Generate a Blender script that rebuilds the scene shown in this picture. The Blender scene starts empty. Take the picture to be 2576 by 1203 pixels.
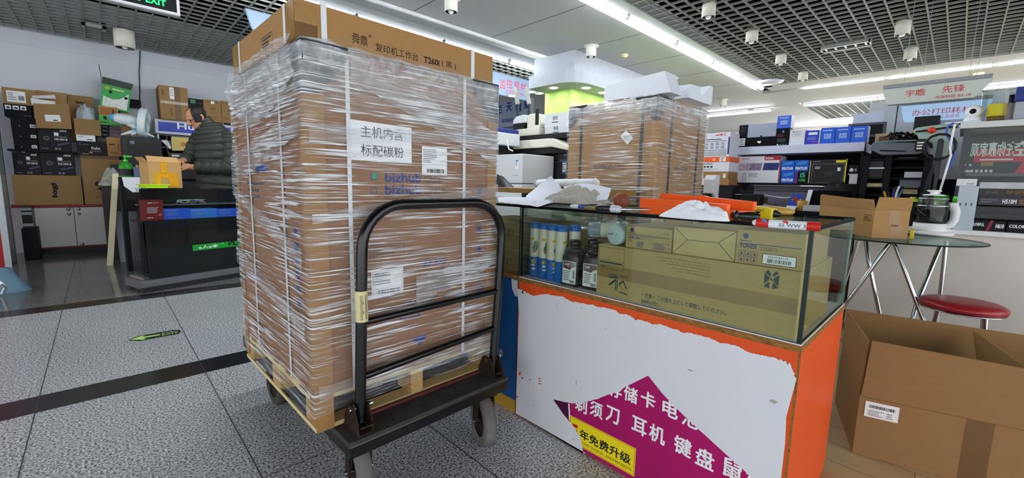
import bpy, bmesh, math, random
import numpy as np
from mathutils import Matrix, Vector
from mathutils.geometry import tessellate_polygon
PI = math.pi
C = bpy.context.scene.collection
random.seed(7)
# ------------------------------------------------------------------ camera
F, PITCH, ROLL, YAW, EYE = 1073.28573, .129792751, .0228155376, .803476877, 1.03
fw = Vector((math.cos(YAW), math.sin(YAW), 0)); rt = Vector((math.sin(YAW), -math.cos(YAW), 0)); up = Vector((0, 0, 1))
f2 = fw*math.cos(PITCH) - up*math.sin(PITCH); u2 = up*math.cos(PITCH) + fw*math.sin(PITCH)
r3 = rt*math.cos(ROLL) + u2*math.sin(ROLL); u3 = -rt*math.sin(ROLL) + u2*math.cos(ROLL)
cam = bpy.data.cameras.new('camera'); co = bpy.data.objects.new('camera', cam); C.objects.link(co)
cam.sensor_width = 36; cam.sensor_fit = 'HORIZONTAL'; cam.lens = F/2576*36; cam.clip_start = .02; cam.clip_end = 100
m = Matrix.Identity(4)
for i in range(3): m[i][0], m[i][1], m[i][2] = r3[i], u3[i], -f2[i]
m[2][3] = EYE
co.matrix_world = m
bpy.context.scene.camera = co
def at(x, y, X=None, Y=None, Z=None):
    "the point of the place seen at photo pixel x, y on the plane X=, Y= or Z="
    d = r3*((x-1288)/F) - u3*((y-601.5)/F) + f2
    t = X/d.x if X is not None else Y/d.y if Y is not None else (Z-EYE)/d.z
    return Vector((0, 0, EYE)) + d*t
# ------------------------------------------------------------------ world, exposure
sc = bpy.context.scene
sc.view_settings.view_transform = 'Standard'; sc.view_settings.look = 'None'
sc.view_settings.exposure = 0.75; sc.view_settings.gamma = 1; sc.view_settings.use_curve_mapping = False
w = bpy.data.worlds.new('ambient_fill'); sc.world = w; w.use_nodes = True
w.node_tree.nodes['Background'].inputs[0].default_value = (.93, .97, 1, 1)
w.node_tree.nodes['Background'].inputs[1].default_value = 1.7  # even ambient fill, added through the open side behind the camera
sc.cycles.max_bounces = 8; sc.cycles.transparent_max_bounces = 24; sc.cycles.diffuse_bounces = 4
sc.cycles.sample_clamp_indirect = 6; sc.cycles.caustics_reflective = False; sc.cycles.caustics_refractive = False
TUBE = 38.0
# ------------------------------------------------------------------ materials
def lin(h):
    h = h.lstrip('#'); c = [int(h[i:i+2], 16)/255 for i in (0, 2, 4)]
    return tuple(x/12.92 if x <= .04045 else ((x+.055)/1.055)**2.4 for x in c) + (1,)
MC = {}
def mat(h, rough=.55, metal=0.0, nz=.06, sc_=14, bump=0.0, spec=.28, stretch=(1, 1, 1), key='', alpha=1, trans=0):
    k = (h, rough, metal, nz, sc_, bump, spec, stretch, key)
    if k in MC: return MC[k]
    ma = bpy.data.materials.new((key or 'surface')+'_'+h.lstrip('#')); ma.use_nodes = True; MC[k] = ma
    nt = ma.node_tree; N = nt.nodes; L = nt.links; p = N['Principled BSDF']
    p.inputs['Roughness'].default_value = rough; p.inputs['Metallic'].default_value = metal
    p.inputs['Specular IOR Level'].default_value = spec
    c = lin(h)
    tc = N.new('ShaderNodeTexCoord'); mp = N.new('ShaderNodeMapping'); mp.inputs['Scale'].default_value = stretch
    no = N.new('ShaderNodeTexNoise'); no.inputs['Scale'].default_value = sc_; no.inputs['Detail'].default_value = 3
    L.new(tc.outputs['Object'], mp.inputs[0]); L.new(mp.outputs[0], no.inputs['Vector'])
    mx = N.new('ShaderNodeMix'); mx.data_type = 'RGBA'
    mx.inputs[6].default_value = tuple(x*(1-nz*2) for x in c[:3])+(1,); mx.inputs[7].default_value = tuple(min(1, x*(1+nz*2)) for x in c[:3])+(1,)
    L.new(no.outputs[0], mx.inputs[0]); L.new(mx.outputs[2], p.inputs['Base Color'])
    if bump:
        b = N.new('ShaderNodeBump'); b.inputs['Strength'].default_value = bump; b.inputs['Distance'].default_value = .01
        L.new(no.outputs[0], b.inputs['Height']); L.new(b.outputs[0], p.inputs['Normal'])
    return ma
def emit(h, s, key='lit', base=None):
    k = (h, s, 'emit')
    if k in MC: return MC[k]
    ma = bpy.data.materials.new(key+'_'+h.lstrip('#')); ma.use_nodes = True; MC[k] = ma
    p = ma.node_tree.nodes['Principled BSDF']; p.inputs['Base Color'].default_value = lin(base or h)
    p.inputs['Emission Color'].default_value = lin(h); p.inputs['Emission Strength'].default_value = s
    return ma
def glass(h, refl=.08, key='glass', rough=.02):
    k = (h, refl, key)
    if k in MC: return MC[k]
    ma = bpy.data.materials.new(key+'_'+h.lstrip('#')); ma.use_nodes = True; MC[k] = ma
    nt = ma.node_tree; N = nt.nodes; L = nt.links; N.remove(N['Principled BSDF'])
    t = N.new('ShaderNodeBsdfTransparent'); t.inputs[0].default_value = lin(h)
    g = N.new('ShaderNodeBsdfGlossy'); g.inputs['Roughness'].default_value = rough
    lw = N.new('ShaderNodeFresnel'); lw.inputs[0].default_value = 1.45
    mu = N.new('ShaderNodeMath'); mu.operation = 'MULTIPLY_ADD'; mu.inputs[1].default_value = .38; mu.inputs[2].default_value = refl*.1-.01; mu.use_clamp = True
    L.new(lw.outputs[0], mu.inputs[0])
    mx = N.new('ShaderNodeMixShader'); L.new(mu.outputs[0], mx.inputs[0]); L.new(t.outputs[0], mx.inputs[1]); L.new(g.outputs[0], mx.inputs[2])
    L.new(mx.outputs[0], N['Material Output'].inputs[0])
    return ma
def film_mat(dens=1.0, ang=(0, .18, -.25), base=.1, topz=None, key='film', tint='#e9eef2'):
    ma = bpy.data.materials.new('stretch_'+key); ma.use_nodes = True
    nt = ma.node_tree; N = nt.nodes; L = nt.links; p = N['Principled BSDF']
    p.inputs['Base Color'].default_value = lin(tint); p.inputs['Roughness'].default_value = .22; p.inputs['Specular IOR Level'].default_value = 1.7
    tc = N.new('ShaderNodeTexCoord'); total = None; hs = None
    for i, (a, thin, lo, hi, wgt) in enumerate([(ang[0], 185, .57, .64, .95), (ang[1], 135, .575, .645, .95), (ang[2], 160, .58, .655, .9)]):
        mp = N.new('ShaderNodeMapping'); mp.inputs['Rotation'].default_value = (a, a, 0); mp.inputs['Scale'].default_value = (2.9+1.1*i, 2.9+1.1*i, thin)
        mp.inputs['Location'].default_value = (i*3.1, i*1.7, 0)
        L.new(tc.outputs['Object'], mp.inputs[0])
        no = N.new('ShaderNodeTexNoise'); no.inputs['Scale'].default_value = 1; no.inputs['Detail'].default_value = 2.5; no.inputs['Distortion'].default_value = .12
        L.new(mp.outputs[0], no.inputs['Vector'])
        rp = N.new('ShaderNodeMapRange'); rp.inputs[1].default_value = lo; rp.inputs[2].default_value = hi; rp.inputs[4].default_value = wgt*dens
        L.new(no.outputs[0], rp.inputs[0])
        pa = N.new('ShaderNodeTexNoise'); pa.inputs['Scale'].default_value = 3.5+i; L.new(tc.outputs['Object'], pa.inputs['Vector'])
        pr = N.new('ShaderNodeMapRange'); pr.inputs[1].default_value = .38; pr.inputs[2].default_value = .62; L.new(pa.outputs[0], pr.inputs[0])
        ml = N.new('ShaderNodeMath'); ml.operation = 'MULTIPLY'; L.new(rp.outputs[0], ml.inputs[0]); L.new(pr.outputs[0], ml.inputs[1])
        if total is None: total = ml; hs = no
        else:
            ad = N.new('ShaderNodeMath'); ad.operation = 'ADD'; L.new(total.outputs[0], ad.inputs[0]); L.new(ml.outputs[0], ad.inputs[1]); total = ad
            ad2 = N.new('ShaderNodeMath'); ad2.operation = 'ADD'; L.new(hs.outputs[0], ad2.inputs[0]); L.new(no.outputs[0], ad2.inputs[1]); hs = ad2
    ad = N.new('ShaderNodeMath'); ad.operation = 'ADD'; ad.inputs[1].default_value = base; ad.use_clamp = True; L.new(total.outputs[0], ad.inputs[0]); total = ad
    if topz:
        sx = N.new('ShaderNodeSeparateXYZ'); L.new(tc.outputs['Object'], sx.inputs[0])
        mr = N.new('ShaderNodeMapRange'); mr.inputs[1].default_value = topz[0]; mr.inputs[2].default_value = topz[1]; mr.inputs[4].default_value = topz[2]
        L.new(sx.outputs[2], mr.inputs[0])
        cr = N.new('ShaderNodeTexNoise'); cr.inputs['Scale'].default_value = 26; cr.inputs['Detail'].default_value = 4; cr.inputs['Distortion'].default_value = 1.2; L.new(tc.outputs['Object'], cr.inputs['Vector'])
        mm = N.new('ShaderNodeMath'); mm.operation = 'MULTIPLY'; L.new(mr.outputs[0], mm.inputs[0]); L.new(cr.outputs[0], mm.inputs[1])
        ad = N.new('ShaderNodeMath'); ad.operation = 'ADD'; ad.use_clamp = True; L.new(total.outputs[0], ad.inputs[0]); L.new(mm.outputs[0], ad.inputs[1]); total = ad
    b = N.new('ShaderNodeBump'); b.inputs['Strength'].default_value = .6; b.inputs['Distance'].default_value = .008
    L.new(hs.outputs[0], b.inputs['Height']); L.new(b.outputs[0], p.inputs['Normal'])
    t = N.new('ShaderNodeBsdfTransparent'); t.inputs[0].default_value = (.97, .98, .99, 1)
    mx = N.new('ShaderNodeMixShader'); L.new(total.outputs[0], mx.inputs[0]); L.new(t.outputs[0], mx.inputs[1]); L.new(p.outputs[0], mx.inputs[2])
    L.new(mx.outputs[0], N['Material Output'].inputs[0])
    return ma
# ------------------------------------------------------------------ mesh builder
def MF(x, y, z): return Matrix(((1, 0, 0, x), (0, 0, -1, y), (0, 1, 0, z), (0, 0, 0, 1)))        # u->x v->z, faces -y
def ML(x, y, z): return Matrix(((0, 0, -1, x), (-1, 0, 0, y), (0, 1, 0, z), (0, 0, 0, 1)))       # u->-y v->z, faces -x
def MR(x, y, z): return Matrix(((0, 0, 1, x), (1, 0, 0, y), (0, 1, 0, z), (0, 0, 0, 1)))         # u->y v->z, faces +x
def MT(x, y, z): return Matrix.Translation((x, y, z))                                            # u->x v->y, faces up
TXT = {}
def text_geo(s, bold):
    k = (s, bold)
    if k not in TXT:
        cu = bpy.data.curves.new('t', 'FONT'); cu.body = s; cu.size = 1; cu.offset = bold; cu.resolution_u = 2; cu.fill_mode = 'FRONT'
        ob = bpy.data.objects.new('t', cu); C.objects.link(ob)
        me = ob.to_mesh(); v = [tuple(q.co) for q in me.vertices]; f = [tuple(q.vertices) for q in me.polygons]
        ob.to_mesh_clear(); C.objects.unlink(ob); bpy.data.objects.remove(ob); bpy.data.curves.remove(cu)
        TXT[k] = (v, f)
    return TXT[k]
class B:
    def __init__(s): s.v = []; s.f = []; s.mi = []; s.sm = []; s.ms = []
    def idx(s, ma):
        if ma not in s.ms: s.ms.append(ma)
        return s.ms.index(ma)
    def add(s, vs, fs, ma, smooth=False, M=None):
        o = len(s.v); i = s.idx(ma)
        s.v += [tuple(M @ Vector(q)) if M is not None else tuple(q) for q in vs]
        for q in fs: s.f.append(tuple(o+k for k in q)); s.mi.append(i); s.sm.append(smooth)
        return s
    def box(s, x0, x1, y0, y1, z0, z1, ma, M=None, mats=None, skip=''):
        vs = [(x0, y0, z0), (x1, y0, z0), (x1, y1, z0), (x0, y1, z0), (x0, y0, z1), (x1, y0, z1), (x1, y1, z1), (x0, y1, z1)]
        fs = dict(b=(0, 3, 2, 1), t=(4, 5, 6, 7), f=(0, 1, 5, 4), k=(2, 3, 7, 6), r=(1, 2, 6, 5), l=(3, 0, 4, 7))
        for k, q in fs.items():
            if k in skip: continue
            s.add([vs[j] for j in q], [(0, 1, 2, 3)], (mats or {}).get(k, ma), M=M)
        return s
    def cube(s, x0, x1, y0, y1, z0, z1, ma, M=None):        # shared corners (can be bevelled)
        vs = [(x0, y0, z0), (x1, y0, z0), (x1, y1, z0), (x0, y1, z0), (x0, y0, z1), (x1, y0, z1), (x1, y1, z1), (x0, y1, z1)]
        return s.add(vs, [(0, 3, 2, 1), (4, 5, 6, 7), (0, 1, 5, 4), (2, 3, 7, 6), (1, 2, 6, 5), (3, 0, 4, 7)], ma, M=M)
    def quad(s, M, u0, u1, v0, v1, ma): return s.add([(u0, v0, 0), (u1, v0, 0), (u1, v1, 0), (u0, v1, 0)], [(0, 1, 2, 3)], ma, M=M)
    def poly(s, M, pts, ma):
        n = len(pts); V3 = [Vector((p[0], p[1], 0)) for p in pts]
        if n < 5: return s.add(V3, [tuple(range(n))], ma, M=M)
        ar = sum(pts[i][0]*pts[(i+1) % n][1]-pts[(i+1) % n][0]*pts[i][1] for i in range(n)); fs = []
        for q in tessellate_polygon([V3]):
            a, b, c = (pts[i] for i in q); k = (b[0]-a[0])*(c[1]-a[1])-(b[1]-a[1])*(c[0]-a[0])
            fs.append(tuple(q) if (k > 0) == (ar > 0) else tuple(q)[::-1])
        return s.add(V3, fs, ma, M=M)
    def prism(s, M, pts, d, ma):                             # outline in u,v pushed d along +w
        n = len(pts); vs = [(p[0], p[1], 0) for p in pts]+[(p[0], p[1], d) for p in pts]
        fs = [tuple(range(n))[::-1], tuple(range(n, 2*n))]+[(i, (i+1) % n, n+(i+1) % n, n+i) for i in range(n)]
        if d < 0: fs = [q[::-1] for q in fs]
        return s.add(vs, fs, ma, M=M)
    def text(s, M, t, u, v, h, ma, w=None, al='l', bold=0.0):
        vs, fs = text_geo(t, bold)
        if not vs: return s
        a = np.array(vs); mn = a.min(0); mx = a.max(0); k = h/max(1e-6, mx[1]-mn[1]); kx = k if w is None else w/max(1e-6, mx[0]-mn[0])
        W = (mx[0]-mn[0])*kx; du = u-(W/2 if al == 'c' else W if al == 'r' else 0)
        s.add([((p[0]-mn[0])*kx+du, (p[1]-mn[1])*k+v, 0) for p in vs], fs, ma, M=M); return s
    def lines(s, M, u0, u1, v0, v1, n, ma, fill=.45, seed=1, rag=.4):
        r = random.Random(seed); st = (v1-v0)/n
        for i in range(n):
            a = v1-(i+.5)*st
            s.quad(M, u0, u0+(u1-u0)*(1-rag*r.random()), a-st*fill/2, a+st*fill/2, ma)
        return s
    def bars(s, M, u0, u1, v0, v1, ma, seed=1, n=26):
        r = random.Random(seed); x = u0; st = (u1-u0)/n
        while x < u1-st*.3:
            wd = st*r.choice((.3, .5, .9)); s.quad(M, x, min(u1, x+wd), v0, v1, ma); x += wd+st*r.choice((.3, .5, .7))
        return s
    def frame(s, M, u0, u1, v0, v1, t, ma):
        for q in ((u0, u1, v0, v0+t), (u0, u1, v1-t, v1), (u0, u0+t, v0+t, v1-t), (u1-t, u1, v0+t, v1-t)): s.quad(M, *q, ma)
        return s
    def disc(s, M, u, v, r, ma, n=20, r2=None): return s.poly(M, [(u+r*math.cos(2*PI*i/n), v+(r2 or r)*math.sin(2*PI*i/n)) for i in range(n)], ma)
    def tube(s, pts, r, ma, n=10, closed=False, caps=True, M=None):
        P = [Vector(p) for p in pts]; k = len(P); rs = r if isinstance(r, (list, tuple)) else [r]*k
        T = []
        for i in range(k):
            a = P[i-1] if (i or closed) else P[0]; b = P[(i+1) % k] if (i < k-1 or closed) else P[-1]
            T.append((b-a).normalized())
        ref = Vector((0, 0, 1)) if abs(T[0].z) < .9 else Vector((1, 0, 0))
        nrm = (ref-T[0]*ref.dot(T[0])).normalized(); vs = []
        for i in range(k):
            nrm = (nrm-T[i]*nrm.dot(T[i])).normalized(); bi = T[i].cross(nrm)
            for j in range(n):
                a = 2*PI*j/n; vs.append(P[i]+(nrm*math.cos(a)+bi*math.sin(a))*rs[i])
        fs = []
        for i in range(k if closed else k-1):
            for j in range(n):
                a = i*n+j; b = i*n+(j+1) % n; c = ((i+1) % k)*n+(j+1) % n; d = ((i+1) % k)*n+j
                fs.append((a, b, c, d))
        s.add(vs, fs, ma, True, M=M)
        if caps and not closed:
            s.add(vs[:n], [tuple(range(n))[::-1]], ma, M=M); s.add(vs[-n:], [tuple(range(n))], ma, M=M)
        return s
    def lathe(s, prof, ma, n=24, M=None, smooth=True, a0=0, a1=2*PI):
        k = len(prof); full = abs(a1-a0-2*PI) < 1e-6; nn = n if full else n+1; vs = []
        for j in range(nn):
            a = a0+(a1-a0)*j/n
            for r, z in prof: vs.append((r*math.cos(a), r*math.sin(a), z))
        fs = []
        for j in range(n):
            for i in range(k-1):
                a = j*k+i; b = ((j+1) % nn)*k+i; fs.append((a, b, b+1, a+1))
        return s.add(vs, fs, ma, smooth, M=M)
    def grid(s, fn, nu, nv, ma, smooth=True, M=None):
        vs = [fn(i/nu, j/nv) for j in range(nv+1) for i in range(nu+1)]
        fs = [(j*(nu+1)+i, j*(nu+1)+i+1, (j+1)*(nu+1)+i+1, (j+1)*(nu+1)+i) for j in range(nv) for i in range(nu)]
        return s.add(vs, fs, ma, smooth, M=M)
    def build(s, name, parent=None, loc=(0, 0, 0), rz=0, bevel=0, seg=2, weld=False, sub=0, local=False, solid=0):
        me = bpy.data.meshes.new(name)
        W = wm(parent) if parent is not None else Matrix.Translation(loc) @ Matrix.Rotation(rz, 4, 'Z')
        vs = s.v
        if not local:
            I = W.inverted(); vs = [tuple(I @ Vector(q)) for q in s.v]
        me.from_pydata(vs, [], s.f)
        for ma in s.ms: me.materials.append(ma)
        me.polygons.foreach_set('material_index', s.mi); me.polygons.foreach_set('use_smooth', s.sm); me.update()
        o = bpy.data.objects.new(name, me); C.objects.link(o)
        if parent is not None: o.parent = parent
        else: o.location = loc; o.rotation_euler = (0, 0, rz)
        if weld:
            bm = bmesh.new(); bm.from_mesh(me); bmesh.ops.remove_doubles(bm, verts=bm.verts, dist=1e-5); bmesh.ops.recalc_face_normals(bm, faces=bm.faces); bm.to_mesh(me); bm.free()
        if solid:
            md = o.modifiers.new('thick', 'SOLIDIFY'); md.thickness = solid; md.offset = 0
        if bevel:
            md = o.modifiers.new('bevel', 'BEVEL'); md.width = bevel; md.segments = seg; md.limit_method = 'ANGLE'; md.angle_limit = math.radians(40)
        if sub:
            md = o.modifiers.new('sub', 'SUBSURF'); md.levels = sub; md.render_levels = sub
        return o
WM = {}
def wm(o):
    M = Matrix.Identity(4)
    while o is not None:
        M = Matrix.Translation(o.location) @ o.rotation_euler.to_matrix().to_4x4() @ M; o = o.parent
    return M
def tag(o, label, cat, group=None, kind=None):
    o['label'] = label; o['category'] = cat
    if group: o['group'] = group
    if kind: o['kind'] = kind
    return o
def thing(name, label, cat, loc, rz=0, group=None, rot=None):
    o = bpy.data.objects.new(name, None); C.objects.link(o); o.location = loc; o.rotation_euler = rot or (0, 0, rz); o.empty_display_size = .05
    return tag(o, label, cat, group)
def struct(b, name, **k):
    o = b.build(name, **k); o['kind'] = 'structure'; o['label'] = name.replace('_', ' '); return o
def fitY(px0, px1, pyt, pyb, Y):
    a = at(px0, (pyt+pyb)/2, Y=Y).x; b = at(px1, (pyt+pyb)/2, Y=Y).x
    return a, b, at((px0+px1)/2, pyb, Y=Y).z, at((px0+px1)/2, pyt, Y=Y).z
def fitX(px0, px1, pyt, pyb, X):
    a = at(px0, (pyt+pyb)/2, X=X).y; b = at(px1, (pyt+pyb)/2, X=X).y
    return a, b, at((px0+px1)/2, pyb, X=X).z, at((px0+px1)/2, pyt, X=X).z
def rr(x0, x1, y0, y1, r, n=5):
    "rounded rectangle outline"
    o = []
    for cx, cy, a in ((x1-r, y0+r, -PI/2), (x1-r, y1-r, 0), (x0+r, y1-r, PI/2), (x0+r, y0+r, PI)):
        for i in range(n+1): o.append((cx+r*math.cos(a+PI/2*i/n), cy+r*math.sin(a+PI/2*i/n)))
    return o
WHITE = mat('#e8eaec', .5, nz=.02, key='white'); BLACK = mat('#141517', .5, nz=.1, key='black'); INK = mat('#1b1c20', .7, nz=.03, key='ink')
CARD = mat('#a07848', .8, nz=.05, sc_=30, stretch=(1, 1, 6), spec=.2, key='cardboard'); CARDD = mat('#7d5d3c', .8, nz=.06, sc_=30, stretch=(1, 1, 6), spec=.2, key='cardboard')
CARDL = mat('#b48a58', .8, nz=.05, sc_=30, stretch=(1, 1, 6), spec=.2, key='cardboard'); PAPER = mat('#eef0f2', .7, nz=.02, key='paper')
TAPE = mat('#9a6f2e', .25, nz=.08, sc_=20, spec=.6, key='brown_tape'); BLUEINK = mat('#2c4a86', .7, nz=.06, key='blue_ink'); GREYINK = mat('#73777c', .7, nz=.05, key='grey_ink')
CHROME = mat('#c9ccd0', .18, 1, nz=.02, key='chrome'); STEEL = mat('#8d9196', .35, 1, nz=.05, key='steel'); RUST = mat('#33261f', .7, .4, nz=.4, sc_=40, bump=.4, key='rust')
# ------------------------------------------------------------------ floor
def granite(key, dark, midc, light, rough):
    ma = bpy.data.materials.new(key); ma.use_nodes = True; nt = ma.node_tree; N = nt.nodes; L = nt.links; p = N['Principled BSDF']
    tc = N.new('ShaderNodeTexCoord')
    no = N.new('ShaderNodeTexNoise'); no.inputs['Scale'].default_value = 125; no.inputs['Detail'].default_value = 2.0; no.inputs['Roughness'].default_value = .6
    L.new(tc.outputs['Object'], no.inputs['Vector'])
    cr = N.new('ShaderNodeValToRGB'); e = cr.color_ramp.elements
    e[0].position = .36; e[0].color = lin(dark); e[1].position = .66; e[1].color = lin(light)
    q = e.new(.46); q.color = lin(midc); q = e.new(.56); q.color = tuple(a*.5+b*.5 for a, b in zip(lin(midc), lin(light)))
    L.new(no.outputs[0], cr.inputs[0])
    n2 = N.new('ShaderNodeTexNoise'); n2.inputs['Scale'].default_value = 1.6; n2.inputs['Detail'].default_value = 5; L.new(tc.outputs['Object'], n2.inputs['Vector'])
    mr = N.new('ShaderNodeMapRange'); mr.inputs[3].default_value = .86; mr.inputs[4].default_value = 1.12; L.new(n2.outputs[0], mr.inputs[0])
    mx = N.new('ShaderNodeMix'); mx.data_type = 'RGBA'; mx.blend_type = 'MULTIPLY'; mx.inputs[0].default_value = 1
    L.new(cr.outputs[0], mx.inputs[6]); L.new(mr.outputs[0], mx.inputs[7]); L.new(mx.outputs[2], p.inputs['Base Color'])
    rr_ = N.new('ShaderNodeMapRange'); rr_.inputs[3].default_value = rough*.8; rr_.inputs[4].default_value = rough*1.3; L.new(n2.outputs[0], rr_.inputs[0]); L.new(rr_.outputs[0], p.inputs['Roughness'])
    p.inputs['Specular IOR Level'].default_value = .55
    return ma
def planks():
    ma = bpy.data.materials.new('pale_wood_planks'); ma.use_nodes = True; nt = ma.node_tree; N = nt.nodes; L = nt.links; p = N['Principled BSDF']
    tc = N.new('ShaderNodeTexCoord'); mp = N.new('ShaderNodeMapping'); mp.inputs['Rotation'].default_value = (0, 0, PI/2); L.new(tc.outputs['Object'], mp.inputs[0])
    br = N.new('ShaderNodeTexBrick'); br.inputs['Scale'].default_value = 1; br.inputs['Brick Width'].default_value = 1.2; br.inputs['Row Height'].default_value = .15
    br.inputs['Mortar Size'].default_value = .002; br.inputs['Color1'].default_value = lin('#b39c78'); br.inputs['Color2'].default_value = lin('#c6b18c'); br.inputs['Mortar'].default_value = lin('#7d684a')
    L.new(mp.outputs[0], br.inputs['Vector'])
    mp2 = N.new('ShaderNodeMapping'); mp2.inputs['Scale'].default_value = (60, 4, 1); L.new(tc.outputs['Object'], mp2.inputs[0])
    no = N.new('ShaderNodeTexNoise'); no.inputs['Scale'].default_value = 1; no.inputs['Detail'].default_value = 4; L.new(mp2.outputs[0], no.inputs['Vector'])
    mr = N.new('ShaderNodeMapRange'); mr.inputs[3].default_value = .75; mr.inputs[4].default_value = 1.2; L.new(no.outputs[0], mr.inputs[0])
    mx = N.new('ShaderNodeMix'); mx.data_type = 'RGBA'; mx.blend_type = 'MULTIPLY'; mx.inputs[0].default_value = 1
    L.new(br.outputs[0], mx.inputs[6]); L.new(mr.outputs[0], mx.inputs[7]); L.new(mx.outputs[2], p.inputs['Base Color']); p.inputs['Roughness'].default_value = .35
    return ma
GRA = granite('speckled_grey_granite', '#3d3f43', '#97999c', '#e2e4e6', .22); GRD = granite('darker_granite', '#2a2c2d', '#5c5e5e', '#8d8f8e', .12)  # floor beyond the far strip: darker granite colours, lower roughness
BST = mat('#121316', .22, nz=.2, sc_=60, spec=.5, key='black_stone'); JOI = mat('#3c3d3f', .7, key='tile_joint')
b = B()
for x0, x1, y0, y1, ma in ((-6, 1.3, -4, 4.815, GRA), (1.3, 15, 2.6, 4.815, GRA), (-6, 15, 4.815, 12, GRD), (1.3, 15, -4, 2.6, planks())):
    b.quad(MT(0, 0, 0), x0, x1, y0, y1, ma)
for y0, y1 in ((2.655, 2.857), (4.612, 4.815)): b.quad(MT(0, 0, .0005), -6, 1.3 if y1 < 3 else 15, y0, y1, BST)
for k in range(-8, 3): b.quad(MT(0, 0, .0009), .332+k*.605-.0018, .332+k*.605+.0018, -4, 12, JOI)
for y in (-2.2, -1.0, .35, 1.56, 5.42, 6.02): b.quad(MT(0, 0, .0008), -6, 1.3, y-.0015, y+.0015, JOI)
struct(b, 'floor')
# arrow sticker on the floor
GRN = mat('#b9e07a', .5, key='pale_green'); DGR = mat('#1d2b22', .5, key='dark_green')
a0 = at(322, 857, Z=0); a1 = at(453, 831, Z=0); b = B(); L_ = a1.x-a0.x
b.poly(MT(a0.x, a0.y, .0015), [(0, 0), (.05, -.055), (L_-.02, -.055), (L_, -.02), (L_, .02), (L_-.02, .055), (.05, .055)], DGR)
b.poly(MT(a0.x, a0.y, .0022), [(.01, 0), (.07, -.046), (.085, -.034), (.07, -.014), (.155, -.010), (.155, .010), (.07, .014), (.085, .034), (.07, .046)], GRN)
b.text(MT(a0.x, a0.y, .0022), '安全出口', .165, .004, .028, GRN, w=L_-.18); b.text(MT(a0.x, a0.y, .0022), 'EXIT', .165, -.034, .028, GRN, w=L_-.18)
tag(b.build('floor_arrow_sticker', loc=(a0.x, a0.y, 0)), 'green and black emergency exit arrow sticker on the grey floor tile', 'floor sticker')
# ------------------------------------------------------------------ ceiling
ZC = 2.77
CEIL = mat('#bfc3c5', .8, nz=.02, sc_=3, key='ceiling_paint'); DARKV = mat('#050505', .95, spec=0, key='ceiling_void'); GRID = mat('#8f948f', .5, nz=.03, key='grid_bars')
def cut(b, x0, x1, y0, y1, z=ZC, t=.1, ma=CEIL): b.box(x0, x1, y0, y1, z, z+t, ma)
b = B(); b.box(-6, 15, -4, 12, 3.3, 3.4, DARKV); struct(b, 'ceiling_slab')
b = B(); cut(b, -6, 8.95, 2.70, 4.10); cut(b, 8.95, 10.3, -4, 12); cut(b, 10.3, 15, 2.45, 12); cut(b, 5.45, 8.95, 4.10, 12)
cut(b, -6, 8.95, 2.52, 2.70, 2.83); cut(b, -6, 8.45, 2.40, 2.52, 2.77, .16); cut(b, 8.33, 8.80, -4, 2.52, 2.77, .16); cut(b, 8.8, 8.95, -4, 2.7, 2.83)
cut(b, -6, 5.45, 4.10, 4.70, 2.90); b.box(-6, 5.45, 4.10, 4.12, 2.77, 2.9, CEIL); b.box(-6, 5.45, 4.70, 4.76, 2.78, 3.0, CEIL)
cut(b, 10.3, 10.85, -4, 2.45, 2.90); b.box(10.85, 10.9, -4, 2.45, 2.77, 3.0, CEIL)
b.box(13.0, 15, -4, 2.45, 2.77, 2.87, CEIL)
for k in range(12):                                            # board joints of the flat band
    x = 3.545+(k-7)*1.075; b.quad(MF(0, 0, 0) @ Matrix.Rotation(0, 4, 'X'), 0, 0, 0, 0, JOI)
    b.box(x-.004, x+.004, 2.71, 4.09, ZC-.001, ZC+.001, JOI)
struct(b, 'ceiling')
def lattice(name, x0, x1, y0, y1, px, py, ox=0, oy=0, h=.02, t=.012):
    b = B(); x = math.ceil((x0-ox)/px)*px+ox
    while x < x1: b.box(x-t/2, x+t/2, y0, y1, ZC, ZC+h, GRID); x += px
    y = math.ceil((y0-oy)/py)*py+oy
    while y < y1: b.box(x0, x1, y-t/2, y+t/2, ZC+.001, ZC+h-.001, GRID); y += py
    struct(b, name)
lattice('ceiling_grid_right', .5, 8.33, -3.4, 2.40, .1325, .1325, oy=.008)
lattice('ceiling_grid_left', -3.2, 5.45, 4.76, 8.2, .139, .139, ox=.004)
lattice('ceiling_grid_far', 10.9, 13.0, -3.4, 2.45, .139, .139)
# ------------------------------------------------------------------ walls
WALL = mat('#c9ced6', .85, nz=.03, sc_=2, key='wall_paint'); WALLW = mat('#ece3dc', .85, nz=.02, key='wall_paint')
b = B(); b.box(-6, 5.5, 8.25, 8.35, 0, 3.3, WALL); b.box(-6, 5.5, 8.238, 8.25, 2.60, 2.77, WALL); struct(b, 'wall_back')
b = B(); b.box(5.5, 15, 11.9, 12, 0, 3.3, WALLW); struct(b, 'wall_back_far')
b = B(); b.box(14.5, 14.6, -4, 12, 0, .9, WALLW); b.box(14.5, 14.6, -4, 12, 2.35, 3.3, WALLW)
for y0, y1 in ((-4, 1.9), (2.5, 2.62), (3.2, 12)): b.box(14.5, 14.6, y0, y1, .9, 2.35, WALLW)
struct(b, 'wall_right_far')
for k, (y0, y1) in enumerate(((1.9, 2.5), (2.62, 3.2))):
    b = B(); b.frame(ML(14.49, 0, 0), -y1, -y0, .9, 2.35, .03, WHITE); b.quad(ML(14.55, 0, 0), -y1, -y0, .9, 2.35, emit('#ffffff', 8, 'daylit_pane')); struct(b, 'window_%d' % (k+1))
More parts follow.
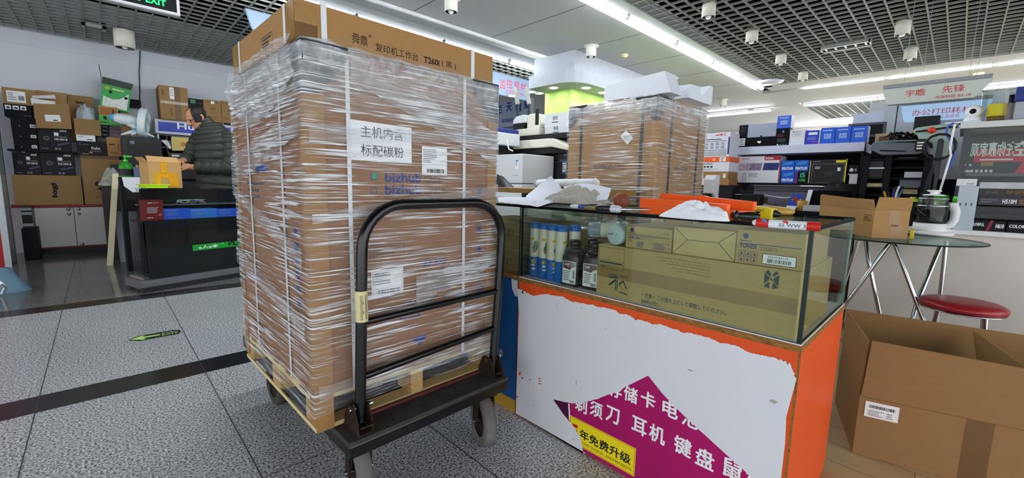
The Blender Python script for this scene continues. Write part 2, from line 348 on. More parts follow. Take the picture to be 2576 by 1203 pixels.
# ------------------------------------------------------------------ tube lamps
LTUBE = emit('#f4fbff', TUBE, 'tube_light'); HOUS = mat('#e4e8ea', .4, key='lamp_housing')
ORD = ['first', 'second', 'third', 'fourth', 'fifth', 'sixth', 'seventh', 'eighth', 'ninth', 'tenth', 'eleventh', 'twelfth']
def tube_lamp(p, d, ln, label, group, drop=.0):
    t = thing('tube_lamp', label, 'tube lamp', p, group=group); d = Vector(d); a = Vector(p); e = a+d*ln
    n = Vector((d.y, -d.x, 0)); b = B(); vs = []
    for q in (a, e):
        for s_, z in ((-.032, .035), (.032, .035), (.032, .012), (-.032, .012)): vs.append(q+n*s_+Vector((0, 0, z)))
    b.add(vs, [(0, 1, 2, 3), (4, 7, 6, 5), (0, 4, 5, 1), (1, 5, 6, 2), (2, 6, 7, 3), (3, 7, 4, 0)], HOUS); b.build('housing', t)
    b = B(); b.tube([a+d*.015, e-d*.015], .026, LTUBE, 12); b.build('tube', t)
    for q in (a, e-d*.015): b = B(); b.tube([q, q+d*.015], .03, HOUS, 12); b.build('end_cap', t)
for k in range(9):
    x = 4.09-1.11*3+k*1.11
    if x+1.1 < 8.9: tube_lamp((x, 2.59, 2.775), (1, 0, 0), 1.08, 'white tube lamp, %s from the near end of the row beside the right grid' % ORD[k], 'tube lamps along the right edge of the flat ceiling')
for k in range(5):
    x = 4.33-1.115*k; tube_lamp((x, 4.63, 2.745), (1, 0, 0), 1.08, 'white tube lamp, %s from the green booth in the row beside the left grid' % ORD[k], 'tube lamps along the left edge of the flat ceiling')
for k in range(4):
    y = 2.06-1.11*k; tube_lamp((8.87, y, 2.775), (0, -1, 0), 1.08, 'white tube lamp, %s from the left in the row ending the right grid' % ORD[k], 'tube lamps across the far end of the right grid')
for k in range(4):
    y = 2.33-1.11*k; tube_lamp((10.62, y, 2.76), (0, -1, 0), 1.08, 'white tube lamp, %s from the left in the farther cross row' % ORD[k], 'tube lamps before the far small grid')
tube_lamp((10.4, 4.3, 2.70), (0, -1, 0), 1.35, 'white tube lamp above the black and grey carton on the far shelf', 'tube lamps at the far end')
for k in range(4): tube_lamp((9.4+1.12*k, 6.4, 2.70), (1, 0, 0), 1.08, 'added unseen white tube lamp far behind the green booth, %s of its row' % ORD[k], 'added tube lamps far behind the booth')  # row added out of view to brighten the far walls
tube_lamp((12.9, 2.2, 2.70), (0, -1, 0), 1.2, 'white tube lamp under the far edge of the small far grid', 'tube lamps at the far end')
# ------------------------------------------------------------------ can lights and other fittings in the ceiling
CREAM = mat('#d9d9cc', .5, nz=.03, key='cream_metal')
def can(p, label, group, r=.062, h=.13, ring=False, bulb=True):
    t = thing('can_light', label, 'ceiling light', p, group=group); M = MT(*p)
    b = B(); b.lathe([(r*.92, -h), (r, -h), (r, .03), (0, .03)], CREAM, 20, M=M); b.lathe([(r*.92, -h), (r*.86, -h+.02), (r*.8, -h+.05), (0, -h+.06)], mat('#5b5c58', .4, key='can_inside'), 20, M=M); b.build('can', t)
    if ring: b = B(); b.lathe([(r, -.008), (r*1.45, -.008), (r*1.5, 0), (r, 0)], CREAM, 20, M=M); b.build('trim_ring', t)
    b = B(); b.lathe([(0, -h-.012), (.02, -h-.01), (.03, -h+.01), (.026, -h+.05), (.0, -h+.06)], mat('#eef2f4', .2, key='lamp_glass'), 14, M=M); b.build('bulb', t)
for k, (x, y) in enumerate(((2.546, 3.55), (4.608, 3.414), (6.797, 3.409), (9.019, 3.426))):
    can((x, y, ZC), 'cream can light, %s from the near end under the flat ceiling' % ORD[k], 'can lights in the flat ceiling', ring=True)
for k, (x, y) in enumerate(((4.356, 1.86), (5.40, 1.80), (6.569, 1.81), (7.723, 1.811))):
    can((x, y, ZC+.02), 'cream can light under the right grid, %s of the row beside the tubes' % ORD[k], 'can lights by the tubes under the right grid')
can((6.1, .589, ZC+.0), 'cream can light with clear bulb, nearer of the pair under the right grid', 'can lights over the white sign')
can((7.25, .598, ZC+.0), 'cream can light with clear bulb, just above the white hanging sign', 'can lights over the white sign')
can((9.6, .95, ZC), 'cream can light in the far flat strip between two tube rows', 'can lights far away'); can((11.3, 1.0, ZC), 'cream can light under the small far grid', 'can lights far away')
can((.351, 7.287, ZC), 'cream can light under the left grid near the back wall', 'can lights under the left grid', r=.1, h=.2)
def puck(p, label, name, ma, r=.05, h=.04, cat='smoke detector'):
    t = thing(name, label, cat, p); b = B(); b.lathe([(0, -h), (r*.55, -h), (r*.6, -h*.6), (r*.95, -h*.55), (r, 0)], ma, 20, M=MT(*p)); b.build('cover', t)
    b = B(); b.lathe([(r*.45, -h-.008), (r*.5, -h+.001)], mat('#6e6a58', .6, key='slots'), 12, M=MT(*p)); b.lathe([(0, -h-.01), (r*.45, -h-.008)], ma, 12, M=MT(*p)); b.build('sensor', t)
YEL = mat('#d8d0a8', .6, key='aged_plastic')
puck((5.19, 3.3, ZC), 'yellowed smoke detector on the flat ceiling beside a can light', 'smoke_detector', YEL)
p = at(2462, 184, Z=ZC); puck(tuple(p), 'cream smoke detector above the white hanging sign', 'smoke_detector', YEL, .06)
p = at(1890, 274, Z=ZC); puck(tuple(p), 'small far smoke detector above the deli white shelf box row'.replace('deli ', ''), 'smoke_detector', YEL, .06)
p = at(1938, 203, Z=ZC); b = B(); b.lathe([(0, -.05), (.14, -.045), (.2, -.02), (.16, 0)], mat('#cfd4e2', .3, key='milky_cover'), 8, M=MT(*p)); tag(b.build('ceiling_lamp', loc=p), 'flat white octagonal lamp in the corner of the right grid', 'ceiling lamp')
# vent lamps recessed in the grids
def grille(c, sx, sy, label, nl):
    t = thing('recessed_lamp', label, 'recessed lamp', c); M = MT(*c); b = B(); DG = mat('#8f948f', .4, key='grille_frame')
    for q in ((-sx, -sx+.035, -sy, sy), (sx-.035, sx, -sy, sy), (-sx, sx, -sy, -sy+.012), (-sx, sx, sy-.012, sy)): b.box(q[0], q[1], q[2], q[3], -.02, .05, DG, M=M)
    b.build('frame', t); b = B(); b.box(-sx+.03, sx-.03, -sy+.01, sy-.01, .01, .06, BLACK, M=M); b.build('backing', t)
    for i in range(nl):
        y = -sy+(i+.5)*2*sy/nl; b = B(); b.tube([M @ Vector((-sx*.6, y, .0)), M @ Vector((sx*.6, y, .0))], .016, CHROME, 8); b.build('lamp_tube', t)
c = at(236, 68, Z=ZC-.01); grille(tuple(c), .105, .09, 'square recessed lamp with three tubes in the left grid ceiling', 3)
c = at(2127, 116, Z=ZC-.01); grille(tuple(c), .11, .24, 'long dark recessed lamp in the middle of the right grid ceiling', 5)
# ================================================================== the hand truck, the wrapped cartons and the pallet
A = math.radians(1.05); TO = Vector((.465, 1.136, 0))        # deck front left corner; local x to the right, y away
BLK = mat('#0c0c0e', .22, 0, nz=.2, sc_=9, spec=.45, key='black_enamel'); DKR = mat('#3b3a38', .8, nz=.3, sc_=18, bump=.2, key='dusty_deck')
RUB = mat('#6c6964', .8, nz=.2, sc_=12, bump=.15, key='worn_rubber'); RUBD = mat('#403f3b', .85, nz=.2, sc_=12, key='worn_rubber'); PINE = mat('#d8c490', .65, nz=.08, sc_=9, stretch=(2, 2, 14), key='pine'); PINEX = mat('#c9b079', .65, nz=.1, sc_=9, stretch=(14, 2, 2), key='pine'); CHIP = mat('#b08e5c', .8, nz=.35, sc_=60, stretch=(1, 1, 4), key='pressed_wood')
t = thing('hand_truck', 'black platform hand truck with tubular push handle carrying the tall wrapped carton', 'hand truck', TO, A)
b = B(); b.cube(0, .638, 0, 1.172, .262, .275, DKR); b.build('deck', t, local=True)
b = B(); b.cube(.0, .638, .0, .02, .222, .262, BLK); b.cube(.0, .638, 1.152, 1.172, .222, .262, BLK); b.cube(0, .02, .02, 1.152, .222, .262, BLK); b.cube(.618, .638, .02, 1.152, .222, .262, BLK); b.build('rim', t, local=True, bevel=.004)
for (x, y), nm in (((.075, .11), 0), ((.565, .06), 0), ((.075, .93), 1), ((.565, 1.0), 1)):
    w_ = B(); r = .102; M = Matrix.Translation((x, y, r)) @ Matrix.Rotation(PI/2-(.38 if x > .3 else .2), 4, 'Z') @ Matrix.Rotation(PI/2, 4, 'X') if not nm else Matrix.Translation((x, y, r)) @ Matrix.Rotation(PI/2, 4, 'Z') @ Matrix.Rotation(PI/2, 4, 'X')
    w_.lathe([(.062, -.022), (.09, -.024), (.1, -.016), (.102, 0), (.1, .016), (.09, .024), (.062, .022)], RUBD if nm else RUB, 32, M=M); wo = w_.build('wheel', t, local=True)
    h = B(); h.lathe([(0, -.016), (.03, -.016), (.055, -.006), (.063, -.02), (.063, .02), (.055, .006), (.03, .016), (0, .016)], RUST, 24, M=M); h.build('hub', wo, local=True)
    c = B(); R_ = Matrix.Translation((x, y, r)) @ Matrix.Rotation(-(.38 if x > .3 else .2) if not nm else 0, 4, 'Z')
    c.cube(-.036, -.03, -.026, .026, -.012, .122, RUST, M=R_); c.cube(.03, .036, -.026, .026, -.012, .122, RUST, M=R_); c.cube(-.04, .04, -.04, .04, .1095, .118, RUST, M=R_); c.tube([R_ @ Vector((-.045, 0, 0)), R_ @ Vector((.045, 0, 0))], .008, STEEL, 8); c.build('caster_fork', t, local=True)
# handle in the deck frame
def arc(cx, cz, r, a0, a1, n=8): return [(cx+r*math.cos(a0+(a1-a0)*i/n), cz+r*math.sin(a0+(a1-a0)*i/n)) for i in range(n+1)]
hx0, hx1, hz, hr = .058, .643, .957, .135
P = [(hx0+.0, .30)]+[(hx0+.012, .6), (hx0+.02, hz-hr)]+arc(hx0+.02+hr, hz-hr, hr, PI, PI/2)[1:]+arc(hx1-hr, hz-hr, hr, PI/2, 0)+[(hx1-.018, .55), (hx1-.041, .30)]
hy = lambda z: .054+.008*(z-.3)
b = B(); b.tube([(x, hy(z), z) for x, z in P], .0165, BLK, 16); hd = b.build('handle', t, local=True)
b = B(); b.tube([(hx0+.013, hy(.61), .607), (hx1-.016, hy(.61), .614)], .0115, BLK, 12); b.build('crossbar', t, local=True)
b = B(); b.tube([(hx0+.006, hy(.45), .437), (hx1-.026, hy(.46), .468)], .0115, BLK, 12); b.build('crossbar', t, local=True)
TP = mat('#d9cf9c', .5, nz=.12, sc_=30, key='old_tape')
b = B(); b.tube([(hx0+.014, hy(z), z) for z in (.612, .66, .705)], .0185, TP, 16)
b.text(MF(hx0+.001, hy(.6)-.0195, .62), '|||: ||', 0, 0, .075, INK, w=.02); b.build('tape_wrap', hd, local=True)
for x in (hx0, hx1-.041):
    b = B()
    for s_ in (-.024, .021): b.prism(ML(x+s_+.0015, .058, .262), [(-.05, 0), (.05, 0), (.042, .05), (.02, .095), (-.02, .095), (-.045, .05)], .004, RUST)
    b.cube(x-.024, x+.024, .01, .1, .2755, .280, RUST); b.cube(x-.022, x+.022, .004, .008, .30, .306, RUST)
    b.tube([(x-.034, .055, .345), (x+.036, .055, .345)], .006, STEEL, 8)
    b.build('hinge_bracket', t, local=True)
    for s_ in (-.034, .03): b = B(); b.tube([(x+s_, .055, .345), (x+s_+.01, .055, .345)], .009, CHROME, 6); b.build('bolt', t, local=True)
b = B(); b.tube([(.03, .1, .283), (.61, .1, .283)], .0075, mat('#5a2c28', .6, .3, nz=.3, sc_=20, key='rusty_rod'), 8); b.build('foot_rod', t, local=True)
# ---- pallet
bx0, bx1, by0, by1 = -.047, .650, .112, .878
t = thing('wooden_pallet', 'pale pine pallet under the tall wrapped carton on the hand truck', 'pallet', TO, A)
for x0, x1, y0, y1 in ((bx0, bx1, by0, by0+.06), (bx0, bx1, by1-.06, by1), (bx0, bx1, (by0+by1)/2-.03, (by0+by1)/2+.03)):
    b = B(); b.cube(x0, x1, y0, y1, .277, .291, PINEX); b.build('bottom_board', t, local=True, bevel=.001)
for x in (bx0, (bx0+bx1)/2-.03, bx1-.05):
    for y in (by0+.002, (by0+by1)/2-.045, by1-.092): b = B(); b.cube(x+.001, x+.049, y, y+.09, .2912, .360, CHIP); b.build('block', t, local=True)
for x in (bx0, (bx0+bx1)/2-.03, bx1-.05): b = B(); b.cube(x, x+.05, by0, by1, .3602, .3742, PINE); b.build('stringer_board', t, local=True)
for k in range(6):
    y = by0+k*(by1-by0-.07)/5; b = B(); b.cube(bx0, bx1, y, y+.07, .3744, .386, PINEX); b.build('top_board', t, local=True)
for q in ((-.0475, -.0455),): b = B(); b.cube(bx0-.004, bx0, by0, by1, .277, .290, PINE); b.build('side_board', t, local=True)
# ---- the tall carton
BROWN = mat('#8f6748', .75, nz=.05, sc_=26, stretch=(1, 1, 5), spec=.2, key='kraft'); PROT = mat('#9c7445', .7, nz=.05, sc_=20, key='edge_board')
zb, zt = .3865, 1.392
t = thing('copier_carton', 'tall brown copier carton in stretch film strapped on the hand truck', 'carton', TO, A)
b = B(); b.cube(bx0, bx1, by0, by1, zb, zt, BROWN)
def sx(px, py): v = at(px, py, Y=1.248); return (v.x-TO.x)*math.cos(A)+(v.y-TO.y)*math.sin(A), v.z   # photo pixel -> front face x, z
Fm = MF(0, by0-.0008, 0)
BI = mat('#1c3a8a', .75, nz=.08, key='blue_ink'); GI = mat('#4d4a52', .75, nz=.08, key='grey_ink')
x, z = sx(970, 458); x1, _ = sx(1062, 458); b.text(Fm, 'bizhub', x, z-.0, .031, BI, w=x1-x, bold=.02); x2, _ = sx(1068, 459); x3, _ = sx(1115, 459); b.text(Fm, 'C286i', x2, z+.001, .022, GI, w=x3-x2)
x, z = sx(970, 491); x1, _ = sx(1062, 491); b.text(Fm, 'bizhub', x, z+.002, .031, BI, w=x1-x, bold=.02); x3, _ = sx(1125, 491); b.text(Fm, 'C7228i', x2, z+.003, .022, GI, w=x3-x2)
xa, za = sx(934, 453); b.frame(Fm, xa, xa+.02, za, za+.02, .0018, BI); b.quad(MF(0, by0-.0012, 0), xa+.004, xa+.019, za+.003, za+.021, mat('#2e9a6e', .6, key='green_mark'))
xa, za = sx(934, 488); b.frame(Fm, xa, xa+.02, za, za+.02, .0018, BI)
xa, za = sx(932, 655); xb, zc = sx(1018, 610); b.frame(Fm, xa, xb, za, zc, .0015, BI); b.lines(Fm, xa+.006, xb-.006, za+.006, zc-.006, 5, GI, .35, 3)
xa, za = sx(1066, 672); xb, _ = sx(1125, 672); b.text(Fm, '87 KG', xa, za, .021, BI, w=xb-xa, bold=.03)
xa, za = sx(1045, 722); xb, zc = sx(1140, 690); b.frame(Fm, xa, xb, za, zc, .0015, GI); b.poly(Fm, [(xa+.006, za+.005), (xa+.028, za+.005), (xa+.017, zc-.004)], GI); b.text(MF(0, by0-.0012, 0), '!', xa+.016, za+.008, .011, BROWN); b.quad(Fm, xa+.033, xa+.0345, za, zc, GI)
for i in range(4): b.quad(Fm, xa+.042+i*.014, xa+.049+i*.014, za+.018, za+.026, GI)
b.lines(Fm, xa+.04, xb-.006, za+.004, za+.013, 2, GI, .5, 5, .1)
xa, za = sx(1045, 738); xb, _ = sx(1138, 738); b.text(Fm, 'L772mm W695mm H1130mm', xa, za, .009, BI, w=xb-xa, bold=.02)
xa, za = sx(934, 757); xb, _ = sx(1003, 757); b.text(Fm, 'MADE IN CHINA', xa, za, .011, BI, w=xb-xa, bold=.03)
xa, za = sx(1060, 772); b.lines(Fm, xa, xa+.085, za, za+.03, 3, GI, .45, 8)
xa, za = sx(1006, 808); xb, _ = sx(1060, 808); zz = sx(1032, 755)[1]
b.poly(Fm, [(xa, za), (xb, za), ((xa+xb)/2, zz)], BI); b.poly(MF(0, by0-.0012, 0), [(xa+.008, za+.005), (xb-.008, za+.005), ((xa+xb)/2, zz-.011)], BROWN); b.text(MF(0, by0-.0014, 0), '!!', (xa+xb)/2, za+.009, .018, BI, al='c')
xa, za = sx(1037, 853); xb, _ = sx(1078, 853); b.poly(Fm, [(xa, za), ((xa+xb)/2, za-.034), (xb, za)], BI)
xa, za = sx(1135, 845); b.text(Fm, 'FORK', xa, za-.01, .009, BI, w=.026, bold=.03); xa, za = sx(923, 900); b.text(Fm, 'FORK', xa, za, .009, BI, w=.026, bold=.03); xa, za = sx(930, 928); b.frame(Fm, xa, xa+.018, za, za+.014, .0015, BI)
x0c, _ = sx(1202, 600); x1c, _ = sx(1227, 600)
for k, py in enumerate((495, 540, 590, 640, 690, 735)):
    z0 = sx(1214, py)[1]; b.frame(Fm, x0c, x1c, z0, z0+.042, .0014, BI)
    if k == 1: b.poly(Fm, [(x0c+.01, z0+.034), (x0c+.022, z0+.034), (x0c+.016, z0+.012)], BI)
    elif k == 5: b.text(Fm, '♺', x0c+.005, z0+.006, .03, BI)
    else: b.quad(Fm, x0c+.008, x0c+.024, z0+.01, z0+.03, BI)
# left side printing
Lm = ML(bx0-.0008, 0, 0)
b.frame(Lm, -(by0+.13), -(by0+.095), .62, .90, .0015, BI)
for i in range(6): b.quad(Lm, -(by0+.125), -(by0+.10), .64+i*.043, .665+i*.043, BI)
b.quad(Lm, -(by0+.50), -(by0+.36), 1.05, 1.075, BI); b.lines(Lm, -(by0+.62), -(by0+.4), .95, 1.02, 3, GI)
b.build('box_body', t, local=True)
for nm, x0, x1, y0, y1 in (('a', bx0-.0035, bx0+.048, by0-.0035, by0-.0008), ('b', bx1-.042, bx1+.003, by0-.0035, by0-.0008)):
    b = B(); z0 = .279 if nm == 'a' else .40
    b.cube(x0, x1, y0-.002, y1, z0, zt-.12, PROT)
    if nm == 'a': b.cube(x0, bx0-.0008, y1, by0+.045, z0, zt-.12, PROT)
    b.build('edge_protector', t, local=True)
b = B(); b.cube(bx0-.0035, bx0-.0008, by1-.04, by1+.002, .30, zt-.1, PROT); b.build('edge_protector', t, local=True)
CAPM = mat('#2b2f38', .45, nz=.1, key='corner_plastic')
for sgn, x in ((1, bx0-.006), (-1, bx1+.006)):
    b = B(); y = by0-.006
    b.prism(MF(x, y, zt+.006), [(0, 0), (sgn*.125, 0), (sgn*.125, -.028), (sgn*.085, -.085), (sgn*.04, -.135), (0, -.14)], .003, CAPM)
    Ms = ML(x, y, zt+.006)
    if sgn > 0: b.prism(Ms, [(0, 0), (-.13, 0), (-.11, -.04), (-.05, -.13), (0, -.14)], -.003, CAPM)
    b.cube(min(x, x+sgn*.12), max(x, x+sgn*.12), y, y+.12, zt+.003, zt+.0065, CAPM)
    if sgn > 0: b.text(MF(x+.066, y-.004, zt-.022), '三口', 0, 0, .022, PAPER, w=.034); b.text(MF(x+.066, y-.004, zt-.05), '::', 0, 0, .014, PAPER)
    b.build('corner_cap', t, local=True)
STRAP = mat('#dfe2e4', .4, nz=.04, sc_=60, key='strapping')
for xs, xe in ((sx(874, 300)[0], .045), (sx(1170, 300)[0], .0)):
    b = B(); y = by0-.005; pts = [(xs-.006, zb), (xs+.006, zb), (xs+.006, zt+.002), (xs-.006, zt+.002)]; b.prism(MF(0, y, 0), pts, .0015, STRAP); b.build('strap', t, local=True)
for ys in (by0+.20, by0+.56):
    b = B(); b.prism(ML(bx0-.0045, 0, 0), [(-ys-.006, zb), (-ys+.006, zb), (-ys+.006, zt), (-ys-.006, zt)], .0015, STRAP); b.build('strap', t, local=True)
# paper sheets and labels stuck on the front
x0, z1 = sx(880, 300); x1, z0 = sx(1036, 412); _, zb1 = sx(880, 402); _, zt2 = sx(1036, 322)
b = B(); Pm = MF(0, by0-.0045, 0); b.add([(x0, by0-.0045, zb1), (x1, by0-.0045, z0), (x1, by0-.0045, zt2), (x0, by0-.0045, z1)], [(0, 1, 2, 3)], PAPER)
Pm = MF(0, by0-.0055, 0); W_ = x1-x0; zm = (z0+z1)/2
b.text(Pm, '主机内含', x0+.03, zm+.011, .034, INK, w=W_-.06); b.text(Pm, '标配碳粉', x0+.03, zm-.043, .034, INK, w=W_-.06); b.build('paper_sheet', t, local=True)
def sticker(px0, py0, px1, py1, kind):
    x0, z1 = sx(px0, py0); x1, z0 = sx(px1, py1); b = B(); b.quad(MF(0, by0-.004, 0), x0, x1, z0, z1, PAPER); M = MF(0, by0-.0048, 0); h = z1-z0; w_ = x1-x0
    b.lines(M, x0+.005, x0+w_*.62, z0+h*.42, z1-h*.08, 8 if kind else 5, GREYINK, .35, 4, .6); b.bars(M, x0+w_*.18, x1-w_*.12, z0+h*.08, z0+h*.22, INK, 3)
    if not kind: b.frame(M, x0+.004, x1-.004, z0+.004, z1-.004, .0008, GREYINK); b.text(M, 'BM2026-S', x0+.012, z1-.018, .007, INK)
    b.build('shipping_label', t, local=True)
sticker(1062, 367, 1126, 442, 1); sticker(933, 682, 1015, 735, 0)
# the stretch film, a wrinkled skin over the carton and its pallet
fr = random.Random(3)
def film_shell(x0, x1, y0, y1, z0, z1, ma, seed, nz=90, over=.012, topin=.05, amp=.0035):
    from mathutils import noise
    ring = []
    r = .012
    for cx, cy, a in ((x1-r, y0+r, -PI/2), (x1-r, y1-r, 0), (x0+r, y1-r, PI/2), (x0+r, y0+r, PI)):
        for i in range(4): ring.append((cx+r*math.cos(a+PI/2*i/3), cy+r*math.sin(a+PI/2*i/3)))
    R = []
    for i, p in enumerate(ring):
        q = ring[(i+1) % len(ring)]; d = math.hypot(q[0]-p[0], q[1]-p[1]); n = max(1, int(d/.018))
        for j in range(n): R.append((p[0]+(q[0]-p[0])*j/n, p[1]+(q[1]-p[1])*j/n))
    cx, cy = (x0+x1)/2, (y0+y1)/2; vs = []; n = len(R)
    for k in range(nz+1):
        t_ = k/nz; z = z0+(z1-z0)*t_
        for i, (x, y) in enumerate(R):
            a = noise.noise(Vector((x*5+seed, y*5, z*26)))*1.2+noise.noise(Vector((x*14, y*14+seed, z*60)))*.6
            d = amp*a; dx, dy = x-cx, y-cy; l = math.hypot(dx, dy)
            zz = z+(.012*noise.noise(Vector((x*7, y*7, seed))) if k in (0,) else 0)
            if t_ > .982: f = (t_-.982)/.018; x -= dx/l*topin*f*(.5+.5*noise.noise(Vector((x*9, y*9, 1)))); y -= dy/l*topin*f*.6; zz += .01*f*noise.noise(Vector((x*22, y*22, 5)))
            vs.append((x+dx/l*d, y+dy/l*d, zz))
    fs = [(k*n+i, k*n+(i+1) % n, (k+1)*n+(i+1) % n, (k+1)*n+i) for k in range(nz) for i in range(n)]
    b = B(); b.add(vs, fs, ma, True); return b
FILM = film_mat(1.0, (.10, -.16, .34), .06, (1.19, 1.39, .75), 'film')
film_shell(bx0-.012, bx1+.010, by0-.013, by1+.01, .335, zt+.018, FILM, 3.3).build('stretch_film', t, local=True)
# denser overlapping bands where the film was wound twice
BAND = film_mat(.9, (.35, .05, -.15), .17, None, 'film_band')
def band(p, q, w0, w1, side=False, seed=1):
    b = B()
    def f(u, v):
        a = p[0]+(q[0]-p[0])*u; z = p[1]+(q[1]-p[1])*u+(v-.5)*(w0+(w1-w0)*u)*(1+.3*_n.noise(Vector((u*6, v, seed)))); d = .019+.005*_n.noise(Vector((u*14, v*9, seed)))
        return (bx0-d, a, z) if side else (a, by0-d-.002, z)
    b.grid(f, 60, 10, BAND); b.build('film_band', t, local=True)
from mathutils import noise as _n
band((bx0+.12, 1.335), (bx1, 1.16), .05, .13, seed=2); band((bx0, 1.15), (bx1, 1.20), .05, .03, seed=4); band((bx0+.33, .66), (bx1, .74), .10, .05, seed=6); band((bx0, .92), (bx1, 1.0), .03, .045, seed=8); band((bx0, .405), (bx1, .395), .05, .06, seed=9)
band((by0+.02, .80), (by1, .98), .06, .04, True, 3); band((by0+.02, .60), (by1, .72), .05, .07, True, 5); band((by0, 1.18), (by1, 1.05), .06, .12, True, 7)
# loose bunched film hanging from the upper left edge
b = B()
from mathutils import noise as _n
def loose(u, v):
    y = by0+.02+u*(by1-by0-.06); z = zt+.03-v*(.05+.16*abs(math.sin(u*2.2+.4)))
    return (bx0-.018-.03*math.sin(PI*min(1, v*1.1))*(.7+.6*_n.noise(Vector((y*8, z*8, 2))))-.012*_n.noise(Vector((y*30, z*30, 2))), y, z)
b.grid(loose, 60, 24, film_mat(.8, (.9, 1.2, .5), .24, None, 'loose_film')); b.build('loose_film', t, local=True)
# ---- the long flat carton lying on top
t = thing('flat_carton', 'long flat kraft carton with white straps lying on the tall wrapped carton', 'carton', TO, A)
tx0, tx1, ty0, ty1, tz0, tz1 = -.05, .672, by0+.045, by0+.71, zt+.016, 1.513
b = B(); K2 = mat('#a67e50', .75, nz=.05, sc_=26, stretch=(1, 1, 5), spec=.2, key='kraft'); b.cube(tx0, tx1, ty0, ty1, tz0, tz1, K2)
M = MF(0, ty0-.0006, 0); b.quad(M, tx0, tx1, tz0, tz0+.045, TAPE); b.quad(M, tx0, tx0+.06, tz0, tz1-.012, TAPE); M = MF(0, ty0-.0012, 0)
def tx(px, py): v = at(px, py, Y=TO.y+ty0+.005); return (v.x-TO.x), v.z
a_, z_ = tx(887, 97); c_, _ = tx(928, 105); b.text(M, '舜鼎', a_, z_-.014, .03, INK, w=c_-a_-.004); b.text(M, '®', c_+.001, z_+.014, .009, INK)
a_, z_ = tx(946, 115); c_, _ = tx(1054, 138); b.text(M, '复印机工作台', a_, z_-.016, .024, INK, w=c_-a_)
a_, z_ = tx(1068, 148); c_, _ = tx(1108, 155); b.text(M, 'T260i', a_, z_-.012, .021, INK, w=c_-a_, bold=.025)
a_, z_ = tx(1114, 158); c_, _ = tx(1150, 160); b.text(M, '( 黑 )', a_, z_-.014, .024, INK, w=c_-a_)
M = ML(tx0-.0006, 0, 0); b.quad(M, -(ty0+.06), -ty0, tz0, tz1, TAPE); b.quad(M, -ty1, -(ty1-.08), tz0, tz1, TAPE); M = ML(tx0-.0012, 0, 0); b.frame(M, -(ty0+.30), -(ty0+.19), tz0+.02, tz0+.06, .0016, GI); b.lines(M, -(ty0+.29), -(ty0+.2), tz0+.024, tz0+.056, 3, GI)
b.build('box_body', t, local=True, bevel=.002)
for xs in (tx(815, 60)[0], tx(1192, 160)[0]):
    b = B(); b.cube(xs-.008, xs+.008, ty0-.003, ty0-.0015, tz0, tz1+.003, STRAP); b.cube(xs-.008, xs+.008, ty0-.0015, ty1, tz1+.0005, tz1+.003, STRAP); b.build('strap', t, local=True)
for ys in (ty0+.075, ty1-.1):
    b = B(); b.cube(tx0-.003, tx0-.0014, ys-.008, ys+.008, tz0, tz1, STRAP); b.build('strap', t, local=True)
# ================================================================== the glass display counter
X0, YL, YR, XB, ZB, ZT = 1.273, 1.272, .237, 1.872, .634, .941
ORANGE = mat('#dd5320', .42, nz=.04, sc_=5, key='orange_laminate'); OSB = mat('#8d6230', .8, nz=.5, sc_=70, bump=.5, stretch=(1, .6, 1.6), key='chipboard'); SHEET = mat('#dcdee4', .45, nz=.03, sc_=4, key='white_sheet'); MAG = mat('#a81463', .35, nz=.08, sc_=5, key='magenta_poster'); YELP = mat('#f2dc1e', .4, nz=.03, key='yellow_sticker')
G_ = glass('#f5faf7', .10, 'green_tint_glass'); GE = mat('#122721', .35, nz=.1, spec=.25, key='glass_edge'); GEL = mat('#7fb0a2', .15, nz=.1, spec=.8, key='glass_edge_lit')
t = thing('display_counter', 'orange and white display counter with a glass top case and torn magenta poster', 'display counter', (1.573, .755, 0))
b = B(); b.cube(X0+.004, XB, YR+.012, YL-.004, .0, .614, ORANGE); b.build('cabinet', t)
b = B(); b.cube(X0-.002, XB+.004, YR-.001, YL, .6142, ZB-.003, OSB); b.build('top_board', t)
b = B(); b.cube(X0+.000, XB+.002, YR+.001, YL-.001, ZB-.0028, ZB, WHITE); b.build('white_top', t)
b = B(); b.cube(X0-.001, X0+.0035, YR, YL-.002, .004, .614, OSB); b.build('front_board', t)
b = B(); b.cube(X0, XB, YR+.001, YR+.0115, .004, .614, ORANGE); b.build('end_panel', t)
# painted face, poster and the torn white sheet
fx = lambda x: ML(x, 0, 0)
b = B(); b.quad(fx(X0-.0016), -YL+.002, -YR-.005, .008, .613, ORANGE)
def z5(x, y): v = at(1240+x*.41822, 700+y*.41822, X=X0); return (-v.y, v.z)
b.build('orange_face', t)
torn = [(150, 62), (185, 72), (215, 92), (245, 104), (330, 96), (375, 104), (420, 110), (450, 128), (480, 141), (545, 150), (600, 160), (640, 172), (690, 180), (740, 192), (765, 214), (800, 214), (830, 226), (850, 240), (862, 252), (874, 246), (905, 254), (940, 264), (962, 276), (1000, 276), (1040, 286), (1080, 300), (1120, 314), (1150, 330), (1180, 326), (1210, 335), (1260, 345), (1300, 356), (1350, 378), (1372, 390), (1400, 390), (1440, 400), (1480, 410), (1515, 434), (1540, 440), (1585, 458), (1620, 460), (1660, 472), (1700, 475), (1722, 492), (1735, 484), (1748, 500), (1762, 497), (1778, 520), (1788, 508), (1800, 545), (1815, 572), (1812, 585), (1829, 600)]
U = [z5(*p) for p in torn]
mag_l = [z5(*p) for p in ((548, 1055), (530, 960), (490, 892), (430, 822), (365, 728))]; mag_t = [z5(*p) for p in ((420, 740), (480, 752), (520, 748), (560, 744), (600, 734), (640, 722), (690, 703), (730, 690), (765, 675), (800, 655))]; apex = z5(937, 585)
mag_r = [z5(*p) for p in ((1020, 690), (1100, 775), (1200, 872), (1300, 962), (1420, 1072), (1500, 1142), (1560, 1200))]
xr = -YR-.012
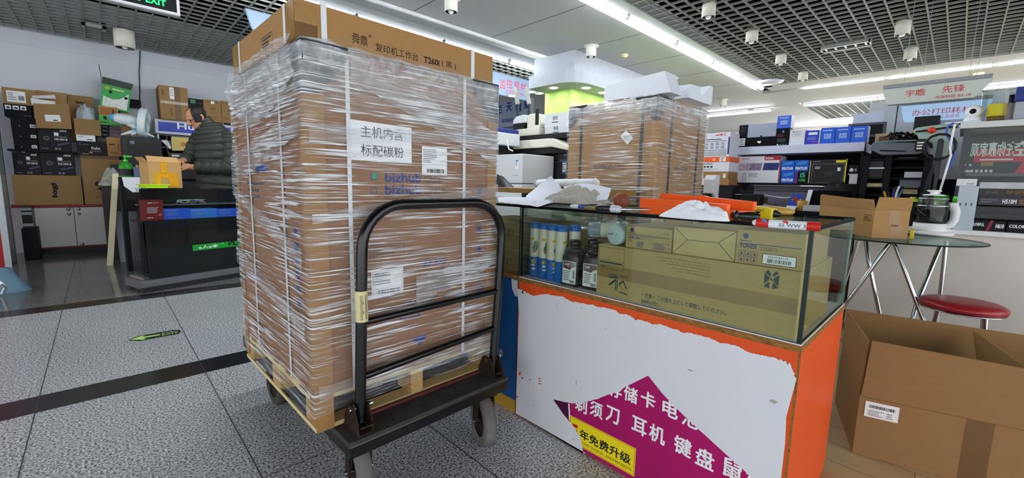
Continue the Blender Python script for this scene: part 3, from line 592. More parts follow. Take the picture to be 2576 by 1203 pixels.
rb = (xr, mag_r[-1][1]-(xr-mag_r[-1][0])*.58)
def jag(pts, a, seed, n=4):
    r = random.Random(seed); o = []
    for p, q in zip(pts, pts[1:]):
        for i in range(n): f = i/n; o.append((p[0]+(q[0]-p[0])*f+r.uniform(-a, a), p[1]+(q[1]-p[1])*f+r.uniform(-a, a)))
    return o+[pts[-1]]
white = [(-YL+.006, .01), (-YL+.007, .3), (-YL+.009, .48)]+jag(U, .0016, 3)+[(xr-.004, .43), (xr-.002, .40), (xr, .36), (xr, .30)]
white += [rb]+mag_r[::-1]+[apex]+jag(mag_t[::-1], .0012, 8)+mag_l[::-1]+[(mag_l[0][0]+.008, .01)]
b = B(); b.poly(fx(X0-.0022), [(-1.09, .008), (xr, .008), (xr, .24), (-.56, .42), (-1.09, .42)], MAG)
PUR = mat('#4a1140', .4, key='dark_purple'); b.poly(fx(X0-.0026), [z5(*p) for p in ((360, 726), (455, 752), (462, 850), (420, 820))], PUR); b.poly(fx(X0-.0027), [z5(*p) for p in ((455, 752), (463, 752), (468, 856), (460, 850))], PAPER)
TXM = fx(X0-.0026)
def word(ch, x, y, sz):                                            # centred at zoomed pixel
    u, v = z5(x, y)
    for k, (du, dv) in enumerate(((0, 0), (.0014, .0006), (-.0014, -.0006), (.0006, -.0014), (-.0006, .0014))): b.text(fx(X0-.0026-k*.00012), ch, u-sz*.5+du, v-sz*.5+dv, sz, PAPER, w=sz*.93)
for ch, x, y in (('存', 742, 672), ('储', 834, 700), ('卡', 938, 732), ('电', 1072, 788), ('池', 1192, 846)): word(ch, x, y, .054)
for ch, x, y in (('剃', 535, 762), ('须', 627, 792), ('刀', 725, 824), ('耳', 885, 890), ('机', 993, 938), ('键', 1147, 1012), ('盘', 1280, 1085), ('鼠', 1453, 1152), ('标', 1590, 1225)): word(ch, x, y, .058)
b.build('magenta_poster', t)
b = B(); b.poly(fx(X0-.0032), white, SHEET)
r = random.Random(4)
SCUFF = mat('#a9a7a2', .8, nz=.2, key='scuff')
for x, y, w_, h_, ma in ((165, 575, 14, 22, ORANGE), (225, 608, 14, 5, ORANGE), (285, 603, 20, 5, ORANGE), (285, 617, 18, 5, ORANGE), (285, 633, 20, 6, ORANGE), (150, 713, 18, 6, ORANGE), (247, 682, 4, 12, SCUFF), (505, 628, 5, 26, SCUFF), (250, 762, 14, 5, SCUFF), (535, 177, 4, 4, INK), (685, 303, 3, 10, SCUFF), (1190, 553, 24, 3, GREYINK), (490, 968, 16, 5, SCUFF), (1690, 740, 22, 12, SCUFF), (388, 165, 3, 20, SCUFF), (180, 600, 14, 12, GREYINK)):
    u, v = z5(x, y); k = .00052; b.poly(fx(X0-.0036), [(u-w_*k, v-h_*k*.4), (u+w_*k*.2, v-h_*k), (u+w_*k, v+h_*k*.5), (u-w_*k*.3, v+h_*k)], ma)
b.build('torn_sheet', t)
b = B(); p = z5(185, 82); b.lathe([(0, .004), (.006, .003), (.0075, 0)], STEEL, 12, M=Matrix.Translation((X0-.0033, -p[0], p[1])) @ Matrix.Rotation(-PI/2, 4, 'Y')); b.build('screw_head', t)
b = B(); q = [z5(484, 830), z5(864, 1020), z5(856, 1164), z5(484, 985)]
u0, u1 = q[0][0], q[1][0]; v0, v1 = q[3][1], q[0][1]
u0 = z5(500, 900)[0]-.03; b.quad(fx(X0-.0028), u0, u1, v0-.004, v1+.004, MAG)
b.quad(fx(X0-.0030), u0, u1, v0, v1, YELP); b.frame(fx(X0-.0031), u0+.003, u1-.003, v0+.003, v1-.003, .0018, mat('#c23a18', .5, key='red_ink'))
b.text(fx(X0-.0031), '5', u0+.012, v0+.028, .05, mat('#c81c1c', .5, key='red_ink'), bold=.05); [b.text(fx(X0-.00305-k*.00003), '年免费升级', u0+.052+du, v0+.034+dv, .037, INK, w=u1-u0-.07) for k, (du, dv) in enumerate(((0, 0), (.001, .0005), (-.001, -.0005), (.0005, -.001), (-.0005, .001)))]
b.text(fx(X0-.0031), '将于2008年11月30日前注册，以获得5年免费升级服务时间。', u0+.052, v0+.012, .013, INK, w=u1-u0-.06); b.build('yellow_sticker', t)
# glass case
def pane(x0, x1, y0, y1, z0, z1, thin, nm='glass_pane', ed=GE):
    b = B(); k = dict(x='lr', y='fk', z='bt')[thin]; b.box(x0, x1, y0, y1, z0, z1, ed, mats={c: G_ for c in k}); return b.build(nm, t)
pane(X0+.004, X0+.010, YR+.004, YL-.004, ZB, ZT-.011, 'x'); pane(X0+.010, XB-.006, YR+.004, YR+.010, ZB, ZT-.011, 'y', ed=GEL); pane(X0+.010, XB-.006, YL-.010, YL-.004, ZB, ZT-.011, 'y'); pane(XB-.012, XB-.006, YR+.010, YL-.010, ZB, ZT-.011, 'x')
pane(X0-.003, XB-.02, YR-.002, YL+.002, ZT-.011, ZT, 'z', 'glass_top', mat('#060a0a', .5, spec=.08, key='dark_glass_edge'))
b = B(); b.cube(X0+.0035, X0+.013, YR+.0035, YR+.0135, ZB, ZT-.0115, GE); b.build('corner_seal', t)
GT = ZT
# ---- things inside the case
def face_box(name, label, x0, x1, y0, y1, z0, z1, ma, cat='carton', group=None, bevel=.0015, paint=None, parts=None):
    t = thing(name, label, cat, ((x0+x1)/2, (y0+y1)/2, z0), group=group); b = B(); b.cube(min(x0, x1), max(x0, x1), min(y0, y1), max(y0, y1), z0, z1, ma)
    if paint: paint(b, ML(x0-.0008, 0, 0))
    b.build('box_body', t, bevel=bevel)
    if parts: parts(t)
    return t
OLIVE = mat('#b39c68', .7, nz=.05, sc_=20, stretch=(1, 1, 4), spec=.25, key='kraft_olive'); OLIVEL = mat('#c6b078', .65, nz=.04, sc_=20, key='kraft_olive'); NAVY = mat('#31466f', .7, nz=.05, key='navy_ink'); TEAL = mat('#2d4a4c', .75, nz=.06, key='teal_ink')
lx = 1.302; zf = ZB+.0005
def pl(px, py, x=lx): v = at(px, py, X=x); return -v.y, v.z
def paint(b, M):
    u, v = pl(1505, 672); u1, v1 = pl(1572, 628); b.frame(M, u, u1, v, v1, .0012, TEAL); b.quad(M, u, u1, v+.016, v+.017, TEAL); b.quad(M, u, u1, v+.03, v+.031, TEAL); b.lines(M, u+.005, u1-.004, v+.018, v+.029, 1, TEAL, .5, 3, .1); b.lines(M, u+.012, u+.03, v+.004, v+.013, 1, TEAL, .5, 3, .1)
    b.quad(ML(lx-.0006, 0, 0), -.893, -.262, .700, .745, mat('#8e743c', .3, nz=.08, spec=.6, key='packing_tape'))
    u, v = pl(1527, 742); u1, v1 = pl(1580, 700); b.text(M, 'TRANSIT TESTED', u, v1-.002, .0075, TEAL, w=u1-u, bold=.02)
    for q in (((0, .9), (.55, .98), (.5, .88), (.2, .85), (.12, .83)), ((.02, .42), (.38, .82), (.44, .80), (.44, .2), (.40, .2), (.40, .70), (.28, .55), (.10, .38)), ((.48, .8), (.52, .8), (.52, .2), (.48, .2)), ((.56, .6), (.78, .84), (.99, .4), (.95, .36), (.78, .72), (.6, .52)), ((.56, .56), (.6, .56), (.95, .14), (.6, .17), (.60, .12), (1.02, .06))):
        b.poly(M, [(u+(u1-u)*a, v+(v1-v)*(.15+c*.85)) for a, c in q], TEAL)
    b.frame(M, u, u1, v-.022, v-.004, .0009, TEAL); b.lines(M, u+.003, u1-.003, v-.02, v-.006, 3, TEAL, .4, 2)
    u, v = pl(1645, 708); u1, v1 = pl(1788, 660)
    r = random.Random(2)
    for i, s_ in enumerate(('For basic managing see inside', 'Attention use for service only', 'Pour toute consultation', 'Con nuovo rispetto del cliente', 'Diese Seite nach oben')):
        ww = (u1-u)*(1-.12*i*.9); vv = v1-.010-i*.0095; b.text(M @ MT(u1, vv+.0058, 0) @ Matrix.Rotation(PI, 4, 'Z'), s_, 0, 0, .0058, mat('#6f6a4c', .8, key='faded_ink'), w=ww)
    u, v = pl(1614, 742); u1, _ = pl(1820, 742); b.text(M, '－注意－ この面を上にして保管してください。', u, v-.006, .0155, TEAL, w=u1-u+.012, bold=.01)
    b.text(M, '此面朝上存放。', u, v-.026, .0125, TEAL, w=.062, bold=.01)
    u, v = pl(1941, 703); 
    for s_ in (-1, 1): b.poly(M, [(u+s_*.003, v-.026), (u+s_*.017, v-.022), (u+s_*.018, v+.016), (u+s_*.010, v+.025), (u+s_*.002, v+.015), (u+s_*.006, v)], TEAL)
    Mx = ML(lx-.0012, 0, 0); b.poly(Mx, [(u-.02, v+.018), (u-.018, v+.021), (u+.02, v-.018), (u+.018, v-.021)], OLIVE); b.poly(Mx, [(u+.02, v+.018), (u+.018, v+.021), (u-.02, v-.018), (u-.018, v-.021)], OLIVE)
    for s_ in (0,): b.poly(Mx, [(u-.02, v+.019), (u-.019, v+.02), (u+.02, v-.019), (u+.019, v-.02)], TEAL)
face_box('long_carton', 'long olive brown carton with warning print lying inside the glass case', lx, lx+.40, .262, .893, zf, .817, OLIVE, paint=paint)
def tr_paint(u, v, u1, v1, word_, code):
    def p(b, M):
        w_, h = u1-u, v1-v; b.disc(M, u+w_*.14, v+h*.82, .0075, NAVY, 18); b.lines(ML(1.3193, 0, 0), u+w_*.10, u+w_*.18, v+h*.76, v+h*.88, 3, OLIVE, .3, 1, 0); b.lines(M, u+w_*.05, u+w_*.24, v+h*.655, v+h*.70, 1, NAVY, .5, 1, .1)
        b.quad(M, u+w_*.05, u1-w_*.04, v+h*.585, v+h*.61, NAVY); return w_, h
    def q(b, M):
        w_, h = p(b, M)
        if word_ == 'TONER':
            b.text(M, 'TONER', u+w_*.05, v+h*.46, .0125, NAVY, w=.047, bold=.02); b.frame(M, u+w_*.38, u+w_*.62, v+h*.45, v+h*.54, .0008, NAVY); b.text(M, 'TN-324', u+w_*.42, v+h*.465, .005, NAVY)
            for i in range(3):
                for j in range(2): a = u+w_*.05+i*.017; c = v+h*.05+j*.017; b.frame(M, a, a+.015, c, c+.0155, .0008, NAVY); b.poly(M, [(a+.004, c+.003), (a+.011, c+.004), (a+.0075, c+.0125)], NAVY)
            b.quad(M, u+w_*.42, u1-w_*.09, v+h*.06, v+h*.36, PAPER); M2 = ML(1.3190, 0, 0); b.frame(M2, u+w_*.42, u1-w_*.09, v+h*.06, v+h*.36, .0015, INK); b.bars(M2, u+w_*.50, u1-w_*.16, v+h*.11, v+h*.22, INK, 5); b.text(M2, '3050042135', u+w_*.50, v+h*.25, .006, INK, w=w_*.3)
        else:
            b.text(M, 'DEVELOPER', u+w_*.06, v+h*.42, .0085, NAVY, w=.045, bold=.02); b.text(M, '[DV610]', u+w_*.06+.048, v+h*.42, .0085, GREYINK); b.text(M, 'KPN', u+w_*.06, v+h*.30, .006, NAVY); b.lines(M, u+w_*.25, u+w_*.48, v+h*.06, v+h*.33, 4, NAVY, .45, 5); b.text(M, code, u1-w_*.22, v+h*.74, .007, NAVY, w=w_*.17)
            b.frame(M, u+w_*.62, u1-w_*.05, v+h*.05, v+h*.35, .0007, NAVY); b.lines(M, u+w_*.64, u1-w_*.07, v+h*.07, v+h*.33, 6, NAVY, .4, 6)
    return q
face_box('developer_box', 'olive box printed DEVELOPER standing on the long carton in the case', 1.320, 1.62, .626, .793, .8175, .893, OLIVE, paint=tr_paint(-.793, .8175, -.626, .893, 'D', 'A1UC600'))
t2 = thing('wrapped_box', 'plain pale box with folded envelope end between two printed boxes in the case', 'carton', (1.45, .527, .8175))
b = B(); y0, y1, z0, z1 = .434, .622, .8175, .905; b.cube(1.324, 1.62, y0, y1, z0, z1, OLIVEL); b.build('box_body', t2, bevel=.001)
b = B(); c1 = (1.3215, .575, .866); c2 = (1.3215, .482, .868); v_ = [(1.3235, y1, z0), (1.3235, y0, z0), (1.3235, y0, z1), (1.3235, y1, z1), c1, c2]
b.add(v_, [(0, 1, 5, 4), (1, 2, 5), (2, 3, 4, 5), (3, 0, 4)], OLIVEL)
for p, q in ((0, 4), (1, 5), (2, 5), (3, 4), (4, 5)): b.tube([Vector(v_[p])-Vector((.0012, 0, 0)), Vector(v_[q])-Vector((.0012, 0, 0))], .0007, TEAL, 5)
b.build('folded_end', t2)
face_box('toner_box', 'olive box printed TONER with a barcode label standing on the long carton', 1.320, 1.62, .264, .431, .8175, .914, OLIVE, paint=tr_paint(-.431, .8175, -.264, .914, 'TONER', ''))
# blue and white bottles
CANB = mat('#1f6fc4', .3, nz=.04, key='can_blue'); CANW = mat('#e9e6d2', .3, nz=.03, key='can_white'); CY = mat('#e2b52a', .4, key='can_yellow')
def can_bottle(x, y, k, lab):
    t = thing('spray_bottle', lab, 'bottle', (x, y, zf), group='blue and white bottles in the case'); r = .0235; H_ = .232
    b = B(); M = MT(x, y, zf); b.lathe([(0, 0), (r*.97, .0), (r, .004), (r, .087)], CANB, 28, M=M); b.lathe([(r, .087), (r, .208)], CANW, 28, M=M)
    def wrap(a, z, w_, h_, ma, n=10, el=True):
        pts = []
        for i in range(n):
            an = 2*PI*i/n; da = w_/2*math.cos(an); dz = h_/2*math.sin(an); pts.append((x+(r+.0006)*math.cos(a+da/r), y+(r+.0006)*math.sin(a+da/r), zf+z+dz))
        b.add(pts, [tuple(range(n))], ma)
    a = PI+.5+k*.35
    wrap(a-.25, .165, .018, .012, CY); wrap(a+.35, .135, .02, .045, mat('#6f9a4a', .4, nz=.4, sc_=200, key='leafy_print')); wrap(a+.2, .125, .022, .03, mat('#35507a', .4, nz=.5, sc_=200, key='print')); wrap(a+.1, .115, .014, .022, mat('#c07a3a', .4, key='print'))
    wrap(a, .068, .022, .018, CY); wrap(a-.1, .052, .016, .009, PAPER); wrap(a, .036, .018, .008, PAPER)
    b.build('bottle_body', t); b = B(); b.lathe([(r+.0006, .2082), (r+.0006, .226), (r*.9, H_-.002), (r*.86, H_), (0, H_)], CANB, 28, M=M); b.build('cap', t)
for k, (x, y) in enumerate(((1.334, 1.238), (1.338, 1.189), (1.334, 1.140), (1.330, 1.091))): can_bottle(x, y, k, 'blue and white bottle in the case, %s from the left' % ORD[k])
can_bottle(1.387, 1.068, 4, 'blue and white bottle standing behind the others beside the black bottles')
BPL = mat('#1c1b1c', .28, nz=.1, spec=.5, key='black_plastic'); DRED = mat('#7d1f1f', .5, key='dark_red')
def black_bottle(x, y, lab, rz, paintit=True):
    t = thing('toner_bottle', lab, 'bottle', (x, y, zf), rz, group='black toner bottles'); b = B(); w_ = .036
    rows = []
    for z, s_, c in ((0, .94, .006), (.005, 1, .008), (.112, 1, .008), (.124, .96, .01), (.132, .86, .014), (.138, .55, .017)):
        rows.append([(px*s_, py*s_, z) for px, py in rr(-w_, w_, -w_, w_, c, 3)])
    n = len(rows[0]); vs = [p for r_ in rows for p in r_]; fs = [tuple(range(n))[::-1]]+[(k*n+i, k*n+(i+1) % n, (k+1)*n+(i+1) % n, (k+1)*n+i) for k in range(len(rows)-1) for i in range(n)]
    b.add(vs, fs, BPL, True); b.build('bottle_body', t, local=True)
    b = B(); b.lathe([(.032, .136), (.035, .141), (.033, .147), (.021, .149), (.021, .158), (.023, .159), (.023, .18), (.0, .182)], BPL, 24); b.build('cap', t, local=True)
    if paintit:
        b = B(); M = ML(-w_-.001, 0, 0); b.prism(M, rr(-.03, .03, .012, .1, .004, 3), .0006, PAPER); M = ML(-w_-.0016, 0, 0); b.poly(M, [(-.028, .098), (-.028, .072), (.004, .066), (.012, .076), (.028, .08), (.028, .098)], DRED)
        M = ML(-w_-.002, 0, 0); b.text(M, 'S-05', -.022, .082, .009, PAPER, bold=.03); b.lines(M, -.026, .008, .022, .064, 6, GREYINK, .4, 3); b.bars(M, .016, .026, .034, .066, INK, 2, 5); b.bars(M, .004, .026, .015, .026, INK, 6, 12); b.build('bottle_label', t, local=True)
black_bottle(1.334, 1.024, 'black plastic bottle with red and white label beside the blue bottles', .12); black_bottle(1.352, .940, 'black plastic bottle with red and white label beside the long carton', .16); black_bottle(1.432, 1.01, 'black plastic bottle half hidden behind two labelled black bottles', 0, False)
# carton, drum, cylinder and bag behind them
face_box('small_carton', 'olive carton under the clear plastic bag at the back of the case', 1.52, 1.80, .90, 1.25, zf, .838, OLIVE)
GRY = mat('#8f9aa8', .3, nz=.1, key='grey_plastic'); PALE = mat('#bcd0d8', .35, nz=.03, key='pale_plastic')
face_box('low_carton', 'dark brown carton under the grey drum between black bottles and long carton', 1.40, 1.51, .90, .965, zf, .822, CARDD)
t2 = thing('drum_cartridge', 'grey drum cartridge with white label lying above the black bottles', 'drum cartridge', (1.42, .95, .823)); c0 = Vector((1.395, 1.005, .854)); dr = Vector((.45, -1, .02)).normalized()
M = Matrix.Translation(c0) @ dr.to_track_quat('Z', 'Y').to_matrix().to_4x4()
b = B(); b.lathe([(0, .006), (.01, .004), (.012, 0), (.027, 0), (.030, .004), (.030, .05)], GRY, 24, M=M); b.lathe([(.03, .05), (.029, .052), (.029, .125), (.027, .127), (0, .127)], CANW, 24, M=M); b.build('drum', t2)
b = B(); 
for i in range(6): b.tube([M @ Vector((.0305*math.cos(i), .0305*math.sin(i), .008)), M @ Vector((.0305*math.cos(i), .0305*math.sin(i), .045))], .002, PALE, 6)
b.build('rib', t2)
t2 = thing('toner_cylinder', 'pale blue round cylinder with slotted end lying beside the developer box', 'cylinder', (1.36, .845, .818)); M = Matrix.Translation((1.318, .838, .8555)) @ Vector((1, -.12, 0)).normalized().to_track_quat('Z', 'Y').to_matrix().to_4x4()
b = B(); b.lathe([(0, 0), (.033, 0), (.0365, .003), (.0375, .01), (.0375, .03), (.034, .034), (.034, .26), (0, .26)], PALE, 30, M=M); b.build('cylinder', t2)
b = B()
for s_ in (-1, 1): b.prism(ML(1.3168, 0, 0), [(-.838+s_*.006, .856), (-.838+s_*.026, .853), (-.838+s_*.026, .858), (-.838+s_*.006, .861)], -.0006, GREYINK)
b.build('slot', t2)
BAGM = film_mat(.9, (.5, 1.1, -.6), .16, None, 'bag')
t2 = B()
def bag(u, v): y = .86+u*.42; x = 1.47+v*.3; h = .05*math.sin(PI*min(1, max(0, u)))*math.sin(PI*v); return (x, y, .8385+h*(.8+.5*_n.noise(Vector((x*25, y*25, 0))))+.002)
t2.grid(bag, 40, 24, BAGM); tag(t2.build('plastic_bag', loc=(1.62, 1.07, .84)), 'crumpled clear plastic bag on the carton at the back of the case', 'plastic bag')
# ---- the neighbouring counter to the left
BLU = mat('#15508e', .4, nz=.05, key='blue_laminate')
t = thing('blue_counter', 'blue fronted glass counter with yellow foot strip behind the hand truck', 'display counter', (1.6, 1.75, 0))
b = B(); b.cube(1.281, XB, 1.283, 2.22, .06, .615, BLU); b.text(ML(1.2802, 0, 0), '选', -1.40, .24, .03, PAPER); b.build('cabinet', t)
b = B(); b.cube(1.279, XB, 1.283, 2.22, .0, .0595, mat('#b98f2c', .5, key='yellow_strip')); b.build('foot_strip', t)
b = B(); b.cube(1.277, XB+.002, 1.281, 2.222, .6155, ZB, OSB); b.build('top_board', t)
b = B(); b.prism(ML(1.2805, 0, 0), [(-1.30, .54), (-1.285, .54), (-1.285, .612), (-1.325, .612), (-1.32, .57)], .0006, SHEET); b.build('torn_sheet', t)
pane(1.283, 1.289, 1.285, 2.218, ZB, ZT-.011, 'x'); pane(1.289, XB-.006, 1.285, 1.291, ZB, ZT-.011, 'y'); pane(1.28, XB-.02, 1.281, 2.22, ZT-.011, ZT, 'z', 'glass_top', mat('#060a0a', .5, spec=.08, key='dark_glass_edge'))
face_box('case_carton', 'olive carton lying low inside the blue fronted counter', 1.33, 1.7, 1.31, 1.75, zf, .735, OLIVE, group='cartons in the blue counter', paint=lambda b, M: b.text(M, '0 !', -1.42, .66, .03, TEAL)); face_box('case_carton', 'olive carton lying on another inside the blue fronted counter', 1.34, 1.7, 1.32, 1.75, .7355, .85, OLIVE, group='cartons in the blue counter', paint=lambda b, M: b.text(M, '0 I', -1.42, .79, .03, TEAL))
# ================================================================== the second tall carton, copiers, signs, green booth
cc = at(1658, 240, Z=1.62); cx, cy = cc.x, cc.y; cyl = at(1434, 268, X=cx).y; cxr = at(1780, 276, Y=cy).x; ct = 1.62
t = thing('copier_carton', 'second tall copier carton with dark straps and white foam on top, behind the glass counter', 'carton', ((cx+cxr)/2, (cy+cyl)/2, 0))
K3 = mat('#a58158', .75, nz=.05, sc_=26, stretch=(1, 1, 5), spec=.2, key='kraft'); DSTR = mat('#3a3d44', .5, nz=.05, key='dark_strap')
b = B(); b.cube(cx, cxr, cy, cyl, .13, ct, K3); M = ML(cx-.001, 0, 0); R_ = MF(0, cy-.001, 0)
def q5(px, py): v = at(px, py, X=cx); return -v.y, v.z
u, v = q5(1494, 428); u1, _ = q5(1541, 428); u2, _ = q5(1574, 428); b.text(M, 'bizhub', u, v+.002, .042, mat('#54626f', .75, key='slate_ink'), w=u1-u); b.text(M, 'C750i', u1+.006, v+.003, .029, mat('#54626f', .75, key='slate_ink'), w=u2-u1-.006)
b.quad(ML(cx-.0006, 0, 0), -cyl, -cy, q5(1540, 312)[1]-.002, q5(1540, 312)[1]+.002, CARDD)
for py, h in ((500, .06), (540, .06)): u, v = q5(1588, py); b.frame(M, u-.022, u+.022, v, v+h, .003, mat('#54626f', .75, key='slate_ink'))
u, v = q5(1578, 500); b.poly(M, [(u+.004, v+.01), (u+.010, v+.01), (u+.010, v+.04), (u+.014, v+.04), (u+.007, v+.052), (u, v+.04), (u+.004, v+.04)], mat('#54626f', .75, key='slate_ink'))
v = at(1700, 424, Y=cy); b.text(R_, 'bizhub C750i', v.x-.02, v.z-.015, .03, mat('#54626f', .75, key='slate_ink'), w=.2)
b.build('box_body', t)
def gq(py): return q5(1577, py)
u, v = gq(346); b = B(); s_ = .05; b.poly(ML(cx-.004, 0, 0), [(u-s_, v+.01), (u+.01, v-s_), (u+s_, v-.005), (u-.008, v+s_)], PAPER); b.lines(ML(cx-.005, 0, 0), u-.025, u+.03, v-.015, v+.012, 3, GREYINK, .3); b.build('shipping_label', t)
for px in (1460, 1611):
    u, _ = q5(px, 400); b = B(); b.box(cx-.003, cx-.0015, -u-.011, -u+.011, .13, ct+.002, DSTR); b.build('strap', t)
for px in (1682, 1750):
    x = at(px, 420, Y=cy).x; b = B(); b.box(x-.013, x+.013, cy-.003, cy-.0015, .13, ct+.002, DSTR); b.build('strap', t)
b = B(); b.cube(cx-.003, cx+.03, cy-.003, cy-.0005, .13, ct-.06, CARDL); b.cube(cx-.003, cx-.0005, cy, cy+.04, .13, ct-.06, CARDL); b.build('edge_protector', t)
for yy, s_ in ((cy, 1), (cyl, -1)):
    b = B(); b.prism(ML(cx-.004, 0, 0), [(-yy, ct+.004), (-yy-s_*.17, ct+.004), (-yy-s_*.10, ct-.07), (-yy-s_*.03, ct-.155), (-yy, ct-.16)], .003, CAPM)
    if s_ > 0: b.prism(MF(0, cy-.004, 0), [(cx, ct+.004), (cx+.17, ct+.004), (cx+.1, ct-.06), (cx+.03, ct-.155), (cx, ct-.16)], .003, CAPM)
    b.build('corner_cap', t)
FILM2 = film_mat(.7, (-.12, .10, -.3), .05, (1.42, 1.6, .8), 'film_b')
film_shell(cx-.014, cxr+.012, cy-.014, cyl+.012, .2, ct+.012, FILM2, 8.1, nz=70, topin=.06, amp=.006).build('stretch_film', t)
b = B(); b.cube(cx, cxr, cy, cyl, 0.0, .128, PINE); b.build('pallet_base', t)
FOAM = mat('#e3e9f2', .7, nz=.03, sc_=60, bump=.05, key='foam')
b = B(); zf2 = ct+.02
y0 = at(1680, 225, X=cx+.04).y; y1 = at(1520, 238, X=cx+.04).y
b.prism(ML(cx+.04, 0, 0), [(-y1, zf2), (-y0-.02, zf2), (-y0+.02, zf2+.0), (-y0-.03, zf2+.14), (-y1+.02, zf2+.11), (-y1, zf2+.09)], -.16, FOAM)
b.prism(ML(cx+.2, 0, 0), [(-y1, zf2), (-cy-.17, zf2), (-cy-.17, zf2+.05), (-y1, zf2+.05)], -.40, FOAM); tag(b.build('foam_tray', loc=(cx+.3, (cy+cyl)/2, zf2), weld=False), 'long white foam packing block lying on the second tall carton', 'packing foam')
b = B(); x0, x1 = at(1690, 232, Y=cy+.05).x, at(1752, 240, Y=cy+.05).x
b.prism(MF(0, cy+.03, 0), [(x0, zf2), (x1, zf2), (x1, zf2+.13), (x1-.05, zf2+.135), (x1-.16, zf2+.05), (x0+.21, zf2+.05), (x0+.18, zf2+.10), (x0+.02, zf2+.09)], .10, FOAM); tag(b.build('foam_tray', loc=(x0+.3, cy+.06, zf2)), 'notched white foam block on the right edge of the second tall carton', 'packing foam')
# ---- copier with scanner, behind and to the left
BEI = mat('#d9d6c6', .45, nz=.03, key='beige_plastic'); LGR = mat('#cfd3d6', .4, nz=.03, key='light_plastic'); CHAR = mat('#26282d', .4, nz=.08, key='charcoal_plastic')
cX = 3.75
def q6(px, py, X=cX): v = at(px, py, X=X); return v.y, v.z
ya, _ = q6(1312, 400); yb = q6(1445, 400)[0]; z_s = q6(1380, 355)[1]; z_b = q6(1380, 370)[1]
t = thing('copier', 'charcoal office copier with beige scanner lid behind the cloth and papers', 'copier', (cX+.3, (ya+yb)/2, 0))
zb2 = q6(1350, 408)[1]
b = B(); b.cube(cX, cX+.6, yb, ya, .02, zb2, CHAR); M = ML(cX-.001, 0, 0); v = q6(1335, 418); b.disc(M, -v[0], v[1], .028, mat('#2b4fa8', .4, key='badge_blue')); b.text(ML(cX-.0016, 0, 0), '◖', -v[0]-.014, v[1]-.012, .022, PAPER); b.text(M, '———', -v[0]-.045, v[1]-.06, .01, PAPER, w=.09)
v = q6(1420, 420); b.quad(M, -v[0]-.03, -v[0]+.025, v[1]-.07, v[1]+.06, mat('#5b83b8', .5, key='sticker_blue')); b.quad(ML(cX-.0016, 0, 0), -v[0]-.026, -v[0]+.02, v[1]-.05, v[1]+.04, PAPER); b.lines(ML(cX-.002, 0, 0), -v[0]-.022, -v[0]+.016, v[1]-.04, v[1]+.035, 4, INK, .5); b.disc(M, -v[0], v[1]+.13, .012, mat('#7d9a6a', .5, key='badge_green')); b.build('body', t, bevel=.008)
b = B(); y1_ = q6(1402, 400)[0]; b.cube(cX+.05, cX+.6, y1_, ya, zb2+.001, z_b-.09, BLACK); b.cube(cX, cX+.6, yb, y1_-.001, zb2+.001, z_b-.08, CHAR); b.build('paper_gap', t)
b = B(); b.prism(MF(0, yb+.2, 0), [(cX-.01, zb2), (cX+.25, zb2), (cX+.35, zb2+.07), (cX+.33, zb2+.075), (cX+.22, zb2+.02), (cX-.01, zb2+.02)], ya-yb-.22, mat('#4c5058', .35, key='tray_grey')); b.build('output_tray', t)
b = B(); yl2 = q6(1285, 360)[0]; b.cube(cX-.05, cX+.6, yb-.02, yl2, z_b-.08, z_b-.01, BLACK); b.build('scanner_unit', t, bevel=.01)
b = B(); b.cube(cX-.08, cX+.55, yb+.3, yl2+.02, z_b-.009, z_s+.02, BEI); b.prism(ML(cX-.13, 0, 0), [(-yb-.3, z_b-.0), (-yb+.05, z_b-.07), (-yb+.05, z_b-.03), (-yb-.22, z_s+.01), (-yb-.3, z_s+.01)], -.35, BEI); b.build('scanner_lid', t, bevel=.012)
b = B(); b.cube(cX-.05, cX+.6, yb, yl2, z_s+.021, z_s+.075, BLACK); b.build('lid_cover', t)
zc_ = z_s+.0755
# beige top device and two white cartons
ya2, yb2 = q6(1292, 320)[0], q6(1358, 320)[0]; zt2 = q6(1325, 288)[1]
t = thing('coffee_machine', 'beige rounded machine with dark hood standing on the copier beside two white cartons', 'machine', (cX+.2, (ya2+yb2)/2, zc_)); b = B(); b.cube(cX-.02, cX+.3, yb2, ya2, zc_, zc_+.09, BEI); b.build('base', t, bevel=.01)
h = zt2-zc_; ym = ya2-(ya2-yb2)*.52; b = B(); b.prism(ML(cX+.0, 0, 0), [(-ym, zc_+.0905), (-yb2, zc_+.0905), (-yb2, zc_+h*.9), (-yb2-.06, zc_+h), (-ym+.04, zc_+h), (-ym, zc_+h*.92)], -.28, BEI); b.build('column', t, bevel=.008)
b = B(); b.prism(ML(cX-.02, 0, 0), [(-ya2+.01, zc_+h*.62), (-ym-.002, zc_+h*.62), (-ym-.002, zc_+h*.96), (-ym-.05, zc_+h*1.0), (-ya2+.06, zc_+h*.95), (-ya2+.01, zc_+h*.8)], -.28, LGR); b.build('head', t, bevel=.008)
b = B(); b.prism(ML(cX-.02, 0, 0), [(-ya2+.015, zc_+h*.34), (-ym-.03, zc_+h*.36), (-ym-.008, zc_+h*.615), (-ya2+.015, zc_+h*.615)], -.2, BLACK); b.build('dark_hood', t)
b = B(); b.box(cX-.002, cX, yb2+.02, yb2+.075, zc_+.12, zc_+.30, BLACK); b.build('side_panel', t)
ya3, yb3 = q6(1361, 335)[0], q6(1423, 340)[0]; zmid = q6(1390, 320)[1]; ztp = q6(1390, 286)[1]
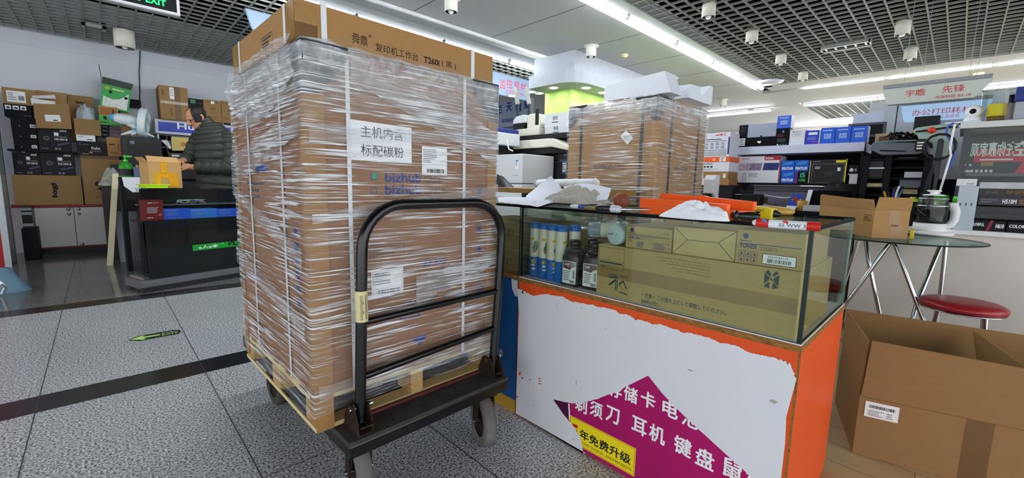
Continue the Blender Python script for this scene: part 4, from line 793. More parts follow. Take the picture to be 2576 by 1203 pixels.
def wc(lab, x0, z0, z1, y0, y1):
    t = thing('white_carton', lab, 'carton', (x0+.2, (y0+y1)/2, z0), group='white cartons with a black end on the copier'); b = B(); b.cube(x0, x0+.42, y0, y1-.001, z0, z1, LGR); M = ML(x0-.001, 0, 0); b.text(M, '静霖', -(y0+y1)/2, (z0+z1)/2, .045, INK, w=.07, al='c'); b.lines(M, -(y0+y1)/2-.045, -(y0+y1)/2+.045, (z0+z1)/2-.03, (z0+z1)/2-.015, 1, INK, .6, 1, 0); b.build('box_body', t); b = B(); b.cube(x0+.325, x0+.42, y1, y1+.13, z0, z1-.004, BLACK); b.build('black_end', t)
wc('lower white carton with black end on the copier, beside the beige machine', cX, zc_, zmid, yb3-.02, ya3-.06); wc('upper white carton with black end stacked over another on the copier', cX, zmid+.0005, ztp, yb3, ya3-.05)
# white office printer cabinet at the left of the copier
wX = 3.20
def q7(px, py): v = at(px, py, X=wX); return v.y, v.z
ya4, yb4 = q7(1225, 430)[0], q7(1314, 430)[0]; zt4 = q7(1285, 388)[1]; zm4 = q7(1285, 462)[1]
t = thing('white_printer', 'tall pale grey printer cabinet with energy label left of the charcoal copier', 'printer', (wX+.25, (ya4+yb4)/2, 0))
b = B(); b.cube(wX, wX+.5, yb4, ya4, zm4+.004, zt4, LGR); b.build('upper_body', t, bevel=.01); b = B(); b.cube(wX, wX+.5, yb4, ya4, .0, zm4-.004, LGR); b.build('lower_drawer', t, bevel=.008); b = B(); b.cube(wX+.01, wX+.49, yb4+.01, ya4, zm4-.0035, zm4+.0035, BLACK); b.build('gap', t)
b = B(); M = ML(wX-.001, 0, 0); u = -q7(1297, 410)[0]; v = q7(1297, 425)[1]; b.quad(M, u, u+.04, v, v+.09, PAPER); b.quad(ML(wX-.0015, 0, 0), u, u+.04, v+.075, v+.09, mat('#3f7fc0', .5, key='sticker_blue')); b.lines(ML(wX-.0015, 0, 0), u+.004, u+.036, v+.03, v+.07, 3, INK, .45, 5); b.lines(M, u-.02, u+.04, v-.075, v-.06, 1, GREYINK, .3, 2, 0); b.build('energy_label', t)
b = B(); b.cube(wX-.1, wX+.4, ya4-.12, ya4+.5, zt4+.12, zt4+.26, LGR); b.cube(wX-.05, wX+.4, ya4-.1, ya4+.5, zt4+.261, zt4+.31, mat('#2a3580', .5, key='blue_trim')); t2 = b.build('feeder_unit', loc=(wX+.2, ya4, zt4+.1), bevel=.01); tag(t2, 'pale grey paper feeder unit with blue trim over the white printer', 'printer')
b = B(); b.cube(wX+.1, wX+.36, ya4-.05, ya4+.4, zt4+.001, zt4+.119, BLACK); tag(b.build('feeder_stand', loc=(wX+.2, ya4+.1, zt4)), 'dark slatted stand between white printer and paper feeder', 'stand')
pa = at(1275, 350, X=wX-.02); b = B(); b.tube([pa, at(1278, 368, X=wX-.02), at(1281, 376, X=wX-.02), at(1290, 380, X=wX-.02)], .007, WHITE, 8); tag(b.build('cable', loc=pa), 'white cable running down to the white printer', 'cable')
# knife/tool shaped handles: two gloved poles
for px, lab in ((1303, 'left grey capped black pole in front of the blue shop sign'), (1332, 'right grey capped black pole in front of the blue shop sign')):
    X_ = cX+.35; p0 = at(px+2, 296, X=X_); p1 = at(px-1, 263, X=X_); p2 = at(px-6 if px < 1320 else px-8, 218, X=X_); t = thing('clamp_pole', lab, 'pole', p0, group='two capped poles'); b = B(); b.tube([Vector((p0.x, p0.y, zc_)), p1], .018, CHAR, 10); b.build('pole', t); b = B(); b.tube([p1, p1+(p2-p1)*.1, p1+(p2-p1)*.85, p2], [.026, .03, .026, .012], mat('#a9aaa4', .8, nz=.15, sc_=50, key='grey_cloth'), 10); b.build('cap', t)
# ---- hanging signs over the left aisle
LB = emit('#a9cdf4', .45, 'lit_sign', '#3c4248'); RED = mat('#d2223a', .4, key='sign_red'); SGR = mat('#8c9196', .4, .4, key='sign_frame')
def hang_sign(lab, xa, xb, Y, ztop, h, slant, texts, front, ma, group=None):
    pass
sy = 5.35
x0, x1 = at(1180, 180, Y=sy).x, at(1337, 210, Y=sy).x; z1 = at(1300, 196, Y=sy).z; z0 = at(1290, 246, Y=sy).z
t = thing('hanging_sign', 'lit pale blue hanging sign with red letters 监控 耗材 left of the green booth', 'sign', ((x0+x1)/2, sy, z1)); b = B(); b.prism(MF(0, sy, 0), [(x0+.12, z0), (x1-.12, z0), (x1-.07, z0+.12), (x1, z1-.03), (x1, z1), (x0, z1), (x0, z1-.03), (x0+.07, z0+.12)], .05, LB)
M = MF(0, sy-.0525, 0)
def sg(px, py): v = at(px, py, Y=sy); return v.x, v.z
for ch, px, py in (('监', 1259, 214), ('控', 1276, 214), ('耗', 1295, 218), ('材', 1311, 222)): u, v = sg(px, py); b.text(M, ch, u, v-.06, .14, RED, w=.125, al='c')
u, v = sg(1266, 231); b.text(M, '兰天电脑 B2-1-1', u, v-.02, .06, RED, w=sg(1325, 246)[0]-u)
b.build('panel', t); b = B(); b.box(x0, x1, sy-.01, sy+.06, z1, z1+.03, SGR); b.build('top_rail', t)
for x in (x0+.2, x1-.25): b = B(); b.tube([(x, sy+.02, z1+.03), (x, sy+.02, ZC)], .004, SGR, 6); b.build('rod', t)
x0, x1 = at(617, 35, Y=sy).x, at(760, 60, Y=sy).x; z1 = at(640, 32, Y=sy).z; z0 = z1-.4
t = thing('hanging_sign', 'lit pale blue hanging sign half hidden behind the top of the flat carton', 'sign', ((x0+x1)/2, sy, z1)); b = B(); b.prism(MF(0, sy, 0), [(x0+.16, z0), (x1, z0), (x1, z1), (x0, z1), (x0+.04, z0+.26)], .05, LB); u, v = sg(671, 66); b.text(MF(0, sy-.0525, 0), '图', u, v-.06, .12, RED); b.build('panel', t); b = B(); b.box(x0, x1, sy-.01, sy+.06, z1, z1+.03, SGR); b.build('top_rail', t); b = B(); b.tube([(at(688, 20, Y=sy).x, sy+.02, z1+.03), (at(688, 20, Y=sy).x, sy+.02, ZC)], .004, SGR, 6); b.build('rod', t)
# blue lettered shop sign further back
bs = 6.2; M = ML(bs-.003, 0, 0)
def sb(px, py): v = at(px, py, X=bs); return v.y, v.z
yl, zl = sb(1225, 258); yr, zr = sb(1336, 250); zb_ = sb(1290, 310)[1]; zl = sb(1290, 258)[1]
t = thing('shop_sign', 'grey shop sign with large dark blue letters behind the capped poles', 'sign', (bs, (yl+yr)/2, zb_)); b = B(); b.cube(bs, bs+.08, yr, yl, zb_-.06, zl+.04, mat('#8f98ad', .5, key='sign_grey')); NV = mat('#262a78', .5, key='sign_navy')
for ch, px, py in (('兰', 1256, 275), ('天', 1281, 270), ('电', 1305, 270), ('脑', 1326, 262)): y_, z_ = sb(px, py); b.text(M, ch, -y_, z_-.09, .19, NV, w=.17, al='c', bold=.03)
y_, z_ = sb(1262, 304); b.text(M, '追求卓越 · 天下诚服', -y_, z_-.05, .085, NV, w=y_-sb(1330, 288)[0], bold=.02); b.build('sign_panel', t)
b = B(); b.cube(bs+.1, bs+.2, yr-.25, yl, 0, 2.4, mat('#7b7f86', .8, key='dark_partition')); struct(b, 'wall_left_partition')
# ---- green booth with downlights
gc = at(1448, 172, Z=2.5); GX, GY = gc.x, gc.y
GREENW = mat('#c4ee84', .6, nz=.03, key='lime_paint')
b = B(); fa = mat('#a4a8b0', .6, key='fascia')
yl = at(1330, 225, X=GX).y; xr_ = GX+2.2
ol = [(GX, yl), (GX, GY+.3)]+[(GX+.3-.3*math.cos(a), GY+.3-.3*math.sin(a)) for a in (PI/8, PI/4, 3*PI/8)]+[(GX+.3, GY), (xr_, GY), (xr_, yl)]
b.prism(MT(0, 0, 2.36), ol, .17, fa); struct(b, 'trim_1')
b = B(); o2 = [(x+.25 if x < GX+.5 else x, y+.25) for x, y in ((GX, yl), (GX, GY), (xr_, GY), (xr_, yl))]; b.prism(MT(0, 0, 2.53), [(GX+.1, yl), (GX+.1, GY+.1), (xr_, GY+.1), (xr_, yl)], .24, fa); struct(b, 'trim_2')
b = B(); b.prism(MT(0, 0, 0), [(GX+.35, yl), (GX+.35, GY+.35), (xr_, GY+.35), (xr_, yl)], 2.36, GREENW); struct(b, 'wall_booth')
DLE = emit('#fffbe8', 22, 'downlight')
k = 0
for x, y in [(GX+.16, GY+.5+i*.42) for i in range(3)]+[(GX+.45+i*.4, GY+.16) for i in range(4)]+[(GX+.3, GY+.9)]:
    t = thing('downlight', 'small round downlight under the green booth canopy, %s of its ring' % ORD[k], 'downlight', (x, y, 2.36), group='downlights under the green booth canopy'); k += 1
    b = B(); b.lathe([(0, -.006), (.055, -.006)], DLE, 18, M=MT(x, y, 2.36)); b.build('lens', t); b = B(); b.lathe([(.055, -.006), (.075, -.008), (.08, 0)], WHITE, 18, M=MT(x, y, 2.36)); b.build('ring', t)
# ================================================================== things lying on the glass counter top
zt_ = GT+.0005
def on(px, py, z=zt_): return at(px, py, Z=z)
# crumpled grey cloth
c = on(1420, 512); b = B(); CL = mat('#b7b4ac', .95, nz=.12, sc_=90, bump=.3, spec=.1, key='grey_towel')
def cloth(u, v):
    x = (v-.5)*.26; y = (u-.5)*.27; e = max(0, 1-((2*u-1)**2)**1.5)*max(0, 1-((2*v-1)**2)**1.5)
    n = _n.noise(Vector((u*3.1, v*6+u*2, 3)))*.5+_n.noise(Vector((u*9, v*14, 1)))*.25+abs(math.sin(v*17+u*6+2*_n.noise(Vector((u*4, v*4, 9)))))*.65-.1
    return (c.x+.10+x*(1+.2*_n.noise(Vector((u*5, v*5, 2)))), c.y+y, zt_+.002+e*(.05+.045*n))
b.grid(cloth, 70, 60, CL); o = b.build('cloth', loc=c); tag(o, 'crumpled grey towel lying on the glass counter top in front of white papers', 'towel')
PAPW = mat('#dfe3ee', .75, nz=.02, key='white_paper')
def paper(lab, pts, curl, nu=14, nv=10):
    b = B(); P0, P1, P2, P3 = [Vector(p) for p in pts]
    def f(u, v): p = (P0*(1-u)+P1*u)*(1-v)+(P3*(1-u)+P2*u)*v; return (p.x, p.y, p.z+curl*math.sin(PI*u)*math.sin(PI*v*.5)+.004*_n.noise(Vector((u*4, v*4, curl*90))))
    b.grid(f, nu, nv, PAPW); tag(b.build('paper_sheet', loc=P0), lab, 'paper')
X1 = 1.62
paper('white paper sheet lying flat at the left end of the glass top', (on(1255, 508), on(1352, 520, zt_+.004), on(1420, 500, zt_+.006), on(1250, 496)), .004)
paper('white paper sheet propped up to a point behind the grey towel', (on(1322, 494, zt_+.01), on(1362, 512, zt_+.004), at(1432, 505, X=1.75), at(1386, 442, X=1.82)), .01)
paper('crumpled white paper sheet right of the propped sheet, beside the towel', (at(1425, 512, X=1.62), at(1528, 503, X=1.66), at(1538, 474, X=1.84), at(1418, 470, X=1.86)), .02)
# bubble wrap roll standing on a carton behind the counter
rx = 2.25; a_ = at(1350, 462, X=rx); e_ = at(1506, 460, X=rx); BUB = mat('#dfe6ea', .3, nz=.06, sc_=90, bump=.5, key='bubble_wrap')
b = B(); dd = (e_-a_); b.tube([a_+dd*(i/24) for i in range(25)], [.028+.006*_n.noise(Vector((i*.9, 3, 1)))+(.0 if 0 < i < 24 else -.012) for i in range(25)], BUB, 20); b.lathe([(.008, 0), (.027, .002)], PAPER, 20, M=Matrix.Translation(a_-dd.normalized()*.004) @ dd.to_track_quat('Z', 'Y').to_matrix().to_4x4()); tag(b.build('bubble_roll', loc=a_), 'long roll of bubble wrap lying behind the white papers', 'bubble wrap')
zc2 = a_.z-.03; tb = thing('work_table', 'brown topped work table behind the glass counter carrying the bubble wrap', 'table', (2.32, 1.55, 0)); b = B(); b.cube(2.02, 2.62, e_.y-.05, 2.6, zc2-.035, zc2-.004, mat('#8a6a34', .5, nz=.1, key='table_wood')); b.build('tabletop', tb)
for x in (2.05, 2.55):
    for y in (e_.y, 2.5): b = B(); b.cube(x, x+.04, y, y+.04, 0, zc2-.0352, CHAR); b.build('leg', tb)
b = B(); p = at(1270, 484, X=2.3); BG = mat('#1d1d22', .35, nz=.2, sc_=30, key='black_bag')
def hump(cx_, cy_, z_, rx_, ry_, h_, seed, rough=.15, ex=2.2):
    def f(u, v): a = u*2*PI; r_ = v; n = 1+.25*_n.noise(Vector((math.cos(a)*1.5, math.sin(a)*1.5, seed+v*2))); return (cx_+rx_*r_*math.cos(a)*n, cy_+ry_*r_*math.sin(a)*n, z_+h_*(1-r_**ex)*(1+.35*_n.noise(Vector((math.cos(a)*2*v, math.sin(a)*2*v, seed)))+rough*_n.noise(Vector((math.cos(a)*6*v, math.sin(a)*6*v, seed+5))))) 
    return f
b.grid(hump(2.3, p.y+.12, zc2-.0035, .1, .2, .10, 4), 32, 10, BG); tag(b.build('black_bag', loc=(2.3, p.y+.1, zc2)), 'black cloth bag lying in front of the white printer', 'bag')
# screwdrivers
CLEAR = mat('#c9ced6', .15, nz=.1, spec=.8, key='clear_plastic')
def driver(lab, name, p0, p1, q1, hr, parts, shaft_r=.004):
    t = thing(name, lab, 'screwdriver', p0); d = (p1-p0)
    for nm, f0, f1, ma, prof in parts:
        b = B(); b.tube([p0+d*(f0+(f1-f0)*i/8) for i in range(9)], [hr*k for k in prof], ma, 14); b.build(nm, t)
    b = B(); b.tube([p1-d*.02, q1], shaft_r, CHROME, 8); b.build('shaft', t)
R9 = [.75, .95, 1, 1, 1, 1, 1, .97, .85]
z1 = zt_+.0135
driver('screwdriver with black and clear handle lying on the glass top beside the red ball', 'screwdriver', at(1501, 523, Z=z1), at(1562, 527, Z=z1), at(1637, 528, Z=z1), .0125, (('grip', 0, .62, BPL, R9), ('handle_core', .62, 1, CLEAR, [.9, 1, .85, 1, .85, 1, .85, .9, .6])))
driver('small blue and clear handled screwdriver touching the grey towel', 'screwdriver', at(1436, 519, Z=zt_+.008), at(1470, 521, Z=zt_+.008), at(1492, 521, Z=zt_+.006), .0075, (('handle_core', 0, .6, CLEAR, R9), ('collar', .6, 1, mat('#2c4d9c', .3, key='blue_plastic'), [1, .95, .85, .9, .95, .8, .6, .5, .4])), .0025)
driver('big black handled screwdriver lying by the yellow tape dispenser', 'screwdriver', at(1912, 546, Z=zt_+.0145), at(1838, 542, Z=zt_+.0145), at(1794, 540, Z=zt_+.012), .0125, (('grip', 0, .72, BPL, [.55, .8, .95, 1, 1, .95, .9, .8, .75]), ('collar', .72, 1, BPL, [.75, 1.05, 1.2, 1.2, 1.1, .8, .5, .45, .4])), .006)
a = on(1466, 523, zt_+.003); e = on(1524, 524, zt_+.003); b = B(); b.tube([a, e], .0032, mat('#c9963c', .5, key='pencil_yellow'), 6); tag(b.build('pencil', loc=a), 'yellow pencil under the black screwdriver grip', 'pencil')
# leather ball headed mallet
MAL = mat('#8a4a38', .6, nz=.15, sc_=30, key='brown_leather'); p = on(1552, 512, zt_+.024); t = thing('mallet', 'reddish brown round headed mallet on the glass top', 'mallet', (p.x, p.y, zt_)); b = B(); Mm = Matrix.Translation((p.x+.02, p.y-.004, zt_+.0335)) @ Matrix.Rotation(1.0, 4, 'X') @ Matrix.Rotation(.3, 4, 'Y')
b.lathe([(0, .03), (.012, .028), (.024, .02), (.03, .006), (.03, -.008), (.024, -.02), (.014, -.024), (0, -.025)], MAL, 20, M=Mm); b.build('head', t); b = B(); b.tube([Mm @ Vector((0, 0, -.022)), Mm @ Vector((.002, -.0, -.034))], [.014, .011], mat('#c09a86', .5, key='pale_wood'), 12); b.build('handle', t)
# orange tray
ORT = mat('#f0601e', .4, nz=.04, key='orange_plastic'); a = on(1606, 536, zt_); e = on(1823, 556, zt_); t = thing('tool_tray', 'bright orange plastic tray lying on the glass top', 'tray', a)
th = Vector((e.x-a.x, e.y-a.y, 0)); Ln = th.length; th.normalize(); nn = Vector((-th.y, th.x, 0)); nn = nn if nn.x > 0 else -nn
Mo = Matrix(((th.x, nn.x, 0, a.x), (th.y, nn.y, 0, a.y), (0, 0, 1, zt_), (0, 0, 0, 1)))
b = B(); b.cube(0, Ln, .0, .13, 0, .028, ORT, M=Mo); b.build('base', t, bevel=.003); b = B(); b.prism(Mo @ MF(0, .13, 0), [(-.01, .0285), (Ln+.01, .0285), (Ln+.01, .052), (Ln*.55, .060), (Ln*.5, .064), (Ln*.42, .060), (-.01, .066)], -.02 if False else .016, ORT); b.prism(Mo @ MF(0, .02, 0), [(.0, .0285), (Ln, .0285), (Ln, .045), (0, .05)], .016, ORT); b.build('rim', t)
b = B(); p = on(1774, 549); b.grid(hump(p.x-.06, p.y, zt_+.001, .05, .10, .045, 7, .5), 48, 16, mat('#e9eef6', .5, nz=.05, sc_=40, key='white_bag')); tag(b.build('white_bag', loc=p, sub=1), 'crumpled white plastic bag in front of the orange tray', 'bag')
# yellow dispenser, round wooden lid, glue tube
YEL2 = mat('#ecd61e', .35, nz=.04, key='yellow_plastic'); a = on(1870, 551, zt_); e = on(1944, 557, zt_); x_ = a.x+.06
t = thing('tape_dispenser', 'yellow plastic box tool with black tip behind the black screwdriver', 'tool', (x_, e.y+.04, zt_)); y1, y0 = at(1866, 535, X=x_).y, at(1942, 540, X=x_).y; b = B(); b.prism(ML(x_, 0, 0), [(-y1, zt_), (-y0, zt_), (-y0, zt_+.03), (-y0-.03, zt_+.034), (-y1+.01, zt_+.036), (-y1-.03, zt_+.03)], -.05, YEL2); b.poly(ML(x_-.001, 0, 0), [(-y0-.045, zt_+.022), (-y0-.03, zt_+.022), (-y0-.0375, zt_+.011)], INK); b.lines(ML(x_-.001, 0, 0), -y0-.06, -y0-.02, zt_+.023, zt_+.028, 1, GREYINK); b.build('body', t, bevel=.003); b = B(); b.tube([(x_+.02, y0-.001, zt_+.016), (x_+.02, y0-.018, zt_+.014)], [.013, .005], BPL, 12); b.build('tip', t)
p = on(1922, 541); b = B(); b.lathe([(0, 0), (.075, 0), (.082, .008), (.08, .016), (.06, .024), (0, .03)], mat('#c39a45', .4, nz=.1, key='tan_lid'), 28, M=MT(p.x+.12, p.y+.02, zt_)); tag(b.build('tan_disc', loc=p), 'round tan lid behind the yellow tool on the glass top', 'disc')
a = at(1893, 560, Z=zt_+.0105); e = at(2062, 571, Z=zt_+.0105); d = e-a; t = thing('glue_tube', 'red and white sealant tube lying at the front corner of the glass top', 'tube', a)
WT = mat('#dde3ea', .3, nz=.04, key='tube_white'); RT = mat('#c42a20', .3, nz=.06, key='tube_red')
b = B()
for f0, f1, ma in ((.06, .26, RT), (.26, .82, WT), (.82, 1, RT)): b.tube([a+d*f0, a+d*f1], .0098, ma, 18)
for f in (.2, .52): q = a+d*f; b.disc(Matrix.Translation(q+Vector((-.0089, .0, .0042))) @ Matrix.Rotation(-PI/2, 4, 'Y') @ Matrix.Rotation(PI/2, 4, 'Z'), 0, 0, .006, mat('#2c7ab8', .3, key='tube_blue') if f < .3 else RT)
dn = d.normalized(); zz_ = dn.cross(Vector((-1, 0, 0))).normalized(); zz_ = zz_ if zz_.z > 0 else -zz_; ww_ = dn.cross(zz_); o_ = a+d*.42+ww_*.0101*(1 if ww_.x < 0 else -1)-zz_*.004; b.text(Matrix(((dn.x, zz_.x, 0, o_.x), (dn.y, zz_.y, 0, o_.y), (dn.z, zz_.z, 0, o_.z), (0, 0, 0, 1))), 'SS WW 3', 0, 0, .007, INK, w=.05); b.build('tube_body', t)
b = B(); b.tube([a+d*.06, a+d*.03, a], [.008, .006, .004], WHITE, 12); b.build('nozzle', t); b = B(); b.tube([e, e+d*.01], .0102, RT, 18); b.build('end_cap', t)
p = at(1347, 512, Z=zt_); b = B(); b.cube(p.x-.006, p.x+.01, p.y-.012, p.y+.012, zt_, zt_+.006, WHITE); tag(b.build('rubber_stop', loc=p), 'small white stop on the front edge of the glass top', 'stop')
# ================================================================== the back wall shop on the left
def lb(name, label, px0, px1, pyt, pyb, ma, Y=7.88, dep=.3, paint=None, cat='carton', group=None, z0=None, z1=None, bevel=.002, parts=None, rz=0):
    x0, x1, a, c = fitY(px0, px1, pyt, pyb, Y); a = a if z0 is None else z0; c = c if z1 is None else z1
    t = thing(name, label, cat, ((x0+x1)/2, Y+dep/2, a), group=group); b = B(); b.cube(x0, x1-.001, Y, Y+dep, a, c-.0005, ma); M = MF(x0, Y-.002, a)
    if paint: paint(b, M, x1-x0, c-a)
    b.build('box_body', t, bevel=bevel)
    if parts: parts(t, x0, x1, a, c)
    return t, x0, x1, a, c
def label_sheet(b, M, u0, u1, v0, v1): b.quad(M, u0, u1, v0, v1, PAPER); M2 = M @ MT(0, 0, .002); b.lines(M2, u0+(u1-u0)*.08, u0+(u1-u0)*.5, v0+(v1-v0)*.15, v1-(v1-v0)*.1, 4, GREYINK, .35, 2); b.bars(M2, u0+(u1-u0)*.6, u1-(u1-u0)*.08, v0+(v1-v0)*.2, v0+(v1-v0)*.6, INK, 4, 12)
CARDW = mat('#9a7a52', .8, nz=.05, sc_=12, stretch=(1, 1, 6), spec=.2, key='cardboard'); GLOSSB = mat('#101116', .3, nz=.1, spec=.1, key='gloss_black'); DKBOX = mat('#191c20', .55, nz=.08, spec=.08, key='dark_box')
REDT = mat('#7e1d22', .4, nz=.05, key='red_trim'); DOOR = mat('#bfc0bb', .5, nz=.03, sc_=5, key='cabinet_door')
# white cabinet
Y0 = 7.85; xl, xr0, _, _ = fitY(62, 305, 515, 640, Y0); zc0 = .63; xm = at(191, 580, Y=Y0).x; xe = at(278, 580, Y=Y0).x
t = thing('cabinet', 'low white two door cabinet with red edges under the stacked cartons', 'cabinet', ((xl+xr0)/2, 8.03, 0))
b = B(); b.cube(xl, xr0+.25, Y0+.012, 8.23, .08, zc0-.03, REDT); b.build('body', t); b = B(); b.cube(xl-.1, xr0+.3, Y0-.012, 8.235, zc0-.0295, zc0, REDT); b.build('top', t, bevel=.003); b = B(); b.cube(xl+.02, xr0, Y0+.05, 8.2, 0, .079, BLACK); b.build('plinth', t)
for x0, x1, kx in ((xl, xm-.003, xm-.045), (xm+.003, xe+.18, xm+.045)):
    b = B(); b.cube(x0, x1, Y0-.006, Y0+.0115, .10, zc0-.035, DOOR); dd = b.build('door', t, bevel=.002)
    b = B(); b.lathe([(0, .024), (.014, .022), (.018, .014), (.008, .008), (.008, 0)], CHROME, 16, M=Matrix.Translation((kx, Y0-.006, zc0-.115)) @ Matrix.Rotation(PI/2, 4, 'X')); b.build('knob', dd)
    for z in (zc0-.055, .12 if kx > xm else .6): b = B(); b.lathe([(0, .004), (.018, .003), (.02, 0)], STEEL, 14, M=Matrix.Translation((kx+(-.0 if z > .3 else .0), Y0-.006, z)) @ Matrix.Rotation(PI/2, 4, 'X')); b.build('lock', dd)
# black boxes left of the cabinet
for k, (p0, p1, a, c, ma, lab) in enumerate(((58, 98, 575, 660, DKBOX, 'tall black box on the floor left of the white cabinet'), (55, 82, 520, 574, GLOSSB, 'grey striped black box stacked left of the white cabinet'))):
    lb('black_box', lab, p0, p1, a, c, ma, Y=7.5, dep=.28, z0=0 if k == 0 else at(70, 575, Y=7.5).z, group=None, paint=(lambda b, M, w_, h: [b.quad(M, 0, w_*.98, h*a_, h*(a_+.13), mat('#8d9198', .4, key='grey_stripe')) for a_ in (.1, .62, .82)]) if k else None)
# cartons on the cabinet
def logi(b, M, w_, h):
    b.text(M, 'log', w_*.55, h*.28, w_*.07, INK, w=h*.3, bold=.04)
lgm = lambda b, M, w_, h: b.text(M @ Matrix.Translation((w_*.55, h*.25, 0)) @ Matrix.Rotation(PI/2, 4, 'Z'), 'logi', 0, -.05, .06, INK, w=h*.5, bold=.05)
_, _, _, _, zA = lb('carton', 'long brown carton with black logo on the cabinet under the glossy boxes', 33, 207, 441, 512, CARDW, z0=zc0+.0005, paint=lgm)
def bird(b, M, w_, h):
    cx_, cy_ = w_*.36, h*.42; b.disc(M, cx_, cy_, .034, INK, 16); b.disc(M @ MT(0, 0, .001), cx_+.008, cy_+.006, .016, CARDW, 12); b.disc(M @ MT(0, 0, .002), cx_+.01, cy_+.004, .007, INK, 10); b.poly(M, [(cx_-.01, cy_+.05), (cx_+.06, cy_+.052), (cx_+.075, cy_+.042), (cx_+.03, cy_+.062)], INK); b.disc(M, cx_+.02, cy_-.06, .018, INK, 12); b.poly(M, [(cx_-.03, cy_-.07), (cx_+.07, cy_-.08), (cx_+.02, cy_-.05)], INK)
    b.text(M, '防潮 向上 易碎', cx_-.04, h*.12, .03, mat('#6b3f2c', .8, key='brown_print'), w=.26)
    b.quad(M, 0, w_, h*.93, h*.995, mat('#6d4d2e', .4, nz=.1, key='tape')); b.quad(M, w_*.93, w_, 0, h, TAPE)
_, _, _, _, zBd = lb('carton', 'tall brown carton with a black bird print beside the leaning plank', 208, 312, 392, 510, CARDW, z0=zc0+.0005, dep=.34, paint=bird)
def asus(gl):
    def p(b, M, w_, h):
        b.text(M, 'ASUS', w_*.68, h*.87, h*.08, PAPER, w=w_*.22, bold=.03); b.quad(M, w_*.5, w_*.64, h*.68, h*.82, PAPER)
        b.text(M, 'PRIME', w_*.5, h*.6, h*.07, GREYINK, w=w_*.4, bold=.02); b.text(M, 'H510M-K', w_*.5, h*.48, h*.09, PAPER, w=w_*.42, bold=.02)
        b.disc(M, w_*.25, h*.55, w_*.1, mat('#4a4c52', .3, key='fan_print'), 16); b.disc(M @ MT(0, 0, .001), w_*.25, h*.55, w_*.06, GLOSSB, 16); b.disc(M @ MT(0, 0, .002), w_*.25, h*.55, w_*.03, mat('#4a4c52', .3, key='fan_print'), 12)
        b.poly(M, [(w_*.55, h*.3), (w_*.95, h*.42), (w_*.95, h*.36), (w_*.6, h*.24)], mat('#3a2f6a', .3, key='purple_print'))
        b.lines(M, w_*.08, w_*.42, h*.06, h*.14, 1, GREYINK, .4, 2); b.quad(M, w_*.48, w_*.56, h*.05, h*.15, GREYINK); b.quad(M, w_*.59, w_*.67, h*.05, h*.15, GREYINK)
    return p
BB = 'motherboard boxes with white lettering'
lb('motherboard_box', 'glossy black motherboard box, left one standing on the long logo carton', 33, 101, 384, 440, GLOSSB, z0=zA+.0005, dep=.12, paint=asus(0), cat='box', group=BB); lb('motherboard_box', 'glossy black motherboard box, right one standing on the long logo carton', 103, 188, 386, 441, GLOSSB, z0=zA+.0005, dep=.12, paint=asus(1), cat='box', group=BB)
# wall shelf
zs = at(130, 380, Y=7.95).z; x0, x1 = at(20, 380, Y=7.9).x, at(192, 380, Y=7.9).x; t = thing('wall_shelf', 'dark shelf board above the two motherboard boxes on the back wall', 'shelf', ((x0+x1)/2, 8.05, zs)); b = B(); b.cube(x0, x1, 7.86, 8.236, zs-.022, zs, DKBOX); b.build('shelf_board', t)
for x in (x0+.1, x1-.1): b = B(); b.cube(x, x+.03, 8.0, 8.236, zs-.06, zs-.0225, STEEL); b.build('bracket', t)
zs += .0005; z_ = zs
for k, (py, lab) in enumerate(((350, 'plain black box with small barcode, lowest of three on the shelf'), (325, 'plain black box with small barcode, middle of three on the shelf'), (296, 'plain black box with small barcode, topmost of three on the shelf'))):
    _, _, _, _, z_ = lb('black_box', lab, 27+(2-k)*4, 91+(2-k)*2, py, py+26, DKBOX, z0=z_+.0005, dep=.26, cat='box', group='plain black boxes on the shelf', paint=lambda b, M, w_, h: (b.quad(M, w_*.73, w_*.96, h*.15, h*.45, PAPER), b.bars(M @ MT(0, 0, .001), w_*.76, w_*.93, h*.2, h*.38, INK, 2, 10), b.disc(M, w_*.32, h*.25, .008, GREYINK, 8)))
def mb3(b, M, w_, h):
    for u in (.05, .33, .6):
        b.quad(M, w_*u, w_*(u+.22), h*.58, h*.9, PAPER); b.poly(M @ MT(0, 0, .001), [(w_*(u+.02), h*.72), (w_*(u+.12), h*.8), (w_*(u+.2), h*.7), (w_*(u+.12), h*.63)], INK)
    b.text(M, 'series', w_*.7, h*.1, h*.12, GREYINK)
_, _, _, _, z_ = lb('black_box', 'black box with three white pictures under the labelled carton at far left', 10, 79, 263, 296, DKBOX, z0=z_+.0005, dep=.26, cat='box', paint=mb3)
lb('carton', 'brown carton with big white label on top of the far left stack', 6, 93, 223, 263, CARDW, z0=z_+.0005, dep=.3, paint=lambda b, M, w_, h: label_sheet(b, M, w_*.12, w_*.66, h*.12, h*.82))
_, ax0, ax1, _, zM = lb('motherboard_box', 'glossy black motherboard box standing on the wall shelf under a brown flap', 96, 177, 323, 376, GLOSSB, z0=zs, dep=.15, paint=asus(0), cat='box')
_, _, _, _, zq = lb('carton', 'brown carton standing behind the white card sheets on the shelf', 94, 171, 231, 322, CARDW, Y=7.95, dep=.25, z0=zM+.0005)
Yf = 7.80; q = [at(*p, Y=Yf+d) for p, d in (((92, 322), .0), ((181, 325), .0), ((172, 262), .06), ((83, 260), .06))]
b = B(); b.add(q, [(0, 1, 2, 3)], CARDW); c_ = [(q[0]*.35+q[1]*.65)*.55+(q[3]*.35+q[2]*.65)*.45]
def onq(u, v): p = (q[0]*(1-u)+q[1]*u)*(1-v)+(q[3]*(1-u)+q[2]*u)*v; return p+Vector((0, -.003, 0))
